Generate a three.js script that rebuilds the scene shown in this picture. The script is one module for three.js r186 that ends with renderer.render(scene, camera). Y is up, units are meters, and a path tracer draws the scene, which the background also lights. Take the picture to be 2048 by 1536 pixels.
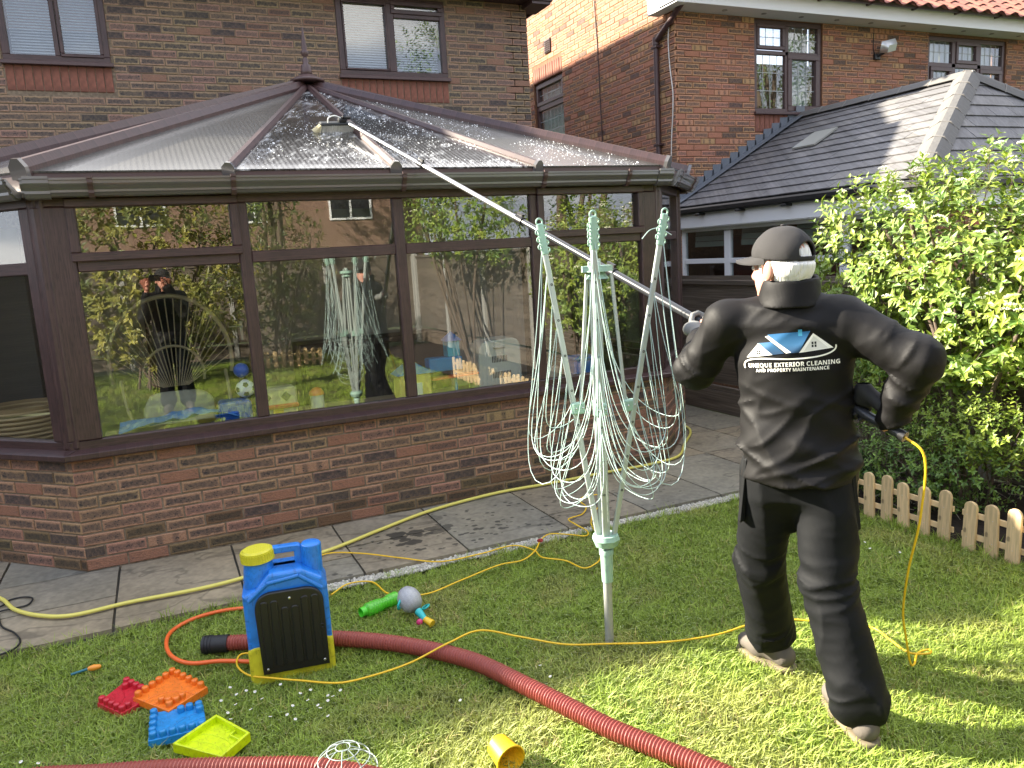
import * as THREE from 'three';
import { mergeGeometries } from 'three/addons/utils/BufferGeometryUtils.js';
import { DecalGeometry } from 'three/addons/geometries/DecalGeometry.js';

// ---------- camera, sky, sun, exposure ----------
const scene = new THREE.Scene();
const camera = new THREE.PerspectiveCamera(52.27, 1024 / 768, 0.03, 400);
camera.position.set(0.5573, 1.7015, 5.0467);
camera.rotation.set(-0.16509, -0.41764, -0.05918, 'YXZ');
camera.updateMatrixWorld(true);
const renderer = new THREE.WebGLRenderer({ antialias: true });
renderer.toneMapping = THREE.LinearToneMapping;
renderer.toneMappingExposure = 5.8;
renderer.shadowMap.enabled = true;
renderer.shadowMap.type = THREE.PCFSoftShadowMap;
const sunDir = new THREE.Vector3(-1.5, 1, -1.226).normalize();
const sun = new THREE.DirectionalLight(new THREE.Color(1, 0.91, 0.75), 4.6);
sun.position.copy(sunDir).multiplyScalar(40);
sun.target.position.set(2, 0, 0);
sun.castShadow = true;
sun.shadow.mapSize.set(4096, 4096);
Object.assign(sun.shadow.camera, { left: -22, right: 22, top: 22, bottom: -22, near: 1, far: 110 });
sun.shadow.radius = 1.5;
scene.add(sun, sun.target);
scene.environmentIntensity = 1;

// ---------- numbers and noise ----------
function rng(seed) { let s = seed | 0; return () => { s = (s + 0x6d2b79f5) | 0; let t = Math.imul(s ^ (s >>> 15), 1 | s); t = (t + Math.imul(t ^ (t >>> 7), 61 | t)) ^ t; return ((t ^ (t >>> 14)) >>> 0) / 4294967296; }; }
const hash = (x, y, s = 0) => { let h = Math.imul(x | 0, 374761393) ^ Math.imul(y | 0, 668265263) ^ Math.imul(s | 0, 1274126177); h = Math.imul(h ^ (h >>> 13), 1274126177); return ((h ^ (h >>> 16)) >>> 0) / 4294967296; };
function vnoise(x, y, s = 0, px = 0, py = 0) {
  const xi = Math.floor(x), yi = Math.floor(y), fx = x - xi, fy = y - yi, u = fx * fx * (3 - 2 * fx), v = fy * fy * (3 - 2 * fy);
  const w = (a, p) => (p ? ((a % p) + p) % p : a);
  const a = hash(w(xi, px), w(yi, py), s), b = hash(w(xi + 1, px), w(yi, py), s), c = hash(w(xi, px), w(yi + 1, py), s), d = hash(w(xi + 1, px), w(yi + 1, py), s);
  return a + (b - a) * u + (c - a) * v + (a - b - c + d) * u * v;
}
function fbm(x, y, oct = 4, s = 0, px = 0, py = 0) { let t = 0, a = 0.5, n = 0; for (let i = 0; i < oct; i++) { t += a * vnoise(x, y, s + i * 17, px, py); n += a; a *= 0.5; x *= 2; y *= 2; px *= 2; py *= 2; } return t / n; }
const clamp = (x, a = 0, b = 1) => Math.min(b, Math.max(a, x));
const lerp = (a, b, t) => a + (b - a) * t;
const smooth = (a, b, x) => { const t = clamp((x - a) / (b - a)); return t * t * (3 - 2 * t); };
const V = (x, y, z) => new THREE.Vector3(x, y, z);

// sky: blue with loose white cloud, no sun disc
{
  const W = 1024, H = 512, d = new Float32Array(W * H * 4);
  for (let j = 0; j < H; j++) for (let i = 0; i < W; i++) {
    const th = ((j + 0.5) / H - 0.5) * Math.PI, ph = ((i + 0.5) / W - 0.5) * 2 * Math.PI, y = Math.sin(th), x = Math.cos(ph) * Math.cos(th), z = Math.sin(ph) * Math.cos(th);
    let r, g, b;
    if (y >= 0) {
      const t = Math.pow(1 - y, 2.6);
      r = lerp(0.105, 0.31, t); g = lerp(0.15, 0.32, t); b = lerp(0.255, 0.345, t);
      const cs = Math.max(0, x * sunDir.x + y * sunDir.y + z * sunDir.z), gl = 0.10 * Math.pow(cs, 6) + 0.25 * Math.pow(cs, 40);
      r += gl; g += gl * 0.97; b += gl * 0.9;
      const k = 1.6 / (y + 0.22), n = fbm(x * k + 7.3, z * k + 2.1, 6, 5), c = smooth(0.46, 0.68, n) * 0.9;
      r = lerp(r, 0.55, c); g = lerp(g, 0.53, c); b = lerp(b, 0.515, c);
    } else { const t = smooth(0, -0.12, y); r = lerp(0.30, 0.07, t); g = lerp(0.36, 0.08, t); b = lerp(0.44, 0.05, t); }
    const o = (j * W + i) * 4; d[o] = r; d[o + 1] = g; d[o + 2] = b; d[o + 3] = 1;
  }
  const t = new THREE.DataTexture(d, W, H, THREE.RGBAFormat, THREE.FloatType);
  t.mapping = THREE.EquirectangularReflectionMapping; t.magFilter = t.minFilter = THREE.LinearFilter; t.wrapS = THREE.RepeatWrapping; t.needsUpdate = true;
  scene.background = t; scene.environment = t;
}

// ---------- textures and materials ----------
function tex(w, h, fn, o = {}) {   // fn(u, v, x, y) gives sRGB 0..1 values, or one number
  const d = new Uint8Array(w * h * 4);
  for (let j = 0; j < h; j++) for (let i = 0; i < w; i++) {
    let c = fn((i + 0.5) / w, (j + 0.5) / h, i, j); if (typeof c === 'number') c = [c, c, c];
    const k = (j * w + i) * 4; d[k] = clamp(c[0]) * 255; d[k + 1] = clamp(c[1]) * 255; d[k + 2] = clamp(c[2]) * 255; d[k + 3] = c.length > 3 ? clamp(c[3]) * 255 : 255;
  }
  const t = new THREE.DataTexture(d, w, h); t.wrapS = t.wrapT = THREE.RepeatWrapping; t.magFilter = THREE.LinearFilter; t.minFilter = THREE.LinearMipmapLinearFilter; t.generateMipmaps = true;
  if (!o.data) t.colorSpace = THREE.SRGBColorSpace; if (o.rep) t.repeat.set(o.rep[0], o.rep[1]); t.needsUpdate = true; return t;
}
function ctex(w, h, draw) { const c = document.createElement('canvas'); c.width = w; c.height = h; draw(c.getContext('2d'), w, h); const t = new THREE.CanvasTexture(c); t.colorSpace = THREE.SRGBColorSpace; t.anisotropy = 8; return t; }
const col = (r, g, b) => new THREE.Color().setRGB(r, g, b);
const std = (c, rough = 0.7, o = {}) => new THREE.MeshStandardMaterial({ color: c instanceof THREE.Color ? c : new THREE.Color(c), roughness: rough, ...o });
const phys = (c, rough = 0.5, o = {}) => new THREE.MeshPhysicalMaterial({ color: c instanceof THREE.Color ? c : new THREE.Color(c), roughness: rough, ...o });
const fineNoise = tex(256, 256, (u, v) => 0.35 + 0.65 * fbm(u * 32, v * 32, 4, 3, 32, 32), { data: true });
const rep = (t, x, y) => { const c = t.clone(); c.repeat.set(x, y); c.needsUpdate = true; return c; };

// ---------- object helpers ----------
const used = new Map();
function numbered(n) { const k = (used.get(n) ?? -1) + 1; used.set(n, k); return k ? n + '_' + String(k).padStart(3, '0') : n; }
function sh(o) { o.traverse((m) => { if (m.isMesh) { m.castShadow = true; m.receiveShadow = true; } }); return o; }
function thing(name, label, category, pos = [0, 0, 0], turn = 0, group) {
  const o = new THREE.Group(); o.name = numbered(name); o.position.set(...pos); o.rotation.y = turn; scene.add(o);
  o.userData = { label, category }; if (group) o.userData.group = group; return o;
}
function part(name, geo, mat, parent, pos, rot, label) {
  const m = new THREE.Mesh(geo, mat); m.name = name; m.castShadow = m.receiveShadow = true;
  if (pos) m.position.set(...pos); if (rot) m.rotation.set(...rot); if (label) m.userData.label = label; parent.add(m); return m;
}
function one(name, geo, mat, label, category, group, pos, rot) {
  const m = part(numbered(name), geo, mat, scene, pos, rot); m.userData = { label, category }; if (group) m.userData.group = group; return m;
}
function struct(name, geo, mat, pos, rot) { const m = part(numbered(name), geo, mat, scene, pos, rot); m.userData.kind = 'structure'; return m; }
function tag(o, label, category, group) { o.userData.label = label; o.userData.category = category; if (group) o.userData.group = group; return o; }

// chamfered box centred at 0, uv in metres with u along the longest side
function cbox(w, h, d, c = 0.003) {
  c = Math.min(c, w / 2.2, h / 2.2, d / 2.2);
  const H = [w / 2, h / 2, d / 2], long = w >= h && w >= d ? 0 : h >= d ? 1 : 2, pos = [], uv = [];
  const P = (s, ax) => { const p = [0, 0, 0]; for (let k = 0; k < 3; k++) p[k] = s[k] * (k === ax ? H[k] : H[k] - c); return p; };
  const quad = (a, b, e, f, out) => {
    const n = V(b[0] - a[0], b[1] - a[1], b[2] - a[2]).cross(V(e[0] - a[0], e[1] - a[1], e[2] - a[2]));
    let q = [a, b, e, f]; if (n.x * out[0] + n.y * out[1] + n.z * out[2] < 0) q = [f, e, b, a];
    const ad = out.map(Math.abs), main = ad[0] >= ad[1] && ad[0] >= ad[2] ? 0 : ad[1] >= ad[2] ? 1 : 2, oth = [0, 1, 2].filter((k) => k !== main);
    const ua = oth.includes(long) ? long : oth[0], va = oth.find((k) => k !== ua);
    for (const i of [0, 1, 2, 0, 2, 3]) { const p = q[i]; pos.push(...p); uv.push(p[ua] + H[ua] + main * 0.37, p[va] + H[va]); }
  };
  const tri = (a, b, e, out) => { const n = V(b[0] - a[0], b[1] - a[1], b[2] - a[2]).cross(V(e[0] - a[0], e[1] - a[1], e[2] - a[2])); const q = n.x * out[0] + n.y * out[1] + n.z * out[2] < 0 ? [a, e, b] : [a, b, e]; for (const p of q) { pos.push(...p); uv.push(p[0], p[1]); } };
  for (let ax = 0; ax < 3; ax++) for (const s of [-1, 1]) {
    const [b1, b2] = [0, 1, 2].filter((k) => k !== ax), mk = (u, v) => { const t = [0, 0, 0]; t[ax] = s; t[b1] = u; t[b2] = v; return P(t, ax); }, o = [0, 0, 0]; o[ax] = s;
    quad(mk(-1, -1), mk(1, -1), mk(1, 1), mk(-1, 1), o);
  }
  for (let ax = 0; ax < 3; ax++) for (const s1 of [-1, 1]) for (const s2 of [-1, 1]) {
    const [b1, b2] = [0, 1, 2].filter((k) => k !== ax), mk = (e, face) => { const t = [0, 0, 0]; t[ax] = e; t[b1] = s1; t[b2] = s2; return P(t, face); }, o = [0, 0, 0]; o[b1] = s1; o[b2] = s2 * 0.99;
    quad(mk(-1, b1), mk(1, b1), mk(1, b2), mk(-1, b2), o);
  }
  for (const x of [-1, 1]) for (const y of [-1, 1]) for (const z of [-1, 1]) { const t = [x, y, z]; tri(P(t, 0), P(t, 1), P(t, 2), t); }
  const g = new THREE.BufferGeometry(); g.setAttribute('position', new THREE.Float32BufferAttribute(pos, 3)); g.setAttribute('uv', new THREE.Float32BufferAttribute(uv, 2)); g.computeVertexNormals(); return g;
}
// box from ranges
function rbox(x0, x1, y0, y1, z0, z1, c = 0.003) { return cbox(x1 - x0, y1 - y0, z1 - z0, c).translate((x0 + x1) / 2, (y0 + y1) / 2, (z0 + z1) / 2); }
const merge = (list) => mergeGeometries(list.map((g) => { const q = g.index ? g.toNonIndexed() : g; for (const k of Object.keys(q.attributes)) if (!['position', 'normal', 'uv'].includes(k)) q.deleteAttribute(k); return q; }), false);
const tube = (pts, r, seg, rad = 8, closed = false) => new THREE.TubeGeometry(new THREE.CatmullRomCurve3(pts.map((p) => (p.isVector3 ? p : V(...p))), closed, 'centripetal'), seg || pts.length * 8, r, rad, closed);
function rod(a, b, r, rad = 8, r2) { // capped tapered rod between two points
  const A = a.isVector3 ? a : V(...a), B = b.isVector3 ? b : V(...b), g = new THREE.CylinderGeometry(r2 ?? r, r, A.distanceTo(B), rad, 1), q = new THREE.Quaternion().setFromUnitVectors(V(0, 1, 0), B.clone().sub(A).normalize());
  return g.applyQuaternion(q).translate((A.x + B.x) / 2, (A.y + B.y) / 2, (A.z + B.z) / 2);
}
// any profile (2-D points, counter-clockwise, x to the right, y up) swept from a to b with a given up direction
function sweep(profile, a, b, up) {
  const A = V(...a), B = V(...b), f = B.clone().sub(A), L = f.length(); f.normalize(); const r = f.clone().cross(V(...up)).normalize(), u = r.clone().cross(f);
  const g = new THREE.ExtrudeGeometry(new THREE.Shape(profile.map((p) => new THREE.Vector2(p[0], p[1]))), { depth: L, bevelEnabled: false, steps: 1 });
  return g.applyMatrix4(new THREE.Matrix4().makeBasis(r, u, f.clone().negate()).setPosition(B));
}
function poly(pts, uvf) { // flat polygon fan through 3-D points
  const pos = [], uv = []; for (let i = 1; i < pts.length - 1; i++) for (const p of [pts[0], pts[i], pts[i + 1]]) { pos.push(...p); const q = uvf ? uvf(p) : [p[0], p[2]]; uv.push(q[0], q[1]); }
  const g = new THREE.BufferGeometry(); g.setAttribute('position', new THREE.Float32BufferAttribute(pos, 3)); g.setAttribute('uv', new THREE.Float32BufferAttribute(uv, 2)); g.computeVertexNormals(); return g;
}
function slab3(pts, t, uvf) { // polygon with thickness t below its own normal
  const a = V(...pts[0]), n = V(...pts[1]).sub(a).cross(V(...pts[2]).sub(a)).normalize().multiplyScalar(-t), low = pts.map((p) => [p[0] + n.x, p[1] + n.y, p[2] + n.z]);
  const list = [poly(pts, uvf), poly([...low].reverse(), uvf)];
  for (let i = 0; i < pts.length; i++) { const j = (i + 1) % pts.length; list.push(poly([pts[i], low[i], low[j], pts[j]], uvf)); }
  return mergeGeometries(list, false);
}
// ---------- shared materials ----------
const grainTex = tex(512, 128, (u, v) => { const n = fbm(u * 6, v * 40, 4, 11, 6, 40), m = fbm(u * 16, v * 64, 2, 19, 16, 64); const k = 0.66 + 0.45 * n - 0.2 * smooth(0.55, 0.75, m); return [0.3 * k, 0.215 * k, 0.208 * k]; });
const upvc = std('#ffffff', 0.42, { map: rep(grainTex, 1.3, 7), bumpMap: rep(grainTex, 1.3, 7), bumpScale: 0.0005 });
const upvcPlain = std(col(0.075, 0.042, 0.04), 0.4);
const gutterMat = phys(col(0.1, 0.092, 0.088), 0.28, { clearcoat: 1, clearcoatRoughness: 0.12 });
const brownPipe = std(col(0.06, 0.032, 0.032), 0.4);
const whitePlastic = std(col(0.78, 0.79, 0.8), 0.4);
const blackPlastic = std(col(0.012, 0.012, 0.013), 0.4);
const rubber = std(col(0.01, 0.01, 0.01), 0.55);
const steel = std(col(0.6, 0.6, 0.6), 0.3, { metalness: 1 });
const alu = std(col(0.62, 0.63, 0.62), 0.42, { metalness: 0.85 });
const glass = phys(col(0.93, 0.96, 0.95), 0.0, { transmission: 1, thickness: 0, ior: 1.85 });
const darkGlass = phys(col(0.75, 0.8, 0.8), 0.0, { transmission: 1, thickness: 0, ior: 1.85 });
const plaster = std(col(0.45, 0.42, 0.37), 0.9, { bumpMap: rep(fineNoise, 3, 3), bumpScale: 0.001 });
const mortarTex = tex(256, 256, (u, v) => { const n = fbm(u * 24, v * 24, 4, 31, 24, 24), k = 0.75 + 0.5 * n; return [0.56 * k, 0.49 * k, 0.42 * k]; });
const mortar = std('#d8dad6', 0.95, { map: rep(mortarTex, 2, 2) });
const mortarB = std('#c9a58f', 0.95, { map: rep(mortarTex, 2, 2) });

// brick faces: 16 faces in one atlas (4 x 4), dragged face with a burnt, speckled middle
const ATL = 4;
const brickAtlas = tex(1024, 512, (u, v) => {
  const ci = Math.min(3, Math.floor(u * ATL)), cj = Math.min(3, Math.floor(v * ATL)), id = cj * ATL + ci, x = u * ATL - ci, y = v * ATL - cj;
  const wx = x + 0.03 * (fbm(x * 9, y * 5, 2, id) - 0.5), wy = y + 0.08 * (fbm(x * 9, y * 5, 2, id + 40) - 0.5);
  const fine = fbm(x * 60, y * 22, 3, id * 3 + 7), mid = fbm(x * 14, y * 5, 4, id * 5 + 9), r1 = hash(id, 1, 3), r2 = hash(id, 2, 3);
  let c = [0.67 + 0.05 * r1, 0.525 + 0.05 * r2, 0.425 + 0.04 * r1];
  if (id % 5 === 2) c = [0.645, 0.47, 0.385]; // plainer red
  const ex = Math.min(wx, 1 - wx) * 3.1, ey = Math.min(wy, 1 - wy), e = Math.min(ex, ey * 1.0);
  let dark = 0;
  if (id === 13 || id === 6) dark = 0.72 * smooth(0.04, 0.2, e) + 0.1;                     // nearly black-blue brick
  else if (id === 3 || id === 11) { const b = Math.sin(wx * 6.283 * 2.5 + id) * 0.5 + 0.5; dark = 0.42 * smooth(0.5, 1.0, b) * smooth(0.05, 0.2, ey); } // kiss marks
  else if (id === 2 || id === 7) dark = 0.12 * mid;
  else dark = (0.42 + 0.3 * r2) * smooth(0.14, 0.34, e + 0.12 * (mid - 0.5));
  dark *= 0.55 + 0.75 * mid;
  const spot = smooth(0.66, 0.74, fbm(x * 22, y * 10, 3, id + 90)) * smooth(0.1, 0.3, e) * (dark > 0.12 ? 0.75 : 0.3);
  dark = clamp(dark + spot);
  const k = 0.86 + 0.28 * fine;
  return [lerp(c[0], 0.27, dark) * k, lerp(c[1], 0.245, dark) * k, lerp(c[2], 0.245, dark) * k];
});
const brickBump = tex(512, 256, (u, v) => fbm(u * 120, v * 60, 4, 77, 120, 60), { data: true });
const brickMat = (c, rough = 0.9) => std(c, rough, { map: brickAtlas, bumpMap: brickBump, bumpScale: 0.003 });
const brickA = brickMat(col(0.68, 0.74, 0.75)), brickD = brickMat(col(0.78, 0.74, 0.69)), brickMoss = brickMat(col(0.42, 0.46, 0.36)), brickB = brickMat(col(1.0, 0.86, 0.77));
const soldierTex = tex(128, 256, (u, v) => { const n = fbm(u * 20, v * 26, 4, 55, 20, 26), k = 0.72 + 0.5 * n; return [0.55 * k, 0.375 * k, 0.315 * k]; });
const soldierMat = std('#e8dcd6', 0.88, { map: soldierTex, bumpMap: fineNoise, bumpScale: 0.002 });

// brick solids: front face at z = 0, body going back, 0.215 x 0.065, four worn outlines x 16 faces
const brickGeos = [];
{
  const r = rng(91);
  for (let id = 0; id < 16; id++) {
    const w = 0.215, h = 0.065, b = 0.004, D = 0.03, ou = (id % 4) / 4, ov = Math.floor(id / 4) / 4, j = () => (r() - 0.5) * 0.004;
    const F = [[b + j(), b + j(), j() * 0.3], [w - b + j(), b + j(), j() * 0.3], [w - b + j(), h - b + j(), j() * 0.3], [b + j(), h - b + j(), j() * 0.3]];
    const M = [[0, 0, -b], [w, 0, -b], [w, h, -b], [0, h, -b]], K = [[0, 0, -D], [w, 0, -D], [w, h, -D], [0, h, -D]], pos = [], uv = [];
    const q = (a, bb, c, d) => { for (const p of [a, bb, c, a, c, d]) { pos.push(p[0] - w / 2, p[1] - h / 2, p[2]); uv.push(ou + (0.03 + 0.94 * clamp(p[0] / w)) / 4, ov + (0.05 + 0.9 * clamp(p[1] / h)) / 4); } };
    q(F[0], F[1], F[2], F[3]);
    for (let i = 0; i < 4; i++) { const n = (i + 1) % 4; q(M[i], M[n], F[n], F[i]); q(K[i], K[n], M[n], M[i]); }
    const g = new THREE.BufferGeometry(); g.setAttribute('position', new THREE.Float32BufferAttribute(pos, 3)); g.setAttribute('uv', new THREE.Float32BufferAttribute(uv, 2)); g.computeVertexNormals(); brickGeos.push(g);
  }
}
// lay bricks on the local xy plane of a wall mesh (front face z = zf)
function layBricks(wall, mat, o) {
  const { u0, u1, v0, v1, zf = 0.006, openings = [], phase = 0, seed = 1, limit = 300, near = () => 0, plain = 1, skip } = o;
  const r = rng(seed * 977 + 13), list = [], pick = (u, v) => { const k = r(); return k < 0.08 ? [6, 13][Math.floor(r() * 2)] : k < 0.08 + 0.16 * plain ? [2, 7, 12][Math.floor(r() * 3)] : k < 0.32 * plain ? [3, 11][Math.floor(r() * 2)] : [0, 1, 4, 5, 8, 9, 10, 14, 15][Math.floor(r() * 9)]; };
  const rows = Math.round((v1 - v0) / 0.075);
  for (let i = 0; i < rows; i++) {
    const v = v0 + i * 0.075, off = ((i % 2) * 0.1125 + phase) % 0.225;
    for (let k = Math.floor((u0 - off) / 0.225) - 1; k * 0.225 + off < u1; k++) {
      let segs = [[Math.max(u0, k * 0.225 + off), Math.min(u1, k * 0.225 + off + 0.215)]];
      for (const q of openings) if (v + 0.065 > q[2] + 0.012 && v < q[3] - 0.012) segs = segs.flatMap(([a, b]) => (b <= q[0] || a >= q[1] ? [[a, b]] : [[a, Math.min(b, q[0] - 0.004)], [Math.max(a, q[1] + 0.004), b]].filter(([x, y]) => y - x > 0.02)));
      for (const [a, b] of segs) { if (b - a < 0.03) continue; const id = pick(a, v), e = { a, b, v, id, rot: (r() - 0.5) * 0.008, dz: (r() - 0.5) * 0.004, flip: r() < 0.5 }; if (skip && skip(e)) continue; e.near = near((a + b) / 2, v); list.push(e); }
    }
  }
  list.sort((p, q) => p.near - q.near);
  const rest = [];
  list.forEach((e, n) => {
    const m = new THREE.Matrix4().compose(V((e.a + e.b) / 2, e.v + 0.0375, zf + e.dz), new THREE.Quaternion().setFromEuler(new THREE.Euler(0, 0, e.rot)), V((e.b - e.a) / 0.215, 1, 1));
    if (n < limit) { const b = part('brick', brickGeos[e.id], o.low && e.v < v0 + 0.16 && hash(n, seed, 5) < (e.v < v0 + 0.05 ? 0.85 : 0.3) ? o.low : mat, wall); b.applyMatrix4(m); } else rest.push(brickGeos[e.id].clone().applyMatrix4(m));
  });
  if (rest.length) { const s = part('brickwork', mergeGeometries(rest, false), mat, wall); s.userData.kind = 'stuff'; }
}
// ---------- ground, lawn bed, patio ----------
const camP = camera.position;
{
  const gT = tex(256, 256, (u, v) => { const n = fbm(u * 16, v * 16, 5, 2, 16, 16), k = 0.7 + 0.6 * n; return [0.27 * k, 0.31 * k, 0.15 * k]; });
  struct('ground', new THREE.PlaneGeometry(240, 240).rotateX(-Math.PI / 2), std('#ffffff', 1, { map: rep(gT, 120, 120) }), [0, -0.075, 0]);
  const lT = tex(512, 512, (u, v) => { const n = fbm(u * 24, v * 24, 5, 8, 24, 24), m = fbm(u * 5, v * 5, 3, 9, 5, 5), k = 0.55 + 0.7 * n; return [lerp(0.26, 0.38, m) * k, lerp(0.33, 0.36, m) * k, 0.14 * k]; });
  const lw = new THREE.PlaneGeometry(9.5, 9.5, 60, 60).rotateX(-Math.PI / 2), P = lw.attributes.position;
  for (let i = 0; i < P.count; i++) P.setY(i, 0.02 * (fbm(P.getX(i) * 0.8 + 20, P.getZ(i) * 0.8 + 20, 3, 4) - 0.5));
  lw.computeVertexNormals();
  struct('lawn', lw, std('#ffffff', 1, { map: rep(lT, 7, 7) }), [-0.4, -0.048, 5.72]);
  const sT = tex(256, 256, (u, v) => { const n = fbm(u * 24, v * 24, 5, 6, 24, 24), k = 0.45 + 0.9 * n; return [0.2 * k, 0.155 * k, 0.12 * k]; });
  const bed = new THREE.PlaneGeometry(1.26, 9.4, 24, 150).rotateX(-Math.PI / 2), B = bed.attributes.position;
  for (let i = 0; i < B.count; i++) B.setY(i, 0.06 * fbm(B.getX(i) * 7 + 3, B.getZ(i) * 7 + 3, 4, 14) + 0.03 * fbm(B.getX(i) * 30, B.getZ(i) * 30, 2, 15) - 0.05);
  bed.computeVertexNormals();
  struct('flower_bed', bed, std('#ffffff', 1, { map: rep(sT, 3, 18) }), [5.0, -0.01, 5.62]);
}
{
  // riven sandstone slabs, one mesh each; the stone's own colour, spots of water and grime in one sheet over the whole path
  const X0 = -3.4, Z0 = -3.6, S = 9.2, spots = [], r = rng(5);
  const sp = (x, z, q, a, n, R) => { for (let i = 0; i < n; i++) { const t = r() * 6.283, d = Math.sqrt(r()) * R; spots.push([x + Math.cos(t) * d * 1.5, z + Math.sin(t) * d, q * (0.35 + r()), a]); } };
  sp(1.78, 0.5, 0.035, 0.5, 14, 0.12); sp(2.05, 0.46, 0.03, 0.35, 10, 0.1); sp(2.0, 0.5, 0.012, 0.45, 70, 0.34); sp(2.7, 0.5, 0.011, 0.4, 60, 0.4); sp(3.2, 0.55, 0.01, 0.3, 40, 0.4); sp(1.5, 0.7, 0.01, 0.35, 25, 0.25);
  const map = tex(2048, 1024, (u, v) => {
    const x = X0 + u * S, z = Z0 + v * 4.6, n = fbm(x * 3, z * 3, 5, 21), f = fbm(x * 40, z * 40, 3, 22), g = fbm(x * 1.1 + 9, z * 1.1, 3, 23), vein = smooth(0.47, 0.5, fbm(x * 1.6 + n, z * 4 + n, 4, 24)) * smooth(0.53, 0.5, fbm(x * 1.6 + n, z * 4 + n, 4, 24));
    let k = 0.72 + 0.3 * n + 0.22 * (f - 0.5), wet = 0;
    if (z > 0) for (const s of spots) { const dx = x - s[0], dz = z - s[1]; if (Math.abs(dx) < 0.12 && Math.abs(dz) < 0.12) { const d = Math.hypot(dx * 0.75, dz) / s[2] + 0.5 * (f - 0.5); if (d < 1) wet = Math.max(wet, s[3]); } }
    k *= 1 - wet; k *= 1 - 0.2 * vein;
    return [lerp(0.60, 0.66, g) * k, lerp(0.585, 0.61, g) * k, lerp(0.55, 0.51, g) * k];
  });
  const bump = rep(fineNoise, 6, 3);
  const mats = [[0.88, 0.86, 0.8], [0.82, 0.84, 0.83], [0.96, 0.9, 0.8], [0.74, 0.76, 0.76], [0.9, 0.85, 0.77]].map((c) => std(col(...c), 0.82, { map, bumpMap: bump, bumpScale: 0.004 }));
  const base = struct('patio', rbox(-3.4, 5.58, -0.07, -0.022, -3.5, 0.915, 0.002), std(col(0.09, 0.085, 0.07), 1));
  const cols = [-3.4, -2.75, -2.1, -1.45, -1.08, -0.46, 0.17, 0.8, 1.43, 2.05, 2.72, 3.3, 3.9, 4.5, 5.05, 5.58];
  const put = (x0, x1, z0, z1) => {
    const g = new THREE.BoxGeometry(x1 - x0 - 0.012, 0.03, z1 - z0 - 0.012, 6, 1, 6), p = g.attributes.position, uv = g.attributes.uv, cx = (x0 + x1) / 2, cz = (z0 + z1) / 2, tilt = (r() - 0.5) * 0.006, sx = (r() - 0.5) * 0.004;
    for (let i = 0; i < p.count; i++) {
      const x = p.getX(i), z = p.getZ(i); if (p.getY(i) > 0) p.setY(i, 0.008 + 0.006 * fbm((x + cx) * 5, (z + cz) * 5, 3, 41) + tilt * z + sx * x - 0.0);
      p.setX(i, x + 0.006 * (fbm((z + cz) * 6, cx * 9, 2, 42) - 0.5) * Math.sign(x)); p.setZ(i, z + 0.006 * (fbm((x + cx) * 6, cz * 9, 2, 43) - 0.5) * Math.sign(z));
      uv.setXY(i, (x + cx - X0) / S, (z + cz - Z0) / 4.6);
    }
    g.computeVertexNormals();
    part('slab', g, mats[Math.floor(r() * 5)], base, [cx, -0.012, cz]);
  };
  for (let i = 0; i < cols.length - 1; i++) {
    const a = cols[i], b = cols[i + 1];
    if (i % 3 === 2) { put(a, b, 0, 0.47); put(a, b, 0.47, 0.92); } else if (i % 3 === 1 && i > 3) { put(a, b, 0, 0.62); put(a, b, 0.62, 0.92); } else put(a, b, 0, 0.92);
    if (a >= 4.4) for (const [z0, z1] of [[-0.6, 0], [-1.2, -0.6], [-1.85, -1.2], [-2.5, -1.85], [-3.5, -2.5]]) put(a, b, z0, z1);
    if (i === 12) { put(a, b, -0.6, 0); } if (i === 5) put(a, b, -0.62, 0);
    if (b <= -0.4) for (const [z0, z1] of [[-0.62, 0], [-1.3, -0.62], [-2.2, -1.3], [-3.5, -2.2]]) if (a > -1.1 ? z0 > -0.7 : true) put(a, b, z0, z1);
  }
  // pale gravel in the gap between path and lawn
  const gr = new THREE.InstancedMesh(new THREE.IcosahedronGeometry(0.008, 0), std(col(0.6, 0.58, 0.53), 0.85), 5200), m = new THREE.Matrix4();
  for (let i = 0; i < 5200; i++) { const x = 0.95 + 3.45 * r(), z = 0.92 + 0.1 * r() * (0.55 + 0.6 * fbm(x * 3, 1, 3, 71)), s = 0.5 + 1.1 * r(); m.compose(V(x, -0.028 + 0.008 * r(), z), new THREE.Quaternion().setFromEuler(new THREE.Euler(r() * 6, r() * 6, r() * 6)), V(s, s * 0.7, s)); gr.setMatrixAt(i, m); const gk = 0.5 + 0.5 * r(); gr.setColorAt(i, col(gk, gk * 0.98, gk * 0.93)); }
  gr.name = 'gravel'; gr.userData = { kind: 'stuff', label: 'pale gravel strip between the stone path and the lawn', category: 'gravel' }; scene.add(sh(gr));
}

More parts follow.
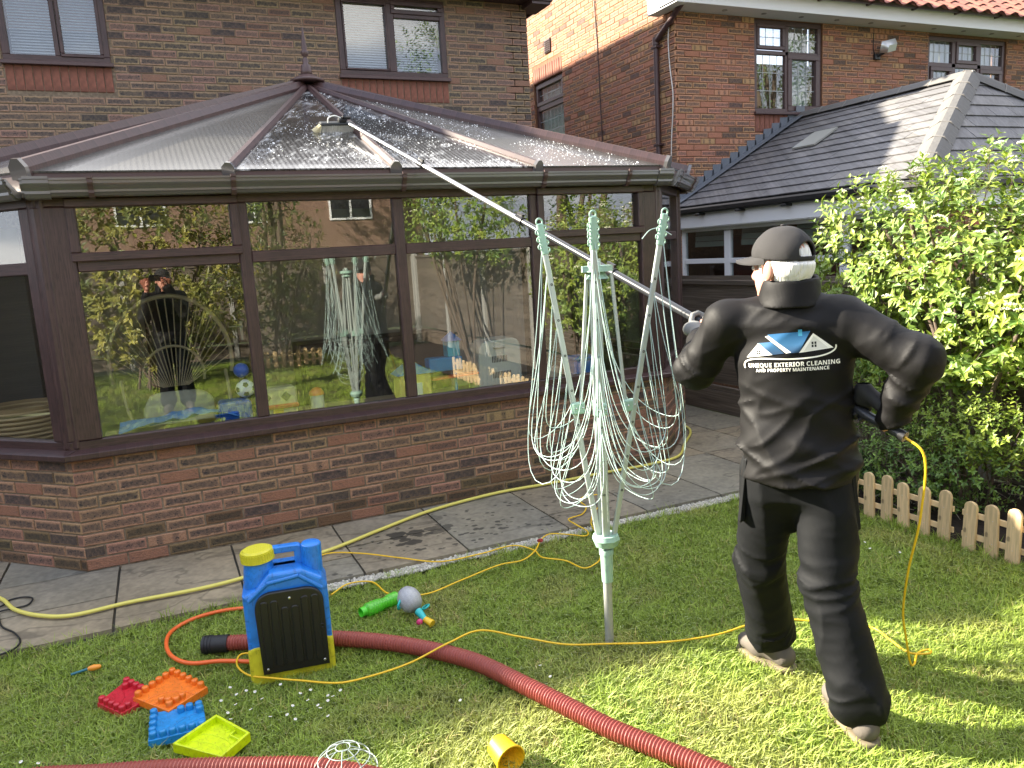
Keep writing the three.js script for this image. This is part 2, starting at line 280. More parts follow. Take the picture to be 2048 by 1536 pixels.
// ---------- windows ----------
// one window in the local frame of a wall (x along, y up, z out); bars: list of mullion x / transom y given per pane
function windowUnit(parent, name, x0, x1, y0, y1, panes, m, o = {}) {
  const zf = o.z ?? -0.03, T = o.t ?? 0.06, D = 0.06, w = part(name, merge([rbox(x0, x1, y0, y0 + T, zf - D, zf, 0.004), rbox(x0, x1, y1 - T, y1, zf - D, zf, 0.004), rbox(x0, x0 + T, y0 + T, y1 - T, zf - D, zf, 0.004), rbox(x1 - T, x1, y0 + T, y1 - T, zf - D, zf, 0.004)]), m, parent);
  for (const b of o.bars || []) part('glazing_bar', rbox(b[0], b[1], b[2], b[3], zf - D + 0.002, zf - 0.003, 0.004), m, w);
  for (const q of panes) {
    let [a, b, c, d, sash] = q;
    if (sash) { const s = sash; part('sash', merge([rbox(a, b, c, c + s, zf - 0.045, zf + 0.012, 0.005), rbox(a, b, d - s, d, zf - 0.045, zf + 0.012, 0.005), rbox(a, a + s, c + s, d - s, zf - 0.045, zf + 0.012, 0.005), rbox(b - s, b, c + s, d - s, zf - 0.045, zf + 0.012, 0.005)]), m, w); a += s; b -= s; c += s; d -= s; }
    part('pane', rbox(a - 0.008, b + 0.008, c - 0.008, d + 0.008, zf - 0.034, zf - 0.03, 0.0005), o.glass || glass, w);
    if (o.lead) {
      const nx = Math.max(2, Math.round((b - a) / o.lead)), ny = Math.max(2, Math.round((d - c) / (o.leadY || o.lead))), L = [];
      for (let i = 1; i < nx; i++) { const x = lerp(a, b, i / nx); L.push(rbox(x - 0.0045, x + 0.0045, c, d, zf - 0.0298, zf - 0.0265, 0.0005)); }
      for (let i = 1; i < ny; i++) { const y = lerp(c, d, i / ny); L.push(rbox(a, b, y - 0.0045, y + 0.0045, zf - 0.0298, zf - 0.027, 0.0005)); }
      part('leading', merge(L), o.leadMat || std(col(0.35, 0.37, 0.36), 0.5), w);
    }
  }
  return w;
}
const roomDark = std(col(0.12, 0.115, 0.11), 0.95), blindMat = std(col(0.4, 0.42, 0.45), 0.6), netMat = phys(col(0.75, 0.8, 0.78), 0.9, { transmission: 0.35, thickness: 0 });
function blinds(parent, x0, x1, y0, y1, z, m = blindMat, pitch = 0.025) { const L = []; for (let y = y0; y < y1; y += pitch) L.push(new THREE.BoxGeometry(x1 - x0, 0.002, 0.024).rotateX(0.72).translate((x0 + x1) / 2, y, z)); return part('blind', merge(L), m, parent); }
function curtain(parent, x0, x1, y0, y1, z, m = netMat) { const g = new THREE.PlaneGeometry(x1 - x0, y1 - y0, 80, 1), p = g.attributes.position; for (let i = 0; i < p.count; i++) p.setZ(i, 0.018 * Math.sin(p.getX(i) * 70) + 0.01 * Math.sin(p.getX(i) * 31)); g.computeVertexNormals(); return part('curtain', g, m, parent, [(x0 + x1) / 2, (y0 + y1) / 2, z]); }

// ---------- house behind the conservatory ----------
const ZA = -3.54;
{
  const h = thing('brick_house', 'buff brown brick house standing behind the conservatory', 'house');
  const wins = [[-0.43, 0.44, 3.67, 4.46], [2.61, 3.81, 3.65, 4.46]];
  // wall with the two openings, as blocks
  const bl = (a, b, c, d) => rbox(a, b, c, d, -0.25, 0, 0.001);
  const wall = part('wall', merge([bl(-10, 4.815, -0.06, 3.65), bl(-10, -0.43, 3.65, 4.5), bl(0.44, 2.61, 3.65, 4.5), bl(3.81, 4.815, 3.65, 4.5), bl(-0.43, 0.44, 4.46, 4.5), bl(2.61, 3.81, 4.46, 4.5)]), mortar, h, [0, 0, ZA]);
  const C = V(camP.x, camP.y, camP.z - ZA);
  layBricks(wall, brickA, { u0: -1.6, u1: 4.815, v0: 2.4, v1: 4.5, phase: 0.13, seed: 3, zf: 0.007, limit: 300, plain: 0.5, openings: [[-0.43, 0.44, 3.67, 4.6], [2.61, 3.81, 3.65, 4.6], [-0.43, 0.45, 3.41, 3.67], [2.61, 3.8, 3.39, 3.65]],
    near: (u, v) => { const vis = v > 2.95 + 0.0 * u && v < 4.47 && u > -0.55; const roof = 3.33 - Math.abs(u - 2.06) * 0.19; return (vis && v > roof - 0.28 ? 0 : 100) + Math.hypot(u - C.x, v - C.y); } });
  // side wall facing the neighbour
  const side = part('wall', rbox(0, 8, -0.06, 4.5, -0.25, 0, 0.001), mortar, h, [4.815, 0, ZA - 0.0], [0, Math.PI / 2, 0]);
  layBricks(side, brickA, { u0: 0, u1: 7.9, v0: 2.25, v1: 4.5, seed: 8, zf: 0.007, limit: 0 });
  // soldier courses under the two windows
  wins.forEach((w, k) => { const y1 = w[2] - 0.02, y0 = y1 - 0.235, n = Math.round((w[1] - w[0]) / 0.075); const g = cbox(0.066, 0.225, 0.03, 0.004); for (let i = 0; i < n; i++) part('soldier_brick', g, soldierMat, wall, [w[0] + (i + 0.5) * (w[1] - w[0]) / n, y0 + 0.115, -0.008 + 0.002 * ((i * 7) % 3)], [0, 0, (((i * 5) % 7) - 3) * 0.002]); });
  // windows
  const a = windowUnit(h, 'window', -0.43, 0.44, 3.67, 4.46, [[-0.37, -0.012, 3.73, 4.4], [0.035, 0.39, 3.72, 4.41, 0.03]], upvc, { z: 0.015, t: 0.06, bars: [[-0.012, 0.03, 3.73, 4.4]] }); a.position.z = ZA;
  const b = windowUnit(h, 'window', 2.61, 3.81, 3.65, 4.46, [[2.67, 3.15, 3.71, 4.4, 0.02], [3.23, 3.75, 3.71, 4.27], [3.2, 3.78, 4.3, 4.43, 0.045]], upvc, { z: 0.015, t: 0.06, bars: [[3.15, 3.23, 3.71, 4.4], [3.23, 3.75, 4.26, 4.31]] }); b.position.z = ZA;
  for (const w of wins) {
    part('window_sill', rbox(w[0] - 0.02, w[1] + 0.02, w[2] - 0.03, w[2] + 0.005, -0.05, 0.055, 0.004), upvcPlain, h, [0, 0, ZA]);
    blinds(h, w[0] + 0.07, w[1] - 0.07, w[2] + 0.06, 4.42, -0.12).position.z = ZA;
  }
  part('room', merge([rbox(-1.2, 4.6, 3.0, 4.49, -2.2, -2.1, 0.001), rbox(-1.3, -1.2, 3, 4.49, -2.2, -0.26, 0.001), rbox(-1.2, 4.6, 3.0, 3.08, -2.1, -0.26, 0.001)]), roomDark, h, [0, 0, ZA]);
  // unseen roof, hipped L shaped to cast the shadow edges; eaves low over bedroom windows
  const tile = std(col(0.16, 0.075, 0.055), 0.85, { bumpMap: rep(fineNoise, 4, 4), bumpScale: 0.01 });
  const eY = 4.56, eZ = ZA + 0.27, xr = 2.36, yr = 7.2, zr = eZ - 3.55, xR = 5.02, xl = -0.3;
  const right = [[xl, eY, eZ], [xR, eY, eZ], [xr, yr, zr]];
  part('roof', mergeGeometries([poly([[-10.3, eY, eZ], [xR, eY, eZ], [xr, yr, zr], [-10.3, yr, zr]]), poly([[xR, eY, eZ], [xR, eY, -13], [xr, yr, -13], [xr, yr, zr]]), poly([[xl, eY, -13], [xl, eY, -10.4], [xr, yr, zr], [xr, yr, -13]]), poly([[-10.3, yr, zr], [xr, yr, zr], [xl, eY, -10.4], [-10.3, eY, -10.4]]), poly([[-10.3, eY, eZ], [-10.3, yr, zr], [-10.3, eY, -10.4]])], false), tile, h);
  part('soffit', merge([rbox(-10.2, 5.0, 4.5, 4.53, ZA - 0.02, eZ, 0.001), rbox(4.8, 5.0, 4.5, 4.53, -13, ZA - 0.02, 0.001)]), brownPipe, h);
  part('fascia', merge([rbox(-10.2, 5.02, 4.47, 4.6, eZ, eZ + 0.02, 0.002), rbox(5.0, 5.02, 4.47, 4.6, -13, eZ, 0.002)]), brownPipe, h);
  part('eaves_box', sweep([[-0.1, 0], [0.13, 0], [0.13, 0.16], [-0.1, 0.16]], [4.9, 4.44, ZA - 0.12], [4.9, 4.44, eZ], [0, 1, 0]), brownPipe, h);
  part('gutter', rbox(-10.2, 5.05, 4.53, 4.61, eZ + 0.02, eZ + 0.11, 0.02), brownPipe, h);
}
// ---------- conservatory ----------
const CL = 4.12, CA = 0.7, EV = 2.285, APX = [2.06, 3.33, -2.6];
const polyT = tex(1024, 1024, (u, v) => { // twin-wall sheet: flutes 16 mm apart run up the slope, algae and dried dirt over it; u, v in 4 m
  const x = u * 4, y = v * 4, fl = Math.abs(((x / 0.032) % 1) - 0.5) * 2, dirt = fbm(x * 3, y * 3, 5, 61), d2 = fbm(x * 30, y * 8, 3, 62), k = (0.84 + 0.16 * smooth(0.2, 0.5, fl)) * (0.78 + 0.25 * dirt + 0.12 * d2);
  return [0.44 * k, 0.435 * k, 0.41 * k];
});
const polyBump = tex(1024, 64, (u, v) => { const x = u * 4; return 0.5 + 0.5 * Math.sin((x / 0.032) * 6.283); }, { data: true });
const polyMat = phys('#ffffff', 0.24, { map: polyT, transmission: 0.5, thickness: 0, bumpMap: polyBump, bumpScale: 0.0008, clearcoat: 0.6, clearcoatRoughness: 0.1 });
// the same sheet where the brush has spread soap: white suds lie on it in streaks
const sudsT = tex(1024, 1024, (u, v) => {
  const x = u * 4, y = v * 4, fl = Math.abs(((x / 0.032) % 1) - 0.5) * 2, k = (0.84 + 0.16 * smooth(0.2, 0.5, fl)) * (0.8 + 0.25 * fbm(x * 3, y * 3, 5, 61));
  const sw = fbm(x * 5 + y * 3, y * 5 - x * 3, 5, 66), st = fbm(x * 42 - y * 22, y * 9 + x * 5, 3, 67), s = smooth(0.5, 0.72, sw * 0.55 + st * 0.5) * smooth(0.1, 0.75, fbm(x * 2.1 + 3, y * 2.1, 3, 68) + 0.2);
  return [lerp(0.31 * k, 0.93, s), lerp(0.31 * k, 0.94, s), lerp(0.31 * k, 0.94, s)];
});
const sudsMat = phys('#ffffff', 0.16, { map: sudsT, transmission: 0.45, thickness: 0, bumpMap: polyBump, bumpScale: 0.0008, clearcoat: 1, clearcoatRoughness: 0.04 });
const cons = thing('conservatory', 'dark brown framed conservatory on a low brick wall with a fluted plastic roof', 'conservatory');
{
  const facets = [
    { o: [0, 0, 0], ry: 0, L: CL, main: true }, { o: [-CA, 0, -CA], ry: -Math.PI / 4, L: CA * Math.SQRT2 }, { o: [CL, 0, 0], ry: Math.PI / 4, L: CA * Math.SQRT2 },
    { o: [-CA, 0, ZA], ry: -Math.PI / 2, L: -ZA - CA, side: true }, { o: [CL + CA, 0, -CA], ry: Math.PI / 2, L: -ZA - CA, side: true },
  ];
  const silBlk = (x0, x1) => sweep([[-0.14, 0.0], [0.05, 0.0], [0.055, 0.008], [0.055, 0.032], [0.048, 0.037], [-0.02, 0.05], [-0.14, 0.05]].map((p) => [p[0], p[1]]), [x0, 0.678, 0], [x1, 0.678, 0], [0, 1, 0]);
  for (const f of facets) {
    const L = f.L, at = (m) => { m.position.set(...f.o); m.rotation.y = f.ry; return m; };
    const wall = at(part('dwarf_wall', rbox(0, L, -0.06, 0.68, -0.2, -0.006, 0.001), mortar, cons));
    layBricks(wall, brickD, { u0: 0.0, u1: L, v0: 0, v1: 0.675, phase: f.main ? 0 : 0.05, seed: f.main ? 21 : 22 + L * 3, zf: 0, limit: 300, plain: 0.85, low: brickMoss });
    at(part('window_sill', silBlk(-0.025, L + 0.025), upvc, cons));
    const zf = -0.02, zb = -0.09, bars = [], B = (name, x0, x1, y0, y1, a = zb, b = zf, c = 0.006) => at(part(name, rbox(x0, x1, y0, y1, a, b, c), upvc, cons));
    const P = (x0, x1, y0, y1) => { at(part('pane', rbox(x0 - 0.008, x1 + 0.008, y0 - 0.008, y1 + 0.008, -0.05, -0.046, 0.0005), glass, cons)); };
    B('bottom_rail', 0, L, 0.72, 0.778); B('head_rail', 0, L, 2.1, 2.17); at(part('eaves_beam', rbox(-0.02, L + 0.02, 2.172, 2.285, -0.1, 0.05, 0.005), upvcPlain, cons));
    let cuts;
    if (f.main) cuts = [0.145, 1.087, 2.066, 3.062, 3.975]; else if (f.side) cuts = [0.05, L / 3, (2 * L) / 3, L - 0.07]; else cuts = [0.1, L - 0.1];
    const hw = 0.036;
    for (let i = 0; i < cuts.length; i++) {
      const x = cuts[i], first = i === 0, last = i === cuts.length - 1;
      if (first) B('corner_post', 0, x + 0.03, 0.778, 2.1, zb - 0.004, zf + 0.006); else if (last) B('corner_post', x - 0.03, L, 0.778, 2.1, zb - 0.004, zf + 0.006); else B('mullion', x - hw, x + hw, 0.778, 2.1, zb + 0.003, zf - 0.003);
      if (last) continue;
      const n = cuts[i + 1], a = x + (first ? 0.03 : hw), b = n - (i === cuts.length - 2 ? 0.03 : hw);
      B('transom', a, b, 1.738, 1.808, zb + 0.006, zf - 0.005);
      P(a, b, 0.778, 1.738);
      if (f.main && (i === 0 || i === 3)) { const s = 0.05, w = at(part('opening_sash', merge([rbox(a - 0.02, b + 0.02, 1.795, 1.795 + s, -0.08, 0.0, 0.006), rbox(a - 0.02, b + 0.02, 2.145 - s, 2.145, -0.08, 0.0, 0.006), rbox(a - 0.02, a - 0.02 + s, 1.795 + s, 2.145 - s, -0.08, 0.0, 0.006), rbox(b + 0.02 - s, b + 0.02, 1.795 + s, 2.145 - s, -0.08, 0.0, 0.006)]), upvc, cons)); P(a + 0.03, b - 0.03, 1.845, 2.095); }
      else P(a, b, 1.808, 2.1);
    }
  }
  // mitred corner covers
  const post = (x, z, ry) => part('corner_cover', merge([rbox(-0.045, 0.045, 0.73, 2.17, -0.03, 0.012, 0.01)]), upvc, cons, [x, 0, z], [0, ry, 0]);
  post(0.012, -0.035, -Math.PI / 8); post(CL - 0.012, -0.035, Math.PI / 8); post(-CA + 0.03, -CA - 0.005, -3 * Math.PI / 8); post(CL + CA - 0.03, -CA - 0.005, 3 * Math.PI / 8);
  // roof panels (fluted sheets with thickness)
  const E = 0.06, ap = [APX[0], APX[1], APX[2]], fl = [0, EV, E], panel = (pts, mat, dir, org) => { const d = V(...dir), o = V(...org); const up = V(0, 1, 0); return part('roof_panel', slab3(pts, 0.01, (p) => { const q = V(...p).sub(o), a = q.dot(d); return [a / 4 + 0.37, (q.length() ** 2 - a * a) ** 0.5 / 4 || 0]; }), mat, cons); };
  const foot = (i) => [[-0.02, EV, E], [1.035, EV, E], [2.05, EV, E], [3.065, EV, E], [CL + 0.02, EV, E]][i];
  for (let i = 0; i < 4; i++) panel([foot(i), foot(i + 1), ap], i === 1 || i === 2 ? sudsMat : polyMat, [1, 0, 0], [0, EV, E]);
  const k = E * 0.7071, c1 = [-CA - E, EV, -CA + 0.02], c2 = [CL + CA + E, EV, -CA + 0.02], rw = [2.06, 3.33, ZA + 0.01];
  panel([c1, foot(0), ap], polyMat, [0.7071, 0, 0.7071], c1); panel([foot(4), c2, ap], polyMat, [0.7071, 0, -0.7071], foot(4));
  panel([[-CA - E, EV, ZA + 0.01], c1, ap, rw], polyMat, [0, 0, 1], [-CA - E, EV, ZA]); panel([c2, [CL + CA + E, EV, ZA + 0.01], rw, ap], polyMat, [0, 0, -1], c2);
  // glazing bars: peaked aluminium-and-plastic caps from the eaves to the boss
  const bar = (name, f, a, w, hgt, n) => {
    const dir = V(...a).sub(V(...f)).normalize(), A = V(...a).addScaledVector(dir, -0.1), b = part(name, sweep([[-w, -0.03], [w, -0.03], [w, hgt * 0.3], [w * 0.45, hgt], [-w * 0.45, hgt], [-w, hgt * 0.3]], f, A.toArray(), n), upvc, cons);
    const F = V(...f), B = F.clone().addScaledVector(dir, 0.012), F2 = F.clone().addScaledVector(dir, -0.014);
    part('end_cap', sweep([[-w - 0.008, -0.045], [w + 0.008, -0.045], [w + 0.008, hgt * 0.4], [w * 0.5, hgt + 0.008], [-w * 0.5, hgt + 0.008], [-w - 0.008, hgt * 0.4]], F2.toArray(), B.toArray(), n), gutterMat, b);
    return b;
  };
  const nF = [0, 0.927, 0.375];
  for (let i = 1; i < 4; i++) bar('glazing_bar', foot(i), ap, 0.029, 0.034, nF);
  bar('hip_bar', foot(0), ap, 0.044, 0.06, [-0.18, 0.92, 0.34]); bar('hip_bar', foot(4), ap, 0.044, 0.06, [0.18, 0.92, 0.34]);
  bar('hip_bar', c1, ap, 0.05, 0.075, [-0.34, 0.92, 0.18]); bar('hip_bar', c2, ap, 0.05, 0.075, [0.34, 0.92, 0.18]);
  part('ridge_cap', sweep([[-0.09, -0.03], [0.09, -0.03], [0.05, 0.05], [-0.05, 0.05]], [2.06, 3.33, APX[2]], rw, [0, 1, 0]), upvc, cons);
  for (const s of [-1, 1]) part('wall_bar', sweep([[-0.035, -0.03], [0.035, -0.03], [0.035, 0.05], [-0.035, 0.05]], [s < 0 ? -CA - E : CL + CA + E, EV, ZA + 0.05], [2.06, 3.33, ZA + 0.05], [0, 1, 0]), upvc, cons);
  part('boss', new THREE.LatheGeometry([[0.001, 0.062], [0.06, 0.055], [0.15, 0.012], [0.16, 0.0], [0.15, -0.02], [0.001, -0.02]].map((p) => new THREE.Vector2(...p)), 24), upvcPlain, cons, [2.06, 3.365, -2.56]);
  const fin = part('finial', new THREE.LatheGeometry([[0.001, 0.43], [0.006, 0.425], [0.012, 0.36], [0.027, 0.25], [0.02, 0.235], [0.034, 0.22], [0.03, 0.19], [0.016, 0.175], [0.017, 0.16], [0.028, 0.15], [0.026, 0.11], [0.045, 0.1], [0.05, 0.05], [0.055, 0.0], [0.001, 0.0]].map((p) => new THREE.Vector2(...p)), 16), upvcPlain, cons, [2.06, 3.405, -2.56]);
  // ridge cresting behind the finial
  for (let i = 0; i < 4; i++) part('cresting', mergeGeometries([new THREE.TorusGeometry(0.03, 0.006, 6, 14).rotateY(Math.PI / 2).translate(0, 0.035, 0), new THREE.ConeGeometry(0.008, 0.05, 6).translate(0, 0.09, 0)], false), upvcPlain, cons, [2.06, 3.37, -2.72 - i * 0.17]);
  // gutter run: ogee profile on every facet with brackets and unions
  const G = [[0, 0], [0.03, -0.006], [0.045, 0.0], [0.055, 0.012], [0.062, 0.018], [0.062, 0.03], [0.072, 0.045], [0.082, 0.055], [0.086, 0.062], [0.086, 0.078], [0.092, 0.08], [0.092, 0.092], [0.084, 0.092], [0.08, 0.085], [0.03, 0.03], [0, 0.03]];
  const run = (a, b) => { // profile x is outward
    const A = V(...a), B = V(...b), f = B.clone().sub(A).normalize(); return sweep(G.map((p) => [p[0], p[1]]), a, b, [0, 1, 0]);
  };
  const gy = 2.148, go = 0.055, c = go * Math.tan(Math.PI / 8);
  const pts = [[-CA - go, gy, ZA], [-CA - go, gy, -CA + c], [-c, gy, go], [CL + c, gy, go], [CL + CA + go, gy, -CA + c], [CL + CA + go, gy, ZA]];
  for (let i = 0; i < 5; i++) {
    const a = V(...pts[i]), b = V(...pts[i + 1]), d = b.clone().sub(a), L = d.length(); d.normalize();
    const gut = part("gutter", run(a.toArray(), b.toArray()), gutterMat, cons), P2 = G.map((p) => [p[0] * 1.1 + 0.003, (p[1] - 0.04) * 1.2 + 0.038]);
    gut.geometry.computeBoundingBox();
    const clip = (t, w, name) => part(name, sweep(P2, a.clone().addScaledVector(d, t - w).toArray(), a.clone().addScaledVector(d, t + w).toArray(), [0, 1, 0]), name === 'bracket' ? upvcPlain : gutterMat, gut);
    if (i === 2) for (const t of [0.33, 1.07, 2.1, 3.1, 3.78]) clip(t, 0.014, 'bracket'); else if (i !== 1 && i !== 3) for (let t = 0.4; t < L - 0.2; t += 0.9) clip(t, 0.014, 'bracket'); else { clip(0.16, 0.012, 'bracket'); clip(L - 0.16, 0.012, 'bracket'); }
    if (i > 0) clip(0.075, 0.06, 'union'); if (i < 4) clip(L - 0.075, 0.06, 'union');
  }
  part('floor', rbox(-CA + 0.15, CL + CA - 0.15, -0.02, 0.06, ZA + 0.02, -0.75, 0.002), std(col(0.28, 0.24, 0.2), 0.4), cons);
  part('floor', rbox(0.1, CL - 0.1, -0.02, 0.06, -0.75, -0.21, 0.002), std(col(0.28, 0.24, 0.2), 0.4), cons);
  part('inner_wall', rbox(-CA + 0.2, CL + CA - 0.25, 0.06, 2.28, ZA + 0.008, ZA + 0.02, 0.001), plaster, cons);
}

{ // suds and drops left by the brush, lying on the second, third and fourth panels
  const r = rng(41), im = new THREE.InstancedMesh(new THREE.IcosahedronGeometry(1, 1), phys(col(0.85, 0.86, 0.86), 0.12, { clearcoat: 1 }), 3600), m = new THREE.Matrix4(), q = new THREE.Quaternion().setFromUnitVectors(V(0, 1, 0), V(0, 0.927, 0.375)), A = V(...APX), F0 = V(1.035, EV, 0.06), F1 = V(CL, EV, 0.06); let n = 0;
  for (let i = 0; i < 3600; i++) { let u = r(), v = r(); if (u + v > 1) { u = 1 - u; v = 1 - v; } const p = A.clone().multiplyScalar(1 - u - v).addScaledVector(F0, u).addScaledVector(F1, v); if (fbm(p.x * 4, p.z * 4, 3, 51) < 0.42) continue; const s = (0.0014 + 0.0034 * r() ** 3) * (r() < 0.06 ? 1.8 : 1); m.compose(p.add(V(0, 0.001, 0.0005)), q, V(s, s * 0.5, s * (1 + r()))); im.setMatrixAt(n++, m); }
  im.count = n; im.name = 'soap_drops'; im.userData = { kind: 'stuff', label: 'white soap suds and water drops on the conservatory roof', category: 'suds' }; scene.add(sh(im));
}
// ---------- neighbour's house ----------
const XB = 6.72, ZB = -3.31;
{
  const h = thing('brick_house', 'orange brown brick house next door with leaded windows and a sunlit side wall', 'house');
  const bl = (a, b, c, d) => rbox(a, b, c, d, -0.25, 0, 0.001), w1 = [7.96, 9.13, 3.33, 4.49], w2 = [11.18, 12.9, 3.45, 4.46];
  const front = part('wall', merge([bl(XB, 16, -0.06, 3.33), bl(XB, w1[0], 3.33, 4.52), bl(w1[1], w2[0], 3.33, 4.52), bl(w2[1], 16, 3.33, 4.52), bl(w2[0], w2[1], 3.33, 3.45), bl(w1[0], w1[1], 4.49, 4.52), bl(w2[0], w2[1], 4.46, 4.52)]), mortarB, h, [0, 0, ZB]);
  layBricks(front, brickB, { u0: XB, u1: 14.2, v0: 1.95, v1: 4.5, seed: 31, zf: 0.007, limit: 200, openings: [[w1[0], w1[1], 3.33, 4.6], [w2[0], w2[1], 3.45, 4.6], [w1[0], w1[1], 3.09, 3.33]], near: (u, v) => (v > 2.7 + Math.max(0, (u - 6.9) * 0.5) && v < 4.45 && u < 13 ? 0 : 100) + u * 1.0 });
  // side wall: u runs from the back towards the corner
  const SL = 6.4, sw = [SL - 3.9, SL - 2.9, 3.42, 4.44], sb = (a, b, c, d) => rbox(a, b, c, d, -0.25, 0, 0.001);
  const side = part('wall', merge([sb(0, SL, -0.06, 3.42), sb(0, sw[0], 3.42, 4.44), sb(sw[1], SL, 3.42, 4.44), sb(0, SL, 4.44, 4.55)]), mortarB, h, [XB, 0, ZB - SL], [0, -Math.PI / 2, 0]);
  const gable = slab3([[SL, 4.55, 0], [SL, 4.6, 0], [SL - 4.6, 7.4, 0], [-0.2, 7.4, 0], [0, 4.55, 0]].map((p) => [p[0], p[1], 0]), 0.2); const gm = part('gable', gable, mortarB, h, [XB, 0, ZB - SL], [0, -Math.PI / 2, 0]);
  const roofLine = (u) => 4.72 + (SL - u) * 0.62;
  layBricks(side, brickB, { u0: 0, u1: SL, v0: 1.95, v1: 6.6, seed: 37, zf: 0.007, limit: 100, openings: [[sw[0], sw[1], 3.42, 4.44], [sw[0] - 0.0, sw[1], 4.44, 4.68], [SL - 3.42, SL - 3.22, 4.82, 5.03]], skip: (e) => e.v > roofLine((e.a + e.b) / 2) - 0.1, near: (u, v) => (v > 3.0 && v < 4.9 && u > 2.4 ? 0 : 50) + (SL - u) });
  const sg = cbox(0.066, 0.225, 0.03, 0.004);
  for (let i = 0; i < 15; i++) part('soldier_brick', sg, soldierMat, front, [w1[0] + 0.04 + i * 0.0775, 3.2, -0.008 + 0.002 * (i % 3)]);
  for (let i = 0; i < 13; i++) part('soldier_brick', sg, soldierMat, side, [sw[0] + 0.04 + i * 0.0765, 4.56, -0.008 + 0.002 * (i % 3)]);
  // leaded windows
  const A = windowUnit(h, 'window', ...w1, [[8.02, 8.49, 4.13, 4.44, 0.045], [8.56, 9.07, 4.11, 4.43], [8.02, 8.5, 3.39, 4.07], [8.54, 9.1, 3.36, 4.09, 0.07]], upvcPlain, { z: -0.02, t: 0.06, lead: 0.13, leadY: 0.2, bars: [[8.5, 8.56, 3.39, 4.43], [8.02, 9.07, 4.065, 4.115]] }); A.position.z = ZB;
  const B = windowUnit(h, 'window', ...w2, [[11.24, 11.72, 4.1, 4.4], [11.8, 12.28, 4.1, 4.41, 0.05], [12.36, 12.84, 4.1, 4.4], [11.26, 11.72, 3.5, 4.04, 0.06], [11.8, 12.28, 3.51, 4.04], [12.34, 12.84, 3.5, 4.04, 0.06]], upvcPlain, { z: -0.02, t: 0.06, lead: 0.12, leadY: 0.17, bars: [[11.72, 11.8, 3.51, 4.4], [12.28, 12.36, 3.51, 4.4], [11.24, 12.84, 4.04, 4.1]] }); B.position.z = ZB;
  part('window_sill', rbox(w1[0] - 0.02, w1[1] + 0.02, 3.305, 3.34, -0.04, 0.05, 0.004), upvcPlain, h, [0, 0, ZB]);
  curtain(h, 11.2, 12.88, 3.4, 4.5, ZB - 0.25, std(col(0.75, 0.76, 0.78), 0.9)); curtain(h, 8.72, 9.12, 3.3, 4.5, ZB - 0.28, std(col(0.4, 0.42, 0.43), 0.9)); 
  part('room', merge([rbox(7, 14, 3, 4.5, -2.2, -2.1, 0.001), rbox(7, 14, 3, 3.05, -2.1, -0.26, 0.001)]), roomDark, h, [0, 0, ZB]);
  const C = windowUnit(h, 'window', sw[0], sw[1], 3.42, 4.44, [[sw[0] + 0.03, sw[1] - 0.03, 4.08, 4.41, 0.06], [sw[0] + 0.06, sw[1] - 0.06, 3.48, 4.0]], upvcPlain, { z: -0.03, t: 0.06, lead: 0.13, leadY: 0.2, bars: [[sw[0] + 0.06, sw[1] - 0.06, 4.0, 4.08]] }); C.position.set(XB, 0, ZB - SL); C.rotation.y = -Math.PI / 2;
  const cu = curtain(h, -0.48, 0.48, 3.45, 4.42, 0, std(col(0.5, 0.62, 0.58), 0.9)); cu.position.set(XB + 0.14, 3.93, ZB - 3.4); cu.rotation.y = -Math.PI / 2;
  part('window_sill', rbox(sw[0] - 0.02, sw[1] + 0.02, 3.39, 3.425, -0.04, 0.05, 0.004), upvcPlain, h, [XB, 0, ZB - SL], [0, -Math.PI / 2, 0]);
  // air brick
  const vent = part('air_vent', rbox(-0.1, 0.1, -0.1, 0.1, -0.02, 0.02, 0.004), brownPipe, h, [XB - 0.01, 4.92, ZB - 3.32], [0, -Math.PI / 2, 0]);
  for (let i = 0; i < 6; i++) part('louvre', new THREE.BoxGeometry(0.17, 0.004, 0.03).rotateX(0.5), brownPipe, vent, [0, -0.075 + i * 0.03, 0.022]);
  // eaves: soffit, fascia, gutter, roof edge
  const eZ = ZB + 0.33;
  const sof = part('soffit', rbox(XB - 0.22, 16.2, 4.5, 4.525, ZB - 0.01, eZ, 0.002), std(col(0.62, 0.62, 0.6), 0.6), h);
  for (let i = 0; i < 11; i++) part('soffit_vent', new THREE.CylinderGeometry(0.03, 0.034, 0.008, 16), std(col(0.3, 0.29, 0.28), 0.6), sof, [7.35 + i * 0.62, 4.497, ZB + 0.17]);
  part('fascia', merge([rbox(XB - 0.22, 16.2, 4.49, 4.68, eZ, eZ + 0.02, 0.003)]), whitePlastic, h);
  part('verge_box', merge([rbox(XB - 0.22, XB - 0.05, 4.49, 4.7, ZB - 0.25, eZ - 0.002, 0.004)]), whitePlastic, h);
  const gp = []; for (let i = 0; i <= 10; i++) { const t = Math.PI + (i / 10) * Math.PI; gp.push([Math.cos(t) * 0.055, Math.sin(t) * 0.05]); } for (let i = 10; i >= 0; i--) { const t = Math.PI + (i / 10) * Math.PI; gp.push([Math.cos(t) * 0.051, Math.sin(t) * 0.046]); }
  const gut = part('gutter', sweep(gp, [XB - 0.2, 4.70, eZ + 0.078], [16.2, 4.70, eZ + 0.078], [0, 1, 0]), brownPipe, h);
  for (let i = 0; i < 11; i++) part('bracket', rbox(-0.02, 0.02, -0.06, 0.005, -0.062, 0.06, 0.006), brownPipe, gut, [7.0 + i * 0.85, 4.7, eZ + 0.078]);
  // pantiles: separate tiles on the lowest courses, plain slope above
  const tileM = [[0.3, 0.11, 0.075], [0.26, 0.1, 0.075], [0.33, 0.13, 0.085]].map((c) => std(col(...c), 0.85, { bumpMap: fineNoise, bumpScale: 0.003 })), pitch = Math.atan(0.62);
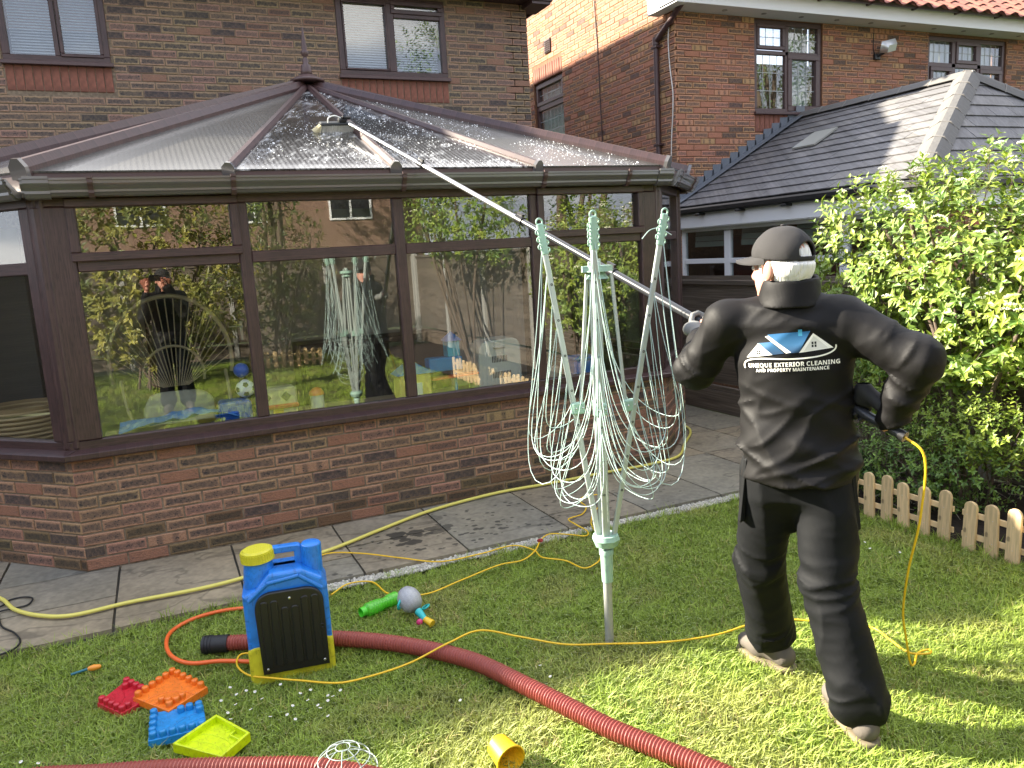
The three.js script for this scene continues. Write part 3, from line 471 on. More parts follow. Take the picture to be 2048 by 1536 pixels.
  const tg = new THREE.PlaneGeometry(0.3, 0.4, 12, 1), tp = tg.attributes.position; for (let i = 0; i < tp.count; i++) { const x = tp.getX(i) / 0.3 + 0.5; tp.setZ(i, 0.026 * Math.sin(x * 6.283 * 1)); }
  tg.computeVertexNormals(); const tile = mergeGeometries([tg, tg.clone().scale(1, 1, 1).translate(0, 0, -0.014)], false).rotateX(-Math.PI / 2 + 0);
  const roof = part('roof', poly([[XB - 0.25, 4.72, eZ + 0.05], [16.2, 4.72, eZ + 0.05], [16.2, 7.6, ZB - 4.3], [XB - 0.25, 7.6, ZB - 4.3]]), tileM[1], h);
  for (let j = 0; j < 5; j++) for (let i = 0; i < 32; i++) { if (j > 1 && i < 10) continue; const d = j * 0.33 - 0.02; part('roof_tile', tile, tileM[(i * 7 + j * 5) % 3], roof, [XB - 0.1 + i * 0.3, 4.77 + d * 0.62 * 0.85, eZ + 0.03 - d * 0.85], [pitch - 0.05, 0, 0]); }
  // rainwater pipe with swan neck, on the side wall by the corner
  const dp = part('downpipe', merge([rod([XB - 0.05, 0, ZB - 0.33], [XB - 0.05, 4.22, ZB - 0.33], 0.034, 14), rod([XB - 0.05, 4.22, ZB - 0.33], [XB - 0.06, 4.6, eZ + 0.06], 0.034, 14), rod([XB - 0.05, 4.18, ZB - 0.33], [XB - 0.05, 4.27, ZB - 0.33], 0.042, 14)]), brownPipe, h);
  for (const y of [2.95, 4.14]) part('pipe_clip', rbox(XB - 0.09, XB, y, y + 0.03, ZB - 0.39, ZB - 0.27, 0.004), brownPipe, dp);
  part('cable', tube([[XB - 0.012, 4.36, ZB - 0.1], [XB - 0.012, 4.2, ZB - 0.12], [XB - 0.014, 3.9, ZB - 0.1], [XB - 0.012, 3.55, ZB - 0.05], [XB - 0.013, 3.3, ZB - 0.06], [XB - 0.012, 3.0, ZB - 0.1], [XB - 0.012, 2.4, ZB - 0.13]], 0.008, 60, 6), std(col(0.62, 0.6, 0.56), 0.5), h, null, null, 'off-white cable');
  part('cable', tube([[XB - 0.012, 5.6, ZB - 1.85], [XB - 0.02, 5.0, ZB - 1.83], [XB - 0.012, 4.4, ZB - 1.8], [XB - 0.014, 3.7, ZB - 1.78], [XB - 0.012, 2.5, ZB - 1.75]], 0.008, 40, 6), std(col(0.06, 0.04, 0.04), 0.5), h, null, null, 'thin dark cable');
  // floodlight
  const fl = thing('floodlight', 'silver floodlight on a black bracket on the neighbour\'s brick wall', 'floodlight', [10.12, 4.13, ZB]);
  part('bracket', merge([rbox(-0.05, 0.05, -0.06, 0.02, 0.0, 0.05, 0.008), rod([0, -0.02, 0.04], [0.03, 0.02, 0.13], 0.018, 10)]), blackPlastic, fl);
  const head = new THREE.Group(); const hm = part('lamp_housing', new THREE.CylinderGeometry(0.085, 0.14, 0.1, 4, 1).rotateY(Math.PI / 4).scale(1.15, 1, 0.8), std(col(0.7, 0.71, 0.7), 0.35, { metalness: 0.5 }), fl, [0.08, 0.08, 0.17], [2.1, 0.25, 0]);
  part('lamp_glass', new THREE.BoxGeometry(0.2, 0.004, 0.13), std(col(0.22, 0.24, 0.22), 0.15), hm, [0, -0.051, 0]);
  part('cable', tube([[-0.02, 0.0, 0.02], [-0.05, 0.06, 0.015], [-0.055, 0.2, 0.012], [-0.05, 0.3, 0.012]], 0.006, 20, 6), rubber, fl);
}
// ---------- single-storey extension with slate roof ----------
{
  const h = thing('garden_room', 'single storey white windowed extension with a hipped grey slate roof', 'extension');
  const ex = 6.6, ey = 2.14, rx = 8.75, ry = 3.28, zf = 0.27, zp = -0.9, xo = 10.9;
  const slT = tex(256, 256, (u, v) => { const n = fbm(u * 12, v * 12, 5, 81, 12, 12), f = fbm(u * 48, v * 48, 2, 82, 48, 48), k = 0.74 + 0.3 * n + 0.2 * (f - 0.5); return [0.45 * k, 0.445 * k, 0.445 * k]; });
  const slates = [[0.95, 0.95, 0.97], [0.85, 0.85, 0.87], [1.05, 1.03, 1.0], [0.9, 0.89, 0.9]].map((c) => std(col(...c), 0.68, { map: slT, bumpMap: fineNoise, bumpScale: 0.002 }));
  const base = part('roof', mergeGeometries([slab3([[ex, ey, ZB], [ex, ey, zf], [rx, ry, zp], [rx, ry, ZB]], 0.03), slab3([[ex, ey, zf], [xo, ey, zf], [rx, ry, zp]], 0.03), slab3([[rx, ry, zp], [xo, ey, zf], [xo, ey, ZB], [rx, ry, ZB]], 0.03)], false), std(col(0.05, 0.05, 0.052), 0.9), h);
  const r = rng(44);
  // slates laid course by course: P(s, t): t up the slope 0..1, s along the eave in metres
  function lay(P, len, rowsN, e0, e1, wdt, nrm, keep) {
    const N = V(...nrm), up = V(...P(0, 1)).sub(V(...P(0, 0))).normalize();
    for (let j = 0; j < rowsN; j++) {
      const t0 = j / rowsN, t1 = (j + 1) / rowsN, off = (j % 2) * wdt * 0.5 + 0.02;
      for (let k = -1; k * wdt < len + wdt; k++) {
        let a = k * wdt + off + 0.002, b = a + wdt - 0.005; const cl = (s, t) => clamp(s, e0(t), e1(t));
        const q = [[cl(a, t0), t0], [cl(b, t0), t0], [cl(b, t1), t1], [cl(a, t1), t1]]; if (q[1][0] - q[0][0] < 0.03 && q[2][0] - q[3][0] < 0.03) continue;
        const lift = 0.02 + r() * 0.004, pts = q.map(([s, t], i) => { const p = V(...P(s, t)).addScaledVector(N, i < 2 ? lift : 0.008); if (i > 1) p.addScaledVector(up, 0.01); return p.toArray(); });
        if (V(...pts[1]).sub(V(...pts[0])).cross(V(...pts[2]).sub(V(...pts[0]))).dot(N) < 0) pts.reverse();
        if (q[1][0] - q[0][0] < 0.004 || q[2][0] - q[3][0] < 0.004) { const u = []; for (const p of pts) if (!u.length || u.every((o) => V(...o).distanceTo(V(...p)) > 0.006)) u.push(p); if (u.length < 3) continue; part('slate', slab3(u, 0.009, (p) => [p[0] + p[2] * 0.7 + k, p[1] + p[2] * 0.3 + j]), slates[Math.floor(r() * 4)], base); }
        else part('slate', slab3(pts, 0.009, (p) => [p[0] + p[2] * 0.7 + k, p[1] + p[2] * 0.3 + j]), slates[Math.floor(r() * 4)], base);
      }
    }
  }
  const Ls = -ZB + zf;
  lay((s, t) => [lerp(ex - 0.03, rx, t), lerp(ey - 0.012, ry, t), ZB + s], Ls, 13, () => 0.02, (t) => lerp(Ls, zp - ZB, t), 0.32, [-0.4716, 0.8818, 0]);
  lay((s, t) => [ex + s, lerp(ey - 0.02, ry, t), lerp(zf + 0.03, zp, t)], xo - ex, 9, (t) => lerp(0, rx - ex, t), (t) => lerp(xo - ex, rx - ex, t), 0.33, [0, 0.715, 0.7]);
  // ridge and hip tiles, mortar-bedded
  const rt = std(col(0.12, 0.115, 0.108), 0.9, { bumpMap: fineNoise, bumpScale: 0.006 }), rp = [[-0.13, -0.05], [-0.06, 0.012], [-0.03, 0.03], [0.03, 0.03], [0.06, 0.012], [0.13, -0.05], [0.11, -0.055], [0, 0.008], [-0.11, -0.055]].reverse();
  const caps = (a, b, n, up) => { const A = V(...a), B = V(...b); for (let i = 0; i < n; i++) { const p = A.clone().lerp(B, i / n).add(V(0, 0.035 + 0.004 * (i % 2), 0)), q = A.clone().lerp(B, (i + 1) / n - 0.006).add(V(0, 0.035, 0)), m = part('ridge_tile', sweep(rp, p.toArray(), q.toArray(), up), rt, base); part('mortar_joint', sweep([[-0.13, -0.055], [0.13, -0.055], [0.05, 0.034], [-0.05, 0.034]], q.toArray(), q.clone().lerp(p, -0.035).toArray(), up), std(col(0.2, 0.185, 0.17), 0.95), base); } };
  caps([rx, ry, zp], [rx, ry, ZB + 0.01], 6, [0, 1, 0]); caps([ex, ey, zf], [rx, ry, zp], 7, [-0.35, 0.8, 0.4]); caps([xo, ey, zf], [rx, ry, zp], 7, [0.35, 0.8, 0.4]);
  part('roof_light', slab3([[7.62, 2.725, -2.3], [7.62, 2.725, -1.95], [7.98, 2.915, -1.95], [7.98, 2.915, -2.3]].map((p) => [p[0], p[1] + 0.012, p[2]]), 0.02), std(col(0.27, 0.27, 0.24), 0.4), base);
  // lead flashing stepped up the brickwork
  const lead = std(col(0.13, 0.145, 0.165), 0.6, { bumpMap: fineNoise, bumpScale: 0.004 });
  part('flashing', slab3([[ex + 0.02, ey + 0.055, ZB + 0.015], [ex + 0.02, ey + 0.055, ZB + 0.16], [rx - 0.05, ry + 0.035, ZB + 0.16], [rx - 0.05, ry + 0.035, ZB + 0.015]], 0.004), lead, h);
  for (let i = 0; i < 15; i++) { const x = ex + 0.08 + i * 0.14, y = ey + (x - ex) * 0.535; part('flashing_step', slab3([[x, y, ZB + 0.012], [x + 0.17, y + 0.085, ZB + 0.012], [x + 0.17, y + 0.2, ZB + 0.012], [x + 0.02, y + 0.19, ZB + 0.012]], 0.003), lead, h); }
  // eaves
  part('gutter', merge([rbox(ex - 0.1, ex - 0.01, ey - 0.1, ey - 0.02, ZB, zf + 0.1, 0.02), rbox(ex - 0.01, xo, ey - 0.1, ey - 0.02, zf + 0.01, zf + 0.1, 0.02)]), blackPlastic, h);
  for (let i = 0; i < 5; i++) part('bracket', rbox(ex - 0.105, ex - 0.0, ey - 0.125, ey - 0.1, ZB + 0.62 + i * 0.7, ZB + 0.66 + i * 0.7 + 0.03, 0.004), blackPlastic, h);
  part('fascia', merge([rbox(ex - 0.012, ex + 0.01, ey - 0.26, ey - 0.015, ZB, zf, 0.003), rbox(ex, xo, ey - 0.26, ey - 0.015, zf - 0.012, zf + 0.008, 0.003)]), whitePlastic, h);
  part('soffit', rbox(ex, XB + 0.1, ey - 0.27, ey - 0.25, ZB, zf, 0.002), whitePlastic, h);
  const L2 = Ls - 0.12, wall = part('wall', merge([rbox(0, L2, -0.06, 0.95, -0.2, 0, 0.001), rbox(0, 0.06, 0.95, 1.88, -0.2, 0, 0.001)]), mortarB, h, [XB, 0, ZB], [0, -Math.PI / 2, 0]);
  layBricks(wall, brickB, { u0: 0, u1: L2, v0: 0.45, v1: 1.88, seed: 51, zf: 0.006, limit: 0, openings: [[0.06, L2, 0.95, 2]] });
  const bays = [0.06, 0.92, 1.78, 2.64, L2], ps = [], bars = [];
  for (let i = 0; i < 4; i++) { const a = bays[i] + (i ? 0.05 : 0.06), b = bays[i + 1] - 0.05; ps.push([a, b, 1.5, 1.82], [a, b, 1.0, 1.44]); if (i) bars.push([bays[i] - 0.05, bays[i] + 0.05, 1.0, 1.82]); bars.push([a, b, 1.44, 1.5]); }
  const w = windowUnit(h, 'window', 0.06, L2, 0.95, 1.88, ps, whitePlastic, { z: 0.01, t: 0.05, bars, glass: darkGlass }); w.position.set(XB, 0, ZB); w.rotation.y = -Math.PI / 2;
  for (let i = 0; i < 4; i++) { const b = part('roman_blind', merge([0, 1, 2].map((k) => rbox(bays[i] + 0.1, bays[i + 1] - 0.06, 1.64 + k * 0.07, 1.705 + k * 0.07, -0.13 - k * 0.006, -0.12 - k * 0.006, 0.003))), std(col(0.5, 0.5, 0.42), 0.9), h, [XB, 0, ZB], [0, -Math.PI / 2, 0]); }
  part('red_reflection_wall', merge([rbox(XB + 0.7, XB + 0.8, 0, 1.75, ZB, zf - 0.1, 0.001)]), std(col(0.42, 0.13, 0.09), 0.9), h);  // added wall; its red stands in for brick reflected in the panes
  const fw = part('wall', rbox(XB - 0.0, xo - 0.1, -0.06, 1.88, -0.2, 0, 0.001), mortarB, h, [0, 0, zf - 0.12]);
  layBricks(fw, brickB, { u0: XB, u1: xo - 0.1, v0: 0.6, v1: 1.88, seed: 52, zf: 0.006, limit: 0 });
}
// ---------- timber fences ----------
const oldWood = tex(512, 128, (u, v) => { const n = fbm(u * 5, v * 44, 4, 101, 5, 44), m = fbm(u * 3, v * 3, 3, 102, 3, 3), k = (0.55 + 0.6 * n) * (0.75 + 0.5 * m); return [0.47 * k, 0.42 * k, 0.37 * k]; });
const fenceMats = [0.8, 1, 0.9].map((k) => std(col(k, k, k), 0.92, { map: rep(oldWood, 0.6, 6), bumpMap: rep(oldWood, 0.6, 6), bumpScale: 0.003 }));
const postM = std(col(0.32, 0.31, 0.29), 0.95, { bumpMap: rep(fineNoise, 2, 2), bumpScale: 0.003 });
function wavyBoard(L, H, seed) { const g = new THREE.BoxGeometry(L, H, 0.014, 22, 1, 1), p = g.attributes.position, uv = g.attributes.uv; for (let i = 0; i < p.count; i++) { const x = p.getX(i), y = p.getY(i); if (y < 0) { p.setY(i, y + 0.035 * (fbm(x * 2.2 + seed * 7, seed, 3, 111) - 0.5)); p.setZ(i, p.getZ(i) + 0.012); } uv.setXY(i, x, y); } g.computeVertexNormals(); return g; }
const boards = [0, 1, 2, 3, 4, 5].map((s) => wavyBoard(1.78, 0.165, s + 1));
function timberFence(label, o, turn, panels, H, name = 'timber_fence') {
  const f = thing(name, label, 'fence', o, turn), r = rng(7 + panels);
  for (let i = 0; i < panels; i++) {
    const x = i * 1.86; part('post', cbox(0.09, H + 0.12, 0.09, 0.008), postM, f, [x, (H + 0.12) / 2 - 0.06, -0.045]);
    part('gravel_board', cbox(1.77, 0.22, 0.03, 0.006), fenceMats[1], f, [x + 0.93, 0.1, -0.035]); part('rail', cbox(1.77, 0.045, 0.05, 0.005), fenceMats[2], f, [x + 0.93, 0.235, -0.018]);
    for (let y = 0.3; y < H - 0.06; y += 0.13) part('board', boards[Math.floor(r() * 6)], fenceMats[Math.floor(r() * 3)], f, [x + 0.93, y + 0.075, -0.034 + 0.006 * r()], [0.06, 0, (r() - 0.5) * 0.008]);
    part('capping', cbox(1.8, 0.05, 0.06, 0.006), fenceMats[0], f, [x + 0.93, H, -0.03]);
  }
  part('post', cbox(0.09, H + 0.12, 0.09, 0.008), postM, f, [panels * 1.86, (H + 0.12) / 2 - 0.06, -0.045]); return f;
}
timberFence('low weathered timber fence of wavy boards beside the neighbour\'s extension', [5.66, 0, 0.86], Math.PI / 2, 3, 1.3).position.z = 1.51;
timberFence('weathered timber fence running behind the flowering shrubs', [5.66, 0, 10.9], Math.PI / 2, 5, 1.75);
timberFence('weathered timber fence across the far end of the lawn', [5.6, 0, 11.0], Math.PI, 6, 1.8);

timberFence('added weathered timber fence on the unseen left side, darkening the left panes', [-4.7, 0, -3.2], -Math.PI / 2, 8, 1.8);  // added out of view to darken what the left panes mirror

// ---------- little picket fences edging the bed ----------
{
  const woodT = tex(128, 512, (u, v) => { const n = fbm(u * 20, v * 4, 4, 121, 20, 4), kn = smooth(0.72, 0.78, fbm(u * 3, v * 8, 2, 122, 3, 8)), k = 0.82 + 0.3 * n - 0.25 * kn; return [0.88 * k, 0.77 * k, 0.6 * k]; });
  const pale = [0.95, 0.85, 1].map((k) => std(col(k, k * 0.97, k * 0.92), 0.75, { map: woodT, bumpMap: woodT, bumpScale: 0.001 }));
  const sh0 = new THREE.Shape(); sh0.moveTo(-0.034, 0); sh0.lineTo(0.034, 0); sh0.lineTo(0.034, 0.262); sh0.quadraticCurveTo(0.032, 0.294, 0, 0.296); sh0.quadraticCurveTo(-0.032, 0.294, -0.034, 0.262);
  const pg = new THREE.ExtrudeGeometry(sh0, { depth: 0.014, bevelEnabled: true, bevelSize: 0.002, bevelThickness: 0.002, bevelSegments: 1, curveSegments: 6 }); { const p = pg.attributes.position, uv = pg.attributes.uv; for (let i = 0; i < p.count; i++) uv.setXY(i, p.getX(i) * 8 + 0.5, p.getY(i) * 3); }
  const nailG = new THREE.SphereGeometry(0.0022, 6, 4).scale(1, 1, 0.4);
  const sec = (zs, x, label, y = -0.03, ext = 0.05) => {
    const z0 = zs[0], f = thing('picket_fence', label, 'picket fence', [x, y, z0], -Math.PI / 2, 'picket fences edging the flower bed'), L = zs[zs.length - 1] - z0;
    zs.forEach((z, i) => part('picket', pg, pale[i % 3], f, [z - z0, (((i * 37) % 5) - 2) * 0.006, 0.0], [0, 0, (((i * 53) % 7) - 3) * 0.012]));
    zs.forEach((z, i) => { for (const yy of [0.088, 0.212]) part('nail', nailG, steel, f, [z - z0 + (((i * 29) % 5) - 2) * 0.004, yy, 0.0165]); });
    for (const yy of [0.09, 0.21]) part('rail', cbox(L + 2 * ext, 0.032, 0.012, 0.002), pale[2], f, [L / 2, yy, -0.008]);
    f.scale.x = 1; return f;
  };
  const mk = (zs, lab) => { const s = sec(zs, 4.385, lab); s.rotation.y = -Math.PI / 2; s.position.set(4.385, -0.03, zs[0]); return s; };
  mk([1.33, 1.46, 1.591, 1.723, 1.845, 1.965, 2.096, 2.219], 'small pale picket fence section whose nearest picket is by the rail gap');
  mk([2.368, 2.495, 2.607, 2.735, 2.86], 'sunlit small pale picket fence section in front of the rail gap, nearest the camera');
  mk([3.02, 3.15, 3.27, 3.4, 3.53, 3.66, 3.79, 3.92, 4.05, 4.18], 'small pale picket fence section edging the bed beside the camera'); mk([4.32, 4.45, 4.58, 4.71, 4.84, 4.97, 5.1, 5.23, 5.36, 5.5], 'small pale picket fence section edging the bed behind the camera');
  const b1 = mk([0, 0.13, 0.26, 0.39, 0.52, 0.65, 0.78, 0.91, 1.04, 1.17], 'small pale picket fence section in front of the far shrubs'); b1.rotation.y = Math.PI; b1.position.set(3.1, -0.03, 8.9);
}

// ---------- leaves ----------
function leafCloud(list) { // list of { p, d (tip direction), n (face normal), L, W, c }
  const n = list.length, pos = new Float32Array(n * 36), nor = new Float32Array(n * 36), colr = new Float32Array(n * 36), uv = new Float32Array(n * 24); let o = 0;
  const s = V(0, 0, 0), b = V(0, 0, 0), d = V(0, 0, 0), q = V(0, 0, 0);
  for (const f of list) {
    d.copy(f.d).normalize(); s.copy(d).cross(f.n).normalize(); b.copy(s).cross(d).normalize();
    const P = (u, v, w) => [f.p.x + d.x * u + s.x * v + b.x * w, f.p.y + d.y * u + s.y * v + b.y * w, f.p.z + d.z * u + s.z * v + b.z * w];
    const A = P(0, 0, 0), L = P(f.L * 0.45, f.W / 2, 0.12 * f.W), R = P(f.L * 0.45, -f.W / 2, 0.12 * f.W), M = P(f.L * 0.48, 0, -0.06 * f.W), T = P(f.L, 0, -0.18 * f.L);
    for (const t of [[A, M, L], [A, R, M], [L, M, T], [M, R, T]]) for (const v of t) { pos[o * 3] = v[0]; pos[o * 3 + 1] = v[1]; pos[o * 3 + 2] = v[2]; colr[o * 3] = f.c[0]; colr[o * 3 + 1] = f.c[1]; colr[o * 3 + 2] = f.c[2]; o++; }
  }
  const g = new THREE.BufferGeometry(); g.setAttribute('position', new THREE.BufferAttribute(pos, 3)); g.setAttribute('color', new THREE.BufferAttribute(colr, 3)); g.setAttribute('uv', new THREE.BufferAttribute(uv, 2)); g.computeVertexNormals(); return g;
}
const leafM = phys('#ffffff', 0.5, { vertexColors: true, transmission: 0.38, thickness: 0, side: THREE.DoubleSide });
const barkM = std(col(0.13, 0.095, 0.07), 0.95, { bumpMap: rep(fineNoise, 2, 6), bumpScale: 0.003 });
// shrub made of shoots: each shoot is a short twig with pairs of leaves
function shrub(name, label, category, base, o, group) {
  const g = thing(name, label, category, base, 0, group), r = rng(o.seed), leaves = [], twigs = [], flowers = [], B = V(0, 0, 0);
  const stems = []; for (let i = 0; i < (o.stems || 7); i++) { const a = r() * 6.283, k = 0.3 + 0.6 * r(), e = V(o.c[0] + Math.cos(a) * o.r[0] * k, o.c[1] + o.r[1] * (0.1 + 0.5 * r()), o.c[2] + Math.sin(a) * o.r[2] * k), b = V(o.c[0] * 0.4 + (r() - 0.5) * o.r[0] * 0.5, 0, o.c[2] * 0.4 + (r() - 0.5) * o.r[2] * 0.7), m = b.clone().lerp(e, 0.5).add(V((r() - 0.5) * 0.2, 0.12, (r() - 0.5) * 0.25)); stems.push([b, m, e]); twigs.push(tube([b, m, e], (o.stemR || 0.014) * (0.6 + 0.6 * r()), 10, 6)); }
  for (let i = 0; i < o.shoots; i++) {
    let x, y, z, q; do { x = r() * 2 - 1; y = r() * 2 - 1; z = r() * 2 - 1; q = Math.hypot(x, y, z); } while (q > 1 || q < (o.hollow ?? 0.45));
    const lump = 0.8 + 0.42 * vn3(x * 2.2 + 5, y * 2.2 + 5, z * 2.2 + 5, o.seed), p = V(o.c[0] + x * o.r[0] * lump, o.c[1] + y * o.r[1] * lump, o.c[2] + z * o.r[2] * lump); if (p.y < (o.minY ?? 0.03)) continue; if (o.clip && o.clip(p)) continue;
    const dir = V(x / o.r[0], y / o.r[1] + 0.35, z / o.r[2]).normalize().add(V((r() - 0.5) * 0.9, (r() - 0.3) * 0.5, (r() - 0.5) * 0.9)).normalize(), len = o.shoot * (0.6 + 0.8 * r());
    if (r() < (o.twigs ?? 0.35)) twigs.push(rod(p.clone().addScaledVector(dir, -len * 1.3), p.clone().addScaledVector(dir, len), 0.0022, 4, 0.0012));
    const n = o.n || 6, ref = Math.abs(dir.y) > 0.9 ? V(1, 0, 0) : V(0, 1, 0), s = dir.clone().cross(ref).normalize(), t = s.clone().cross(dir), ph = r() * 6.283, tone = r();
    for (let k = 0; k < n; k++) {
      const a = ph + (k % 2) * Math.PI + Math.floor(k / 2) * 1.57, ax = s.clone().multiplyScalar(Math.cos(a)).addScaledVector(t, Math.sin(a)), u = 0.25 + 0.75 * (Math.floor(k / 2) / Math.max(1, n / 2 - 1)), d = ax.clone().addScaledVector(dir, 0.35 + 0.5 * u).add(V(0, -0.12 + 0.25 * r(), 0)).normalize(), nn = dir.clone().add(V(0, 0.7, 0)).addScaledVector(ax, -0.3).add(V((r() - 0.5) * 0.5, 0, (r() - 0.5) * 0.5)).normalize(), L = o.leaf * (0.65 + 0.6 * r()) * (1.1 - 0.35 * u);
      const v = 0.8 + 0.4 * r(), y2 = clamp(tone + (r() - 0.5) * 0.4), c = [lerp(o.c1[0], o.c2[0], y2) * v, lerp(o.c1[1], o.c2[1], y2) * v, lerp(o.c1[2], o.c2[2], y2) * v];
      leaves.push({ p: p.clone().addScaledVector(dir, len * u), d, n: nn, L, W: L * (o.wide || 0.5), c });
    }
    if (o.flowers && r() < o.flowers && y > -0.3) { const c = p.clone().addScaledVector(dir, len + 0.02); for (let k = 0; k < 34; k++) { const a = r() * 6.283, q2 = Math.sqrt(r()) * 0.032; flowers.push(new THREE.OctahedronGeometry(0.0032 + 0.002 * r(), 0).translate(c.x + Math.cos(a) * q2, c.y + 0.012 * (1 - (q2 / 0.034) ** 2) + r() * 0.005, c.z + Math.sin(a) * q2)); } }
  }
  part('stems', merge(twigs), barkM, g); const cr = part('foliage', leafCloud(leaves), leafM, g);
  if (flowers.length) part('flower_heads', merge(flowers), std(col(0.78, 0.76, 0.62), 0.8), g);
  return g;
}
const yg = [[0.13, 0.24, 0.035], [0.36, 0.44, 0.055]];
shrub('flowering_shrub', 'large light green shrub with white flower heads behind the picket fence', 'shrub', [5.1, 0, 1.55], { seed: 3, c: [0.05, 1.38, 0.05], r: [0.52, 0.74, 1.05], shoots: 1750, shoot: 0.07, n: 6, leaf: 0.07, wide: 0.5, stems: 12, stemR: 0.013, c1: yg[0], c2: yg[1], flowers: 0.1, hollow: 0.25, minY: 0.72 });
shrub('flowering_shrub', 'tall pale green flowering shrub at the right edge of the picture', 'shrub', [5.15, 0, 2.95], { seed: 5, c: [0.02, 1.45, 0], r: [0.5, 0.78, 0.8], shoots: 1100, shoot: 0.07, n: 6, leaf: 0.075, wide: 0.52, stems: 9, stemR: 0.013, c1: yg[0], c2: yg[1], flowers: 0.1, hollow: 0.3, minY: 0.7 });
shrub('small_leaved_shrub', 'bright small leaved bush low in front of the dark shrub stems', 'shrub', [4.9, 0, 2.0], { seed: 9, c: [0, 0.5, 0], r: [0.24, 0.2, 0.42], shoots: 520, shoot: 0.05, n: 6, leaf: 0.036, wide: 0.5, stems: 6, stemR: 0.008, c1: [0.16, 0.26, 0.03], c2: [0.36, 0.46, 0.05], hollow: 0.2, minY: 0.2 });
shrub('small_leaved_shrub', 'dark green small leaved bush just behind the shaded pickets', 'shrub', [4.72, 0, 1.75], { seed: 11, c: [0, 0.26, 0], r: [0.26, 0.26, 0.6], shoots: 760, shoot: 0.045, n: 6, leaf: 0.034, wide: 0.5, stems: 8, stemR: 0.006, c1: [0.08, 0.17, 0.025], c2: [0.2, 0.32, 0.04], hollow: 0.2, minY: 0.02 });
shrub('small_leaved_shrub', 'spray of bright leaves seen under the man\'s raised elbow', 'shrub', [4.95, 0, 1.28], { seed: 13, c: [0, 0.78, 0], r: [0.24, 0.3, 0.36], shoots: 380, shoot: 0.06, n: 6, leaf: 0.045, wide: 0.45, stems: 5, stemR: 0.007, c1: [0.12, 0.22, 0.03], c2: [0.3, 0.4, 0.05], hollow: 0.2, minY: 0.2 });
shrub('small_leaved_shrub', 'little yellow green plant at the foot of the shrub by the right edge', 'shrub', [4.82, 0, 2.72], { seed: 15, c: [0, 0.13, 0], r: [0.12, 0.1, 0.14], shoots: 50, shoot: 0.04, n: 6, leaf: 0.04, wide: 0.5, stems: 3, stemR: 0.004, c1: [0.14, 0.22, 0.03], c2: [0.34, 0.42, 0.06], hollow: 0.1, minY: 0.02 });
{ // strap-leaved clump and dead twigs under the shrubs
  const r = rng(17), L = []; for (let i = 0; i < 260; i++) { const a = r() * 6.283, x = (r() - 0.5) * 0.3, z = (r() - 0.5) * 0.6; L.push({ p: V(x, 0, z), d: V(Math.cos(a) * 0.7, 1.0, Math.sin(a) * 0.7), n: V(Math.cos(a), -0.5, Math.sin(a)), L: 0.2 + 0.22 * r(), W: 0.008, c: [0.03 + 0.03 * r(), 0.07 + 0.05 * r(), 0.03] }); }
  one('strap_leaved_clump', leafCloud(L), leafM, 'dark clump of narrow strap leaves at the shaded end of the bed', 'plant', null, [4.78, 0.0, 1.15]);
  const tw = []; for (let i = 0; i < 70; i++) { const x = (r() - 0.5) * 0.9, z = (r() - 0.5) * 2.4, a = r() * 6.283, l = 0.08 + 0.25 * r(); tw.push(tube([[x, 0.02 + 0.03 * r(), z], [x + Math.cos(a) * l * 0.5, 0.03 + 0.06 * r(), z + Math.sin(a) * l * 0.5], [x + Math.cos(a + 0.5) * l, 0.015 + 0.02 * r(), z + Math.sin(a + 0.5) * l]], 0.002 + 0.002 * r(), 5, 4)); }
  for (let i = 0; i < 26; i++) { const x = 0.1 + r() * 0.4, z = (r() - 0.5) * 2.2; tw.push(tube([[x, 0, z], [x - 0.1 * r(), 0.3, z + 0.15 * (r() - 0.5)], [x - 0.25 * r(), 0.6 + 0.3 * r(), z + 0.5 * (r() - 0.5)]], 0.0035, 8, 4)); }
  const t = one('dead_twigs', merge(tw), std(col(0.3, 0.25, 0.2), 0.95), 'dry bare twigs lying and leaning among the shrub stems', 'twigs', null, [5.0, 0.0, 1.9]); t.userData.kind = 'stuff';
}
// ---------- the garden behind the camera, as the panes mirror it ----------
shrub('laurel', 'big glossy yellow green laurel bush at the far end of the lawn', 'shrub', [0.5, 0, 7.9], { seed: 21, c: [0, 1.75, 0], r: [1.5, 1.5, 0.8], shoots: 1000, shoot: 0.12, n: 7, leaf: 0.13, wide: 0.42, stems: 9, stemR: 0.02, c1: [0.12, 0.16, 0.03], c2: [0.42, 0.38, 0.07], hollow: 0.55, minY: 0.25 });
shrub('laurel', 'dark green laurel bush behind the far picket fence', 'shrub', [2.55, 0, 9.9], { seed: 23, c: [0, 1.5, 0], r: [1.0, 1.4, 0.7], shoots: 700, shoot: 0.1, n: 6, leaf: 0.1, wide: 0.42, stems: 7, stemR: 0.02, c1: [0.07, 0.11, 0.025], c2: [0.25, 0.25, 0.05], hollow: 0.5, minY: 0.2 });
shrub('laurel', 'yellow green laurel bush at the left end of the far fence', 'shrub', [-2.3, 0, 8.6], { seed: 25, c: [0, 1.6, 0], r: [1.4, 1.5, 0.8], shoots: 700, shoot: 0.12, n: 6, leaf: 0.12, wide: 0.42, stems: 7, stemR: 0.02, c1: [0.1, 0.15, 0.03], c2: [0.36, 0.34, 0.06], hollow: 0.5, minY: 0.25 });
shrub('laurel', 'added dark evergreen bush on the unseen left side, darkening the left panes', 'shrub', [-3.9, 0, 2.6], { seed: 35, c: [0, 1.35, 0], r: [0.75, 1.5, 2.2], shoots: 900, shoot: 0.1, n: 6, leaf: 0.11, wide: 0.42, stems: 8, stemR: 0.02, c1: [0.03, 0.06, 0.02], c2: [0.08, 0.12, 0.03], hollow: 0.4, minY: 0.1 });  // added beside the left fence to darken the mirrored view
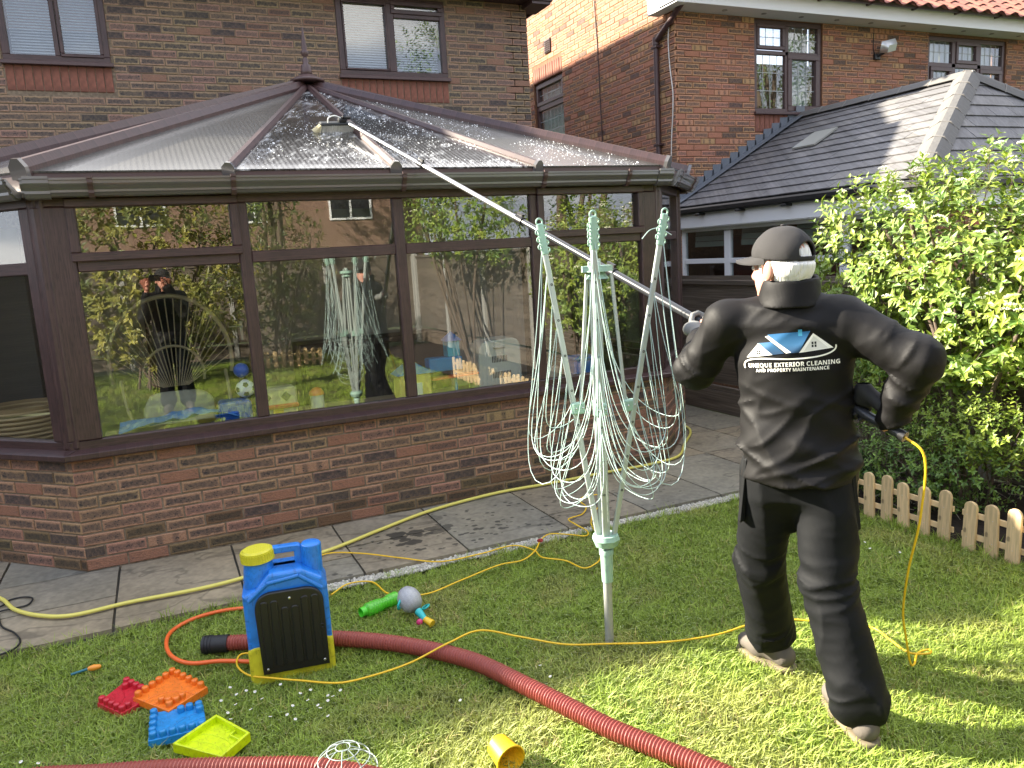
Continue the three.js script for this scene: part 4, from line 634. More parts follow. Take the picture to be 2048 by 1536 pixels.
shrub('flowering_shrub', 'white flowering shrub overhanging the side fence behind the camera', 'shrub', [5.0, 0, 6.4], { seed: 27, c: [0, 2.35, 0], r: [0.7, 0.75, 1.9], shoots: 800, shoot: 0.1, n: 6, leaf: 0.095, wide: 0.5, stems: 10, stemR: 0.02, c1: yg[0], c2: yg[1], flowers: 0.1, hollow: 0.4, minY: 1.3 });
shrub('birch_tree', 'tall light green tree beyond the far fence', 'tree', [3.4, 0, 15], { seed: 29, c: [0, 5.6, 0], r: [1.5, 2.9, 1.5], shoots: 1400, shoot: 0.25, n: 6, leaf: 0.12, wide: 0.6, stems: 8, stemR: 0.06, c1: [0.07, 0.14, 0.03], c2: [0.2, 0.28, 0.05], hollow: 0.2, minY: 1.5 });
shrub('birch_tree', 'tall tree to the right beyond the side fence', 'tree', [10.5, 0, 13], { seed: 31, c: [0, 6.2, 0], r: [2.2, 3.6, 2.2], shoots: 1400, shoot: 0.3, n: 6, leaf: 0.15, wide: 0.5, stems: 8, stemR: 0.08, c1: [0.06, 0.13, 0.03], c2: [0.18, 0.27, 0.05], hollow: 0.2, minY: 1.5 });
shrub('birch_tree', 'spreading tree far to the right behind the camera', 'tree', [20, 0, 8.5], { seed: 33, c: [0, 6.3, 0], r: [3.2, 3.6, 3], shoots: 1500, shoot: 0.3, n: 6, leaf: 0.19, wide: 0.4, stems: 9, stemR: 0.08, c1: [0.05, 0.11, 0.03], c2: [0.14, 0.22, 0.05], hollow: 0.15, minY: 1.8 });
{
  const h = thing('brick_house', 'brown brick house beyond the far end of the garden', 'house', [3.5, 0, 19], Math.PI);
  part('wall', rbox(-5, 5, -0.06, 5, -8, 0, 0.001), std(col(0.24, 0.15, 0.11), 0.9, { bumpMap: brickBump, bumpScale: 0.01 }), h);
  part('roof', mergeGeometries([slab3([[-5.4, 4.9, 0.4], [5.4, 4.9, 0.4], [5.4, 7.6, -4], [-5.4, 7.6, -4]], 0.1), slab3([[-5.4, 7.6, -4], [5.4, 7.6, -4], [5.4, 4.9, -8.4], [-5.4, 4.9, -8.4]], 0.1)], false), std(col(0.2, 0.09, 0.06), 0.9), h);
  for (const x of [-3.4, -0.6, 2.4]) { const w = windowUnit(h, 'window', x, x + 1.3, 3.0, 4.2, [[x + 0.06, x + 0.62, 3.06, 4.14], [x + 0.68, x + 1.24, 3.06, 4.14]], whitePlastic, { z: 0.05, bars: [[x + 0.62, x + 0.68, 3.06, 4.14]], glass: std(col(0.03, 0.035, 0.04), 0.05) }); }
}
// ---------- turf ----------
{
  const r = rng(71), mk = (n, hgt, spread) => { const pos = [], idx = [], uv = [], q = rng(n * 7 + 3); for (let b = 0; b < n; b++) { const a = q() * 6.283, x = (q() - 0.5) * spread, z = (q() - 0.5) * spread, H = hgt * (0.5 + 0.7 * q()), w = 0.0013 + 0.0009 * q(), bend = H * (0.15 + 0.85 * q()), cx = Math.cos(a), cz = Math.sin(a), o = pos.length / 3; pos.push(x - cz * w, 0, z + cx * w, x + cz * w, 0, z - cx * w, x + cx * bend * 0.3 - cz * w * 0.85, H * 0.55, z + cz * bend * 0.3 + cx * w * 0.85, x + cx * bend * 0.3 + cz * w * 0.85, H * 0.55, z + cz * bend * 0.3 - cx * w * 0.85, x + cx * bend, H * (1 - 0.25 * bend / H), z + cz * bend); for (let k = 0; k < 5; k++) uv.push(0, 0); idx.push(o, o + 1, o + 3, o, o + 3, o + 2, o + 2, o + 3, o + 4); } const g = new THREE.BufferGeometry(); g.setAttribute('position', new THREE.Float32BufferAttribute(pos, 3)); g.setAttribute('uv', new THREE.Float32BufferAttribute(uv, 2)); g.setIndex(idx); g.computeVertexNormals(); return g; };
  const mat = phys('#ffffff', 0.65, { transmission: 0.3, thickness: 0, side: THREE.DoubleSide });
  const lawnY = (x, z) => -0.05 + 0.02 * (fbm(x + 0.4 ? (x + 0.4) * 0.8 + 20 : 20, (z - 5.72) * 0.8 + 20, 3, 4) - 0.5);
  const fill = (name, n, geo, x0, x1, z0, z1, label, keep) => {
    const im = new THREE.InstancedMesh(geo, mat, n), m = new THREE.Matrix4(), up = new THREE.Quaternion(), e = new THREE.Euler(); let k = 0, tries = 0;
    while (k < n && tries++ < n * 6) { const x = lerp(x0, x1, r()), z = lerp(z0, z1, r()), w = fbm(x * 1.3 + 40, z * 1.3 + 40, 4, 72); if (!keep(x, z, r)) continue; const dry = smooth(0.55, 0.75, fbm(x * 3.1 + 9, z * 3.1, 4, 73)) * 0.35 + (r() < 0.05 ? 0.8 : 0), s = (0.65 + 0.6 * r()) * (0.45 + 1.1 * w), v = 0.7 + 0.6 * r();
      m.compose(V(x, lawnY(x, z), z), up.setFromEuler(e.set((r() - 0.5) * 0.4, r() * 6.283, (r() - 0.5) * 0.4)), V(s * 1.1, s, s * 1.1)); im.setMatrixAt(k, m); im.setColorAt(k, col(lerp(0.275, 0.46, dry) * v, lerp(0.375, 0.39, dry) * v, lerp(0.036, 0.13, dry) * v)); k++; }
    im.count = k; im.name = name; im.userData = { kind: 'stuff', label, category: 'grass' }; scene.add(sh(im));
  };
  const edge = (x) => 0.985 + 0.03 * fbm(x * 5, 3, 3, 74) - 0.07 * smooth(1.2, 0.6, x), inTank = (x, z) => x > 0.74 && x < 1.09 && z > 1.6 && z < 1.8;
  fill('grass', 46000, mk(11, 0.05, 0.035), -0.75, 4.4, 0.9, 3.75, 'short green lawn grass in front of the stone path', (x, z, q) => z > edge(x) + 0.02 * q() && x < 4.37 + 0.03 * q() && !inTank(x, z));
  fill('grass_001', 9000, mk(14, 0.07, 0.09), -4.6, 4.35, 3.6, 10.4, 'lawn grass behind the camera', () => true);
  fill('grass_002', 900, mk(7, 0.085, 0.03), -0.7, 4.42, 0.9, 2.9, 'taller grass tufts along the lawn edges and round the pole', (x, z, q) => (z < edge(x) + 0.05 && z > edge(x) - 0.02) || (x > 4.3 && z > 1.2) || Math.hypot(x - 2.195, z - 2.25) < 0.07);
}
// ---------- telescopic pole with brush on the roof ----------
const PB = V(1.97, 2.72, -0.85), PE = V(2.765, 1.03, 3.243), PD = PE.clone().sub(PB).normalize();
{
  const g = thing('cleaning_pole', 'long telescopic water fed pole with a white bristle brush on the roof', 'pole brush');
  const L = PB.distanceTo(PE), at = (s) => PB.clone().addScaledVector(PD, s);
  const silver = std(col(0.42, 0.42, 0.43), 0.32, { metalness: 0.75 }), carbon = std(col(0.03, 0.032, 0.036), 0.3), secs = [[0.06, 1.15, 0.0105, silver], [1.15, 2.25, 0.013, silver], [2.25, 3.0, 0.0155, carbon], [3.0, L, 0.0175, carbon]];
  for (const [a, b, r, m] of secs) { part('pole_section', rod(at(a), at(b), r, 18), m, g); if (a > 0.5) { const c = part('clamp', mergeGeometries([rod(at(a - 0.03), at(a + 0.03), r + 0.006, 16), new THREE.BoxGeometry(0.014, 0.02, 0.05).applyQuaternion(new THREE.Quaternion().setFromUnitVectors(V(0, 0, 1), PD)).translate(...at(a).add(V(0.004, r + 0.01, 0)).toArray())], false), blackPlastic, g); } }
  part('end_plug', rod(at(L), at(L + 0.02), 0.019, 16), blackPlastic, g);
  part('red_band', rod(at(L - 0.23), at(L - 0.185), 0.0182, 18), std(col(0.6, 0.02, 0.03), 0.4), g);
  // brush head
  const b = part('brush_stock', cbox(0.25, 0.022, 0.055, 0.008), std(col(0.03, 0.032, 0.03), 0.5), g, [1.9, 2.705, -0.845], [0.42, 0.12, 0]);
  const r = rng(6), bristle = (n, w, sp, len, rr) => { const L2 = []; for (let i = 0; i < n; i++) { const x = (r() - 0.5) * w, z = (r() - 0.5) * 0.045, dx = (x / w) * sp + (r() - 0.5) * 0.012, dz = (z / 0.045) * 0.03 + (r() - 0.5) * 0.012; L2.push(new THREE.CylinderGeometry(rr, rr, len, 3, 1, true).translate(0, -len / 2, 0).applyMatrix4(new THREE.Matrix4().makeShear(0, 0, -dx / len, 0, -dz / len, 0)).translate(x, -0.008, z)); } return merge(L2); };
  part('bristles', bristle(620, 0.235, 0.05, 0.07, 0.0011), std(col(0.82, 0.8, 0.72), 0.6), b); const fl = [];
  for (let i = 0; i < 160; i++) for (const s of [-1, 1]) { const a = s * (0.15 + r() * 0.85), z = (r() - 0.5) * 0.045; fl.push(rod([s * 0.118, -0.004, z], [s * 0.118 + Math.sin(a) * 0.07, -0.012 - Math.cos(a) * 0.062, z + (r() - 0.5) * 0.02], 0.0011, 3)); }
  part('flared_bristles', merge(fl), std(col(0.8, 0.72, 0.46), 0.6), b);
  part('swivel_joint', mergeGeometries([cbox(0.06, 0.03, 0.05, 0.008).translate(0.045, 0.024, 0), rod([0.02, 0.035, 0.0], [0.1, 0.045, 0.02], 0.013, 10).toNonIndexed(), rod([0.05, 0.01, -0.03], [0.05, 0.06, 0.03], 0.012, 10).toNonIndexed()], false), blackPlastic, b);
  part('water_jet_tube', tube([[0.03, 0.04, 0.01], [-0.02, 0.06, 0.02], [-0.065, 0.045, 0.02], [-0.07, 0.01, 0.02]], 0.005, 24, 8), std(col(0.75, 0.76, 0.72), 0.35), b);
}
// ---------- people: surfaces of smooth-joined, tapered shapes ----------
function vn3(x, y, z, s = 0) { const zi = Math.floor(z), f = z - zi, t = f * f * (3 - 2 * f), a = vnoise(x, y, s + zi * 131), b = vnoise(x, y, s + (zi + 1) * 131); return a + (b - a) * t; }
const smin = (a, b, k) => { const h = Math.max(k - Math.abs(a - b), 0) / k; return Math.min(a, b) - h * h * k * 0.25; };
const smax = (a, b, k) => -smin(-a, -b, k);
function cap(a, b, ra, rb) { // tapered capsule
  const ba = [b[0] - a[0], b[1] - a[1], b[2] - a[2]], L = ba[0] ** 2 + ba[1] ** 2 + ba[2] ** 2;
  return (x, y, z) => { const px = x - a[0], py = y - a[1], pz = z - a[2], t = clamp((px * ba[0] + py * ba[1] + pz * ba[2]) / L); return Math.hypot(px - ba[0] * t, py - ba[1] * t, pz - ba[2] * t) - (ra + (rb - ra) * t); };
}
function ell(c, r, fwd) { // ellipsoid, r = [side, up, forward], turned so that forward is fwd (xz)
  const l = Math.hypot(fwd[0], fwd[1]), fx = fwd[0] / l, fz = fwd[1] / l;
  return (x, y, z) => { const dx = x - c[0], dy = y - c[1], dz = z - c[2], f = dx * fx + dz * fz, s = -dx * fz + dz * fx, k0 = Math.hypot(s / r[0], dy / r[1], f / r[2]), k1 = Math.hypot(s / r[0] ** 2, dy / r[1] ** 2, f / r[2] ** 2); return k1 < 1e-9 ? -Math.min(...r) : (k0 * (k0 - 1)) / k1; };
}
function surf(f, lo, hi, h, uvs = 1) { // surface nets
  const n = [0, 1, 2].map((k) => Math.ceil((hi[k] - lo[k]) / h) + 1), [nx, ny, nz] = n, val = new Float32Array(nx * ny * nz), id = new Int32Array(nx * ny * nz).fill(-1), pos = [], nor = [], uv = [], idx = [];
  for (let k = 0; k < nz; k++) for (let j = 0; j < ny; j++) for (let i = 0; i < nx; i++) val[(k * ny + j) * nx + i] = f(lo[0] + i * h, lo[1] + j * h, lo[2] + k * h);
  const at = (i, j, k) => val[(k * ny + j) * nx + i];
  for (let k = 0; k < nz - 1; k++) for (let j = 0; j < ny - 1; j++) for (let i = 0; i < nx - 1; i++) {
    let m = 0, sx = 0, sy = 0, sz = 0, c = 0; const v = [];
    for (let b = 0; b < 8; b++) { v[b] = at(i + (b & 1), j + ((b >> 1) & 1), k + (b >> 2)); if (v[b] < 0) m |= 1 << b; }
    if (m === 0 || m === 255) continue;
    for (let b = 0; b < 8; b++) for (const e of [1, 2, 4]) { if (b & e) continue; const d = b | e; if (v[b] < 0 === v[d] < 0) continue; const t = v[b] / (v[b] - v[d]); sx += (b & 1) + (e === 1 ? t : 0); sy += ((b >> 1) & 1) + (e === 2 ? t : 0); sz += (b >> 2) + (e === 4 ? t : 0); c++; }
    id[(k * ny + j) * nx + i] = pos.length / 3; const x = lo[0] + (i + sx / c) * h, y = lo[1] + (j + sy / c) * h, z = lo[2] + (k + sz / c) * h; pos.push(x, y, z); uv.push((x + z) * uvs, y * uvs);
  }
  const q = (a, b, c, d, flip) => { if (a < 0 || b < 0 || c < 0 || d < 0) return; if (flip) idx.push(a, c, b, a, d, c); else idx.push(a, b, c, a, c, d); };
  for (let k = 1; k < nz - 1; k++) for (let j = 1; j < ny - 1; j++) for (let i = 1; i < nx - 1; i++) {
    const s = at(i, j, k) < 0, I = (a, b, c) => id[(c * ny + b) * nx + a];
    if (s !== at(i + 1, j, k) < 0) q(I(i, j - 1, k - 1), I(i, j, k - 1), I(i, j, k), I(i, j - 1, k), !s);
    if (s !== at(i, j + 1, k) < 0) q(I(i - 1, j, k - 1), I(i - 1, j, k), I(i, j, k), I(i, j, k - 1), !s);
    if (s !== at(i, j, k + 1) < 0) q(I(i - 1, j - 1, k), I(i, j - 1, k), I(i, j, k), I(i - 1, j, k), !s);
  }
  const g = new THREE.BufferGeometry(); g.setAttribute('position', new THREE.Float32BufferAttribute(pos, 3)); g.setAttribute('uv', new THREE.Float32BufferAttribute(uv, 2)); g.setIndex(idx); g.computeVertexNormals(); return g;
}
const box6 = (pts, m) => { const lo = [1e9, 1e9, 1e9], hi = [-1e9, -1e9, -1e9]; for (const p of pts) for (let k = 0; k < 3; k++) { lo[k] = Math.min(lo[k], p[k] - m); hi[k] = Math.max(hi[k], p[k] + m); } return [lo, hi]; };
const clothT = tex(256, 256, (u, v) => 0.6 + 0.4 * ((Math.sin(u * 6.283 * 64) * Math.sin(v * 6.283 * 64)) * 0.5 + 0.5) * (0.7 + 0.5 * fbm(u * 32, v * 32, 3, 5, 32, 32)), { data: true });
const skinM = phys(col(0.56, 0.27, 0.2), 0.5), hairM = std(col(0.78, 0.77, 0.74), 0.6, { bumpMap: tex(256, 64, (u, v) => fbm(u * 90, v * 4, 3, 3, 90, 4), { data: true }), bumpScale: 0.006 });
const jacketM = phys(col(0.0062, 0.0056, 0.0058), 0.6, { specularIntensity: 0.42, bumpMap: rep(clothT, 6, 6), bumpScale: 0.0006 }), trouserM = phys(col(0.0048, 0.0054, 0.0064), 0.68, { specularIntensity: 0.34, bumpMap: rep(clothT, 8, 8), bumpScale: 0.001 }), capM = std(col(0.02, 0.0185, 0.019), 0.85, { bumpMap: rep(clothT, 8, 8), bumpScale: 0.001 });
const nrm2 = (a, b) => { const l = Math.hypot(a, b); return [a / l, b / l]; };

// hand closed round a bar: bar point c, bar direction d, elbow side e
function gripHand(c, d, wrist, br, flip) {
  const C = V(...c), D = V(...d).normalize(), W = V(...wrist).sub(C); W.addScaledVector(D, -W.dot(D)).normalize(); const U = W.clone(), T = D.clone().cross(U).multiplyScalar(flip);
  const on = (s, ang, rr) => C.clone().addScaledVector(D, s).addScaledVector(U, Math.cos(ang) * rr).addScaledVector(T, Math.sin(ang) * rr).toArray();
  const fs = [], R = br + 0.01;
  [-0.033, -0.011, 0.011, 0.032].forEach((s, i) => { const r = [0.0095, 0.0102, 0.01, 0.0085][i], reach = [4.1, 4.5, 4.4, 3.8][i]; let p = on(s, 0.55, R + 0.006); for (let k = 1; k <= 4; k++) { const q = on(s + 0.001 * k, 0.55 + (reach - 0.55) * (k / 4), R - 0.001 * k); fs.push(cap(p, q, r, r * 0.94)); p = q; } });
  let p = on(-0.036, -0.3, R + 0.014); for (const [s, a] of [[-0.052, -0.9], [-0.046, -1.7], [-0.03, -2.4]]) { const q = on(s, a, R + 0.002); fs.push(cap(p, q, 0.0115, 0.0105)); p = q; }
  const palm = [cap(on(-0.03, 0.2, R + 0.012), on(0.03, 0.2, R + 0.012), 0.017, 0.016), cap(on(0, 0.1, R + 0.02), C.clone().addScaledVector(U, R + 0.055).toArray(), 0.028, 0.024), cap(C.clone().addScaledVector(U, R + 0.05).toArray(), wrist, 0.026, 0.028)];
  const f = (x, y, z) => { let a = 9, b = 9; for (const g of fs) a = Math.min(a, g(x, y, z)); for (const g of palm) b = smin(b, g(x, y, z), 0.02); return smin(a, b, 0.008); };
  const [lo, hi] = box6([on(-0.06, 0, 0), on(0.05, 0, 0), wrist], 0.07); return surf(f, lo, hi, 0.0042, 8);
}

function along(x, y, z, ...chains) { // distance along the nearest limb and signed distance past its middle joint
  let best = 9, out = [0, 0];
  for (const [A, B, C] of chains) { const LA = Math.hypot(B[0] - A[0], B[1] - A[1], B[2] - A[2]); for (const [P, Q, off] of [[A, B, 0], [B, C, LA]]) { const v = [Q[0] - P[0], Q[1] - P[1], Q[2] - P[2]], L = Math.hypot(...v), t = clamp(((x - P[0]) * v[0] + (y - P[1]) * v[1] + (z - P[2]) * v[2]) / (L * L)), d = Math.hypot(x - P[0] - v[0] * t, y - P[1] - v[1] * t, z - P[2] - v[2] * t); if (d < best) { best = d; out = [off + t * L, off + t * L - LA]; } } }
  return out;
}
function person(name, label, J, o) {
  const g = thing(name, label, 'person'), rt = nrm2(J.rsh[0] - J.lsh[0], J.rsh[2] - J.lsh[2]), fw = [rt[1], -rt[0]], hf = nrm2(...J.look), h = o.h || 0.011;
  const mid = (a, b, t = 0.5) => [0, 1, 2].map((k) => lerp(a[k], b[k], t));
  // torso as stacked ellipses along the spine
  const spine = (y) => { const t = clamp((y - J.pel[1]) / (J.neck[1] - J.pel[1])); return [lerp(J.pel[0], J.neck[0], t) + o.lean * t * (1 - t) * fw[0], lerp(J.pel[2], J.neck[2], t) + o.lean * t * (1 - t) * fw[1]]; };
  const torso = (tab) => (x, y, z) => {
    const yy = clamp(y, tab[0][0], tab[tab.length - 1][0]); let i = 0; while (i < tab.length - 2 && yy > tab[i + 1][0]) i++;
    const t = smooth(0, 1, (yy - tab[i][0]) / (tab[i + 1][0] - tab[i][0])), a = lerp(tab[i][1], tab[i + 1][1], t), b = lerp(tab[i][2], tab[i + 1][2], t), [cx, cz] = spine(yy), dx = x - cx, dz = z - cz, s = dx * rt[0] + dz * rt[1], f = dx * fw[0] + dz * fw[1];
    const k0 = Math.hypot(s / a, f / b), k1 = Math.hypot(s / (a * a), f / (b * b)); const d = k1 < 1e-6 ? -b : (k0 * (k0 - 1)) / k1; return Math.hypot(Math.max(d, 0), Math.max(Math.abs(y - yy), 0)) + Math.min(d, 0);
  };
  const nk = J.neck[1], pl = J.pel[1];
  // body: one continuous surface under the clothes
  const body = [cap(J.lsh, J.lel, 0.045, 0.036), cap(J.lel, J.lha, 0.036, 0.026), cap(J.rsh, J.rel, 0.045, 0.036), cap(J.rel, J.rha, 0.036, 0.026), cap(J.lhip, J.lkn, 0.075, 0.05), cap(J.lkn, J.lan, 0.048, 0.034), cap(J.rhip, J.rkn, 0.075, 0.05), cap(J.rkn, J.ran, 0.048, 0.034), torso([[pl - 0.05, 0.13, 0.09], [pl + 0.25, 0.13, 0.09], [nk - 0.14, 0.16, 0.09], [nk - 0.04, 0.1, 0.07]]), cap([J.neck[0], nk - 0.05, J.neck[2]], [J.head[0], J.head[1] - 0.06, J.head[2]], 0.058, 0.054)];
  const bf = (x, y, z) => { let d = 9; for (const q of body) d = smin(d, q(x, y, z), 0.03); return d; };
  const [bl, bh] = box6([J.lsh, J.rsh, J.lel, J.rel, J.lha, J.rha, J.lan, J.ran, J.neck], 0.12);
  // head
  const H = J.head, hr = [-hf[1], hf[0]], P = (s, u, f) => [H[0] + hr[0] * s + hf[0] * f, H[1] + u, H[2] + hr[1] * s + hf[1] * f];
  const headParts = [ell(P(0, 0.025, -0.012), [0.074, 0.1, 0.095], hf), ell(P(0, -0.045, 0.032), [0.06, 0.075, 0.062], hf), cap(P(0, -0.1, 0.06), P(0, -0.105, 0.07), 0.022, 0.02), cap(P(0, 0.0, 0.088), P(0, -0.032, 0.108), 0.009, 0.014), cap(P(0, -0.06, -0.03), [J.neck[0], nk - 0.03, J.neck[2]], 0.056, 0.06), cap(P(-0.03, 0.02, 0.078), P(0.03, 0.02, 0.078), 0.012, 0.012)];
  const ears = [-1, 1].map((s) => ell(P(s * 0.079, -0.01, -0.012), [0.012, 0.033, 0.02], hf)), eyes = [-1, 1].map((s) => ell(P(s * 0.032, 0.0, 0.094), [0.015, 0.009, 0.012], hf)), mouth = ell(P(0, -0.067, 0.1), [0.024, 0.004, 0.012], hf);
  const head = (x, y, z) => { let d = 9; for (const q of headParts) d = smin(d, q(x, y, z), 0.03); for (const q of ears) d = smin(d, q(x, y, z), 0.012); for (const e of eyes) d = smax(d, -e(x, y, z), 0.006); return smax(d, -mouth(x, y, z), 0.005); };
  const [hl, hh] = box6([P(0, 0.13, 0), P(0, -0.17, 0.1), P(0.1, 0, -0.1), P(-0.1, 0, -0.1)], 0.03);
  part('body', mergeGeometries([surf(bf, bl, bh, 0.018), surf(head, hl, hh, o.fine || 0.004, 4)], false), skinM, g);
  for (const s of [-1, 1]) { const e = part('eye', new THREE.SphereGeometry(0.011, 12, 8), std(col(0.75, 0.72, 0.7), 0.2), g, P(s * 0.032, 0.0, 0.085)); part('iris', new THREE.SphereGeometry(0.006, 10, 8), std(col(0.05, 0.07, 0.09), 0.2), e, [hf[0] * 0.007, 0, hf[1] * 0.007]); }
  // hair below the cap
  const hairE = ell(P(0, 0.02, -0.016), [0.083, 0.108, 0.105], hf), hair = (x, y, z) => { const dx = x - H[0], dy = y - H[1], dz = z - H[2], f = dx * hf[0] + dz * hf[1], s = dx * hr[0] + dz * hr[1]; const n = 0.006 * (vn3(s * 160 + f * 90, y * 22, f * 30, 3) - 0.5); let d = hairE(x, y, z) + n + 0.013 * smooth(0.018, 0.034, dy - 0.1 * f); d = smax(d, f - 0.042 + 0.5 * Math.max(0, -dy), 0.01); d = smax(d, -(dy + 0.088 + 0.03 * Math.max(0, f / 0.1)), 0.012); d = Math.max(d, dy - 0.085); d = smax(d, -(Math.hypot(f + 0.008, (dy + 0.012) * 0.9) - 0.03), 0.008) ; return smin(d, smax(hairE(x, y, z) + n + 0.013 * smooth(0.018, 0.034, dy - 0.1 * f), Math.max(f + 0.028, -(dy + 0.1)), 0.01), 0.01); };
  part('hair', surf(hair, ...box6([P(0, 0.1, 0), P(0, -0.12, -0.1), P(0.1, 0, -0.1), P(-0.1, 0, 0.08)], 0.03), o.fine || 0.004, 5), o.hairM || hairM, g);
  // cap: crown with strap opening, peak, strap, button
  const crown = ell(P(0, 0.04, -0.008), [0.09, 0.098, 0.112], hf), inner = ell(P(0, 0.036, -0.008), [0.084, 0.092, 0.106], hf), gap = ell(P(0, 0.048, -0.125), [0.043, 0.036, 0.05], hf);
  const tiltY = (f) => 0.028 + 0.10 * f;
  const cf = (x, y, z) => { const dx = x - H[0], dz = z - H[2], f = dx * hf[0] + dz * hf[1], dy = y - H[1], s = dx * hr[0] + dz * hr[1]; let d = crown(x, y, z) + 0.0035 * (vn3(x * 30, y * 30, z * 30, 5) - 0.5) + 0.0012 * Math.exp(-((s / 0.004) ** 2)); d = smax(d, -inner(x, y, z), 0.003); d = smax(d, tiltY(f) - dy, 0.004); return smax(d, -smax(gap(x, y, z), tiltY(f) + 0.018 - dy, 0.004), 0.004); };
  const cp = part('cap', surf(cf, ...box6([P(0, 0.15, 0), P(0.1, 0.0, 0.1), P(-0.1, 0, -0.12), P(0.1, 0, -0.12), P(-0.1, 0, 0.1)], 0.02), o.fine || 0.0035, 4), capM, g);
  const pk = new THREE.Shape(); pk.absellipse(0, 0, 0.078, 0.078, Math.PI, 0, true); 
  { const pkG = new THREE.BufferGeometry(), ps = [], ix = [], N = 20, M = 6; for (let j = 0; j <= M; j++) for (let i = 0; i <= N; i++) { const a = Math.PI * (i / N), r0 = 0.088, ext = 0.078 * Math.sin(a) ** 0.7 * (j / M), s = Math.cos(a) * (r0 + 0.1 * 0 + ext * 0.1), f = Math.sin(a) * 0.1 + ext, u = tiltY(f * 0.9) + 0.004 - 0.24 * ext - 0.25 * s * s * (j / M) * 8; ps.push(...P(s, u, f)); } for (let j = 0; j < M; j++) for (let i = 0; i < N; i++) { const a = j * (N + 1) + i; ix.push(a, a + 1, a + N + 1, a + 1, a + N + 2, a + N + 1); } pkG.setAttribute('position', new THREE.Float32BufferAttribute(ps, 3)); pkG.setAttribute('uv', new THREE.Float32BufferAttribute(new Float32Array((ps.length / 3) * 2), 2)); pkG.setIndex(ix); pkG.computeVertexNormals(); const low = pkG.clone().translate(0, -0.004, 0); part('peak', mergeGeometries([pkG, low], false), capM, cp); }
  part('button', new THREE.SphereGeometry(0.008, 10, 6).scale(1, 0.6, 1), capM, cp, P(0, 0.14, -0.008));
  // jacket
  const tab = o.jacket, arm = [cap(J.lsh, J.lel, 0.078, 0.062), cap(J.lel, mid(J.lel, J.lha, 0.62), 0.062, 0.048), cap(J.rsh, J.rel, 0.08, 0.066), cap(J.rel, mid(J.rel, J.rha, 0.8), 0.066, 0.05)], tor = torso(tab), sl = [cap([J.neck[0], nk - 0.035, J.neck[2]], J.lsh, 0.058, 0.072), cap([J.neck[0], nk - 0.035, J.neck[2]], J.rsh, 0.058, 0.072)], hem = tab[0][0];
  const col0 = [J.neck[0] - fw[0] * 0.004, nk, J.neck[2] - fw[1] * 0.004];
  const jf = (x, y, z) => {
    let d = tor(x, y, z); for (const q of sl) d = smin(d, q(x, y, z), 0.05); let a = 9; for (const q of arm) a = smin(a, q(x, y, z), 0.03); d = smin(d, a, 0.035);
    const [cx, cz] = spine(y), s = (x - cx) * rt[0] + (z - cz) * rt[1], low = smooth(hem + 0.42, hem + 0.1, y);
    // folds: drag lines across the back, rucks at the waist and in the sleeves
    const cr = (n, p) => Math.pow(1 - Math.abs(2 * n - 1), p), arms = smooth(0.02, -0.01, a - 0.01), w1 = vn3(s * 3.2 + y * 2, y * 13 + s * 5, z * 3, 7), w2 = vn3(s * 7 - y * 7, y * 17 - s * 8, z * 6, 17), al = along(x, y, z, [J.lsh, J.lel, J.lha], [J.rsh, J.rel, J.rha]), w3 = vn3(al[0] * 27 + (x - z) * 5, (x + z) * 6, y * 5, 47), w4 = vn3(al[0] * 9 + y * 8, (x - z) * 9, z * 6, 48), elb = 0.35 + 0.9 * Math.exp(-((al[1] / 0.1) ** 2));
    d -= (0.02 * low + 0.005) * cr(w1, 2.6) + (0.01 * low + 0.004) * cr(w2, 3) + arms * (0.012 * elb * cr(w3, 2.2) + 0.006 * cr(w4, 2.6)) - 0.006 * arms - 0.005 * low;
    const rc = Math.hypot(x - col0[0], z - col0[2]), ring = Math.hypot(Math.max(0, Math.abs(rc - 0.072 - 0.16 * (y - nk) * 0.4) - 0.004), Math.max(0, Math.abs(y - nk - 0.022) - 0.056)) - 0.005; d = smin(d, ring + 9, 0.02);
    return smax(d, hem - y + 0.004 * Math.sin(s * 30), 0.006);
  };
  const jk = part('jacket', surf(jf, ...box6([J.lsh, J.rsh, J.lel, J.rel, mid(J.lel, J.lha, 0.8), mid(J.rel, J.rha, 0.8), [J.neck[0], nk + 0.02, J.neck[2]], [J.pel[0], hem + 0.06, J.pel[2]], [J.pel[0] - 0.14, 1.1, J.pel[2] - 0.14], [J.pel[0] + 0.14, 1.1, J.pel[2] + 0.14]], 0.12), h, 1), o.jacketM || jacketM, g);
  // stand-up collar, open at the throat
  const clf = (x, y, z) => { const dx = x - col0[0], dz = z - col0[2], f = dx * fw[0] + dz * fw[1], sd = dx * rt[0] + dz * rt[1], yy = y - nk - 0.02 - 0.1 * f, R = Math.hypot(sd, f * 0.95), q = Math.hypot(Math.max(0, Math.abs(R - 0.094 + 0.16 * yy) - 0.003), Math.max(0, Math.abs(yy) - 0.042)) - 0.004 + 0.004 * (vn3(x * 26, y * 26, z * 26, 61) - 0.5); return smax(q, f - 0.07 + Math.max(0, 0.03 - Math.abs(sd)), 0.01); };
  part('collar', surf(clf, ...box6([[col0[0], nk - 0.05, col0[2]], [col0[0], nk + 0.09, col0[2]]], 0.12), 0.006, 1), o.jacketM || jacketM, g);
  // trousers
  const tr = torso([[pl - 0.12, 0.165, 0.115], [pl + 0.06, 0.165, 0.115], [pl + 0.1, 0.155, 0.105]]), legs = [[J.lhip, J.lkn, 0.108, 0.09], [J.lkn, [J.lan[0], J.lan[1] + 0.02, J.lan[2]], 0.09, 0.09], [J.rhip, J.rkn, 0.112, 0.094], [J.rkn, [J.ran[0], J.ran[1] + 0.02, J.ran[2]], 0.094, 0.1]].map((q) => cap(...q));
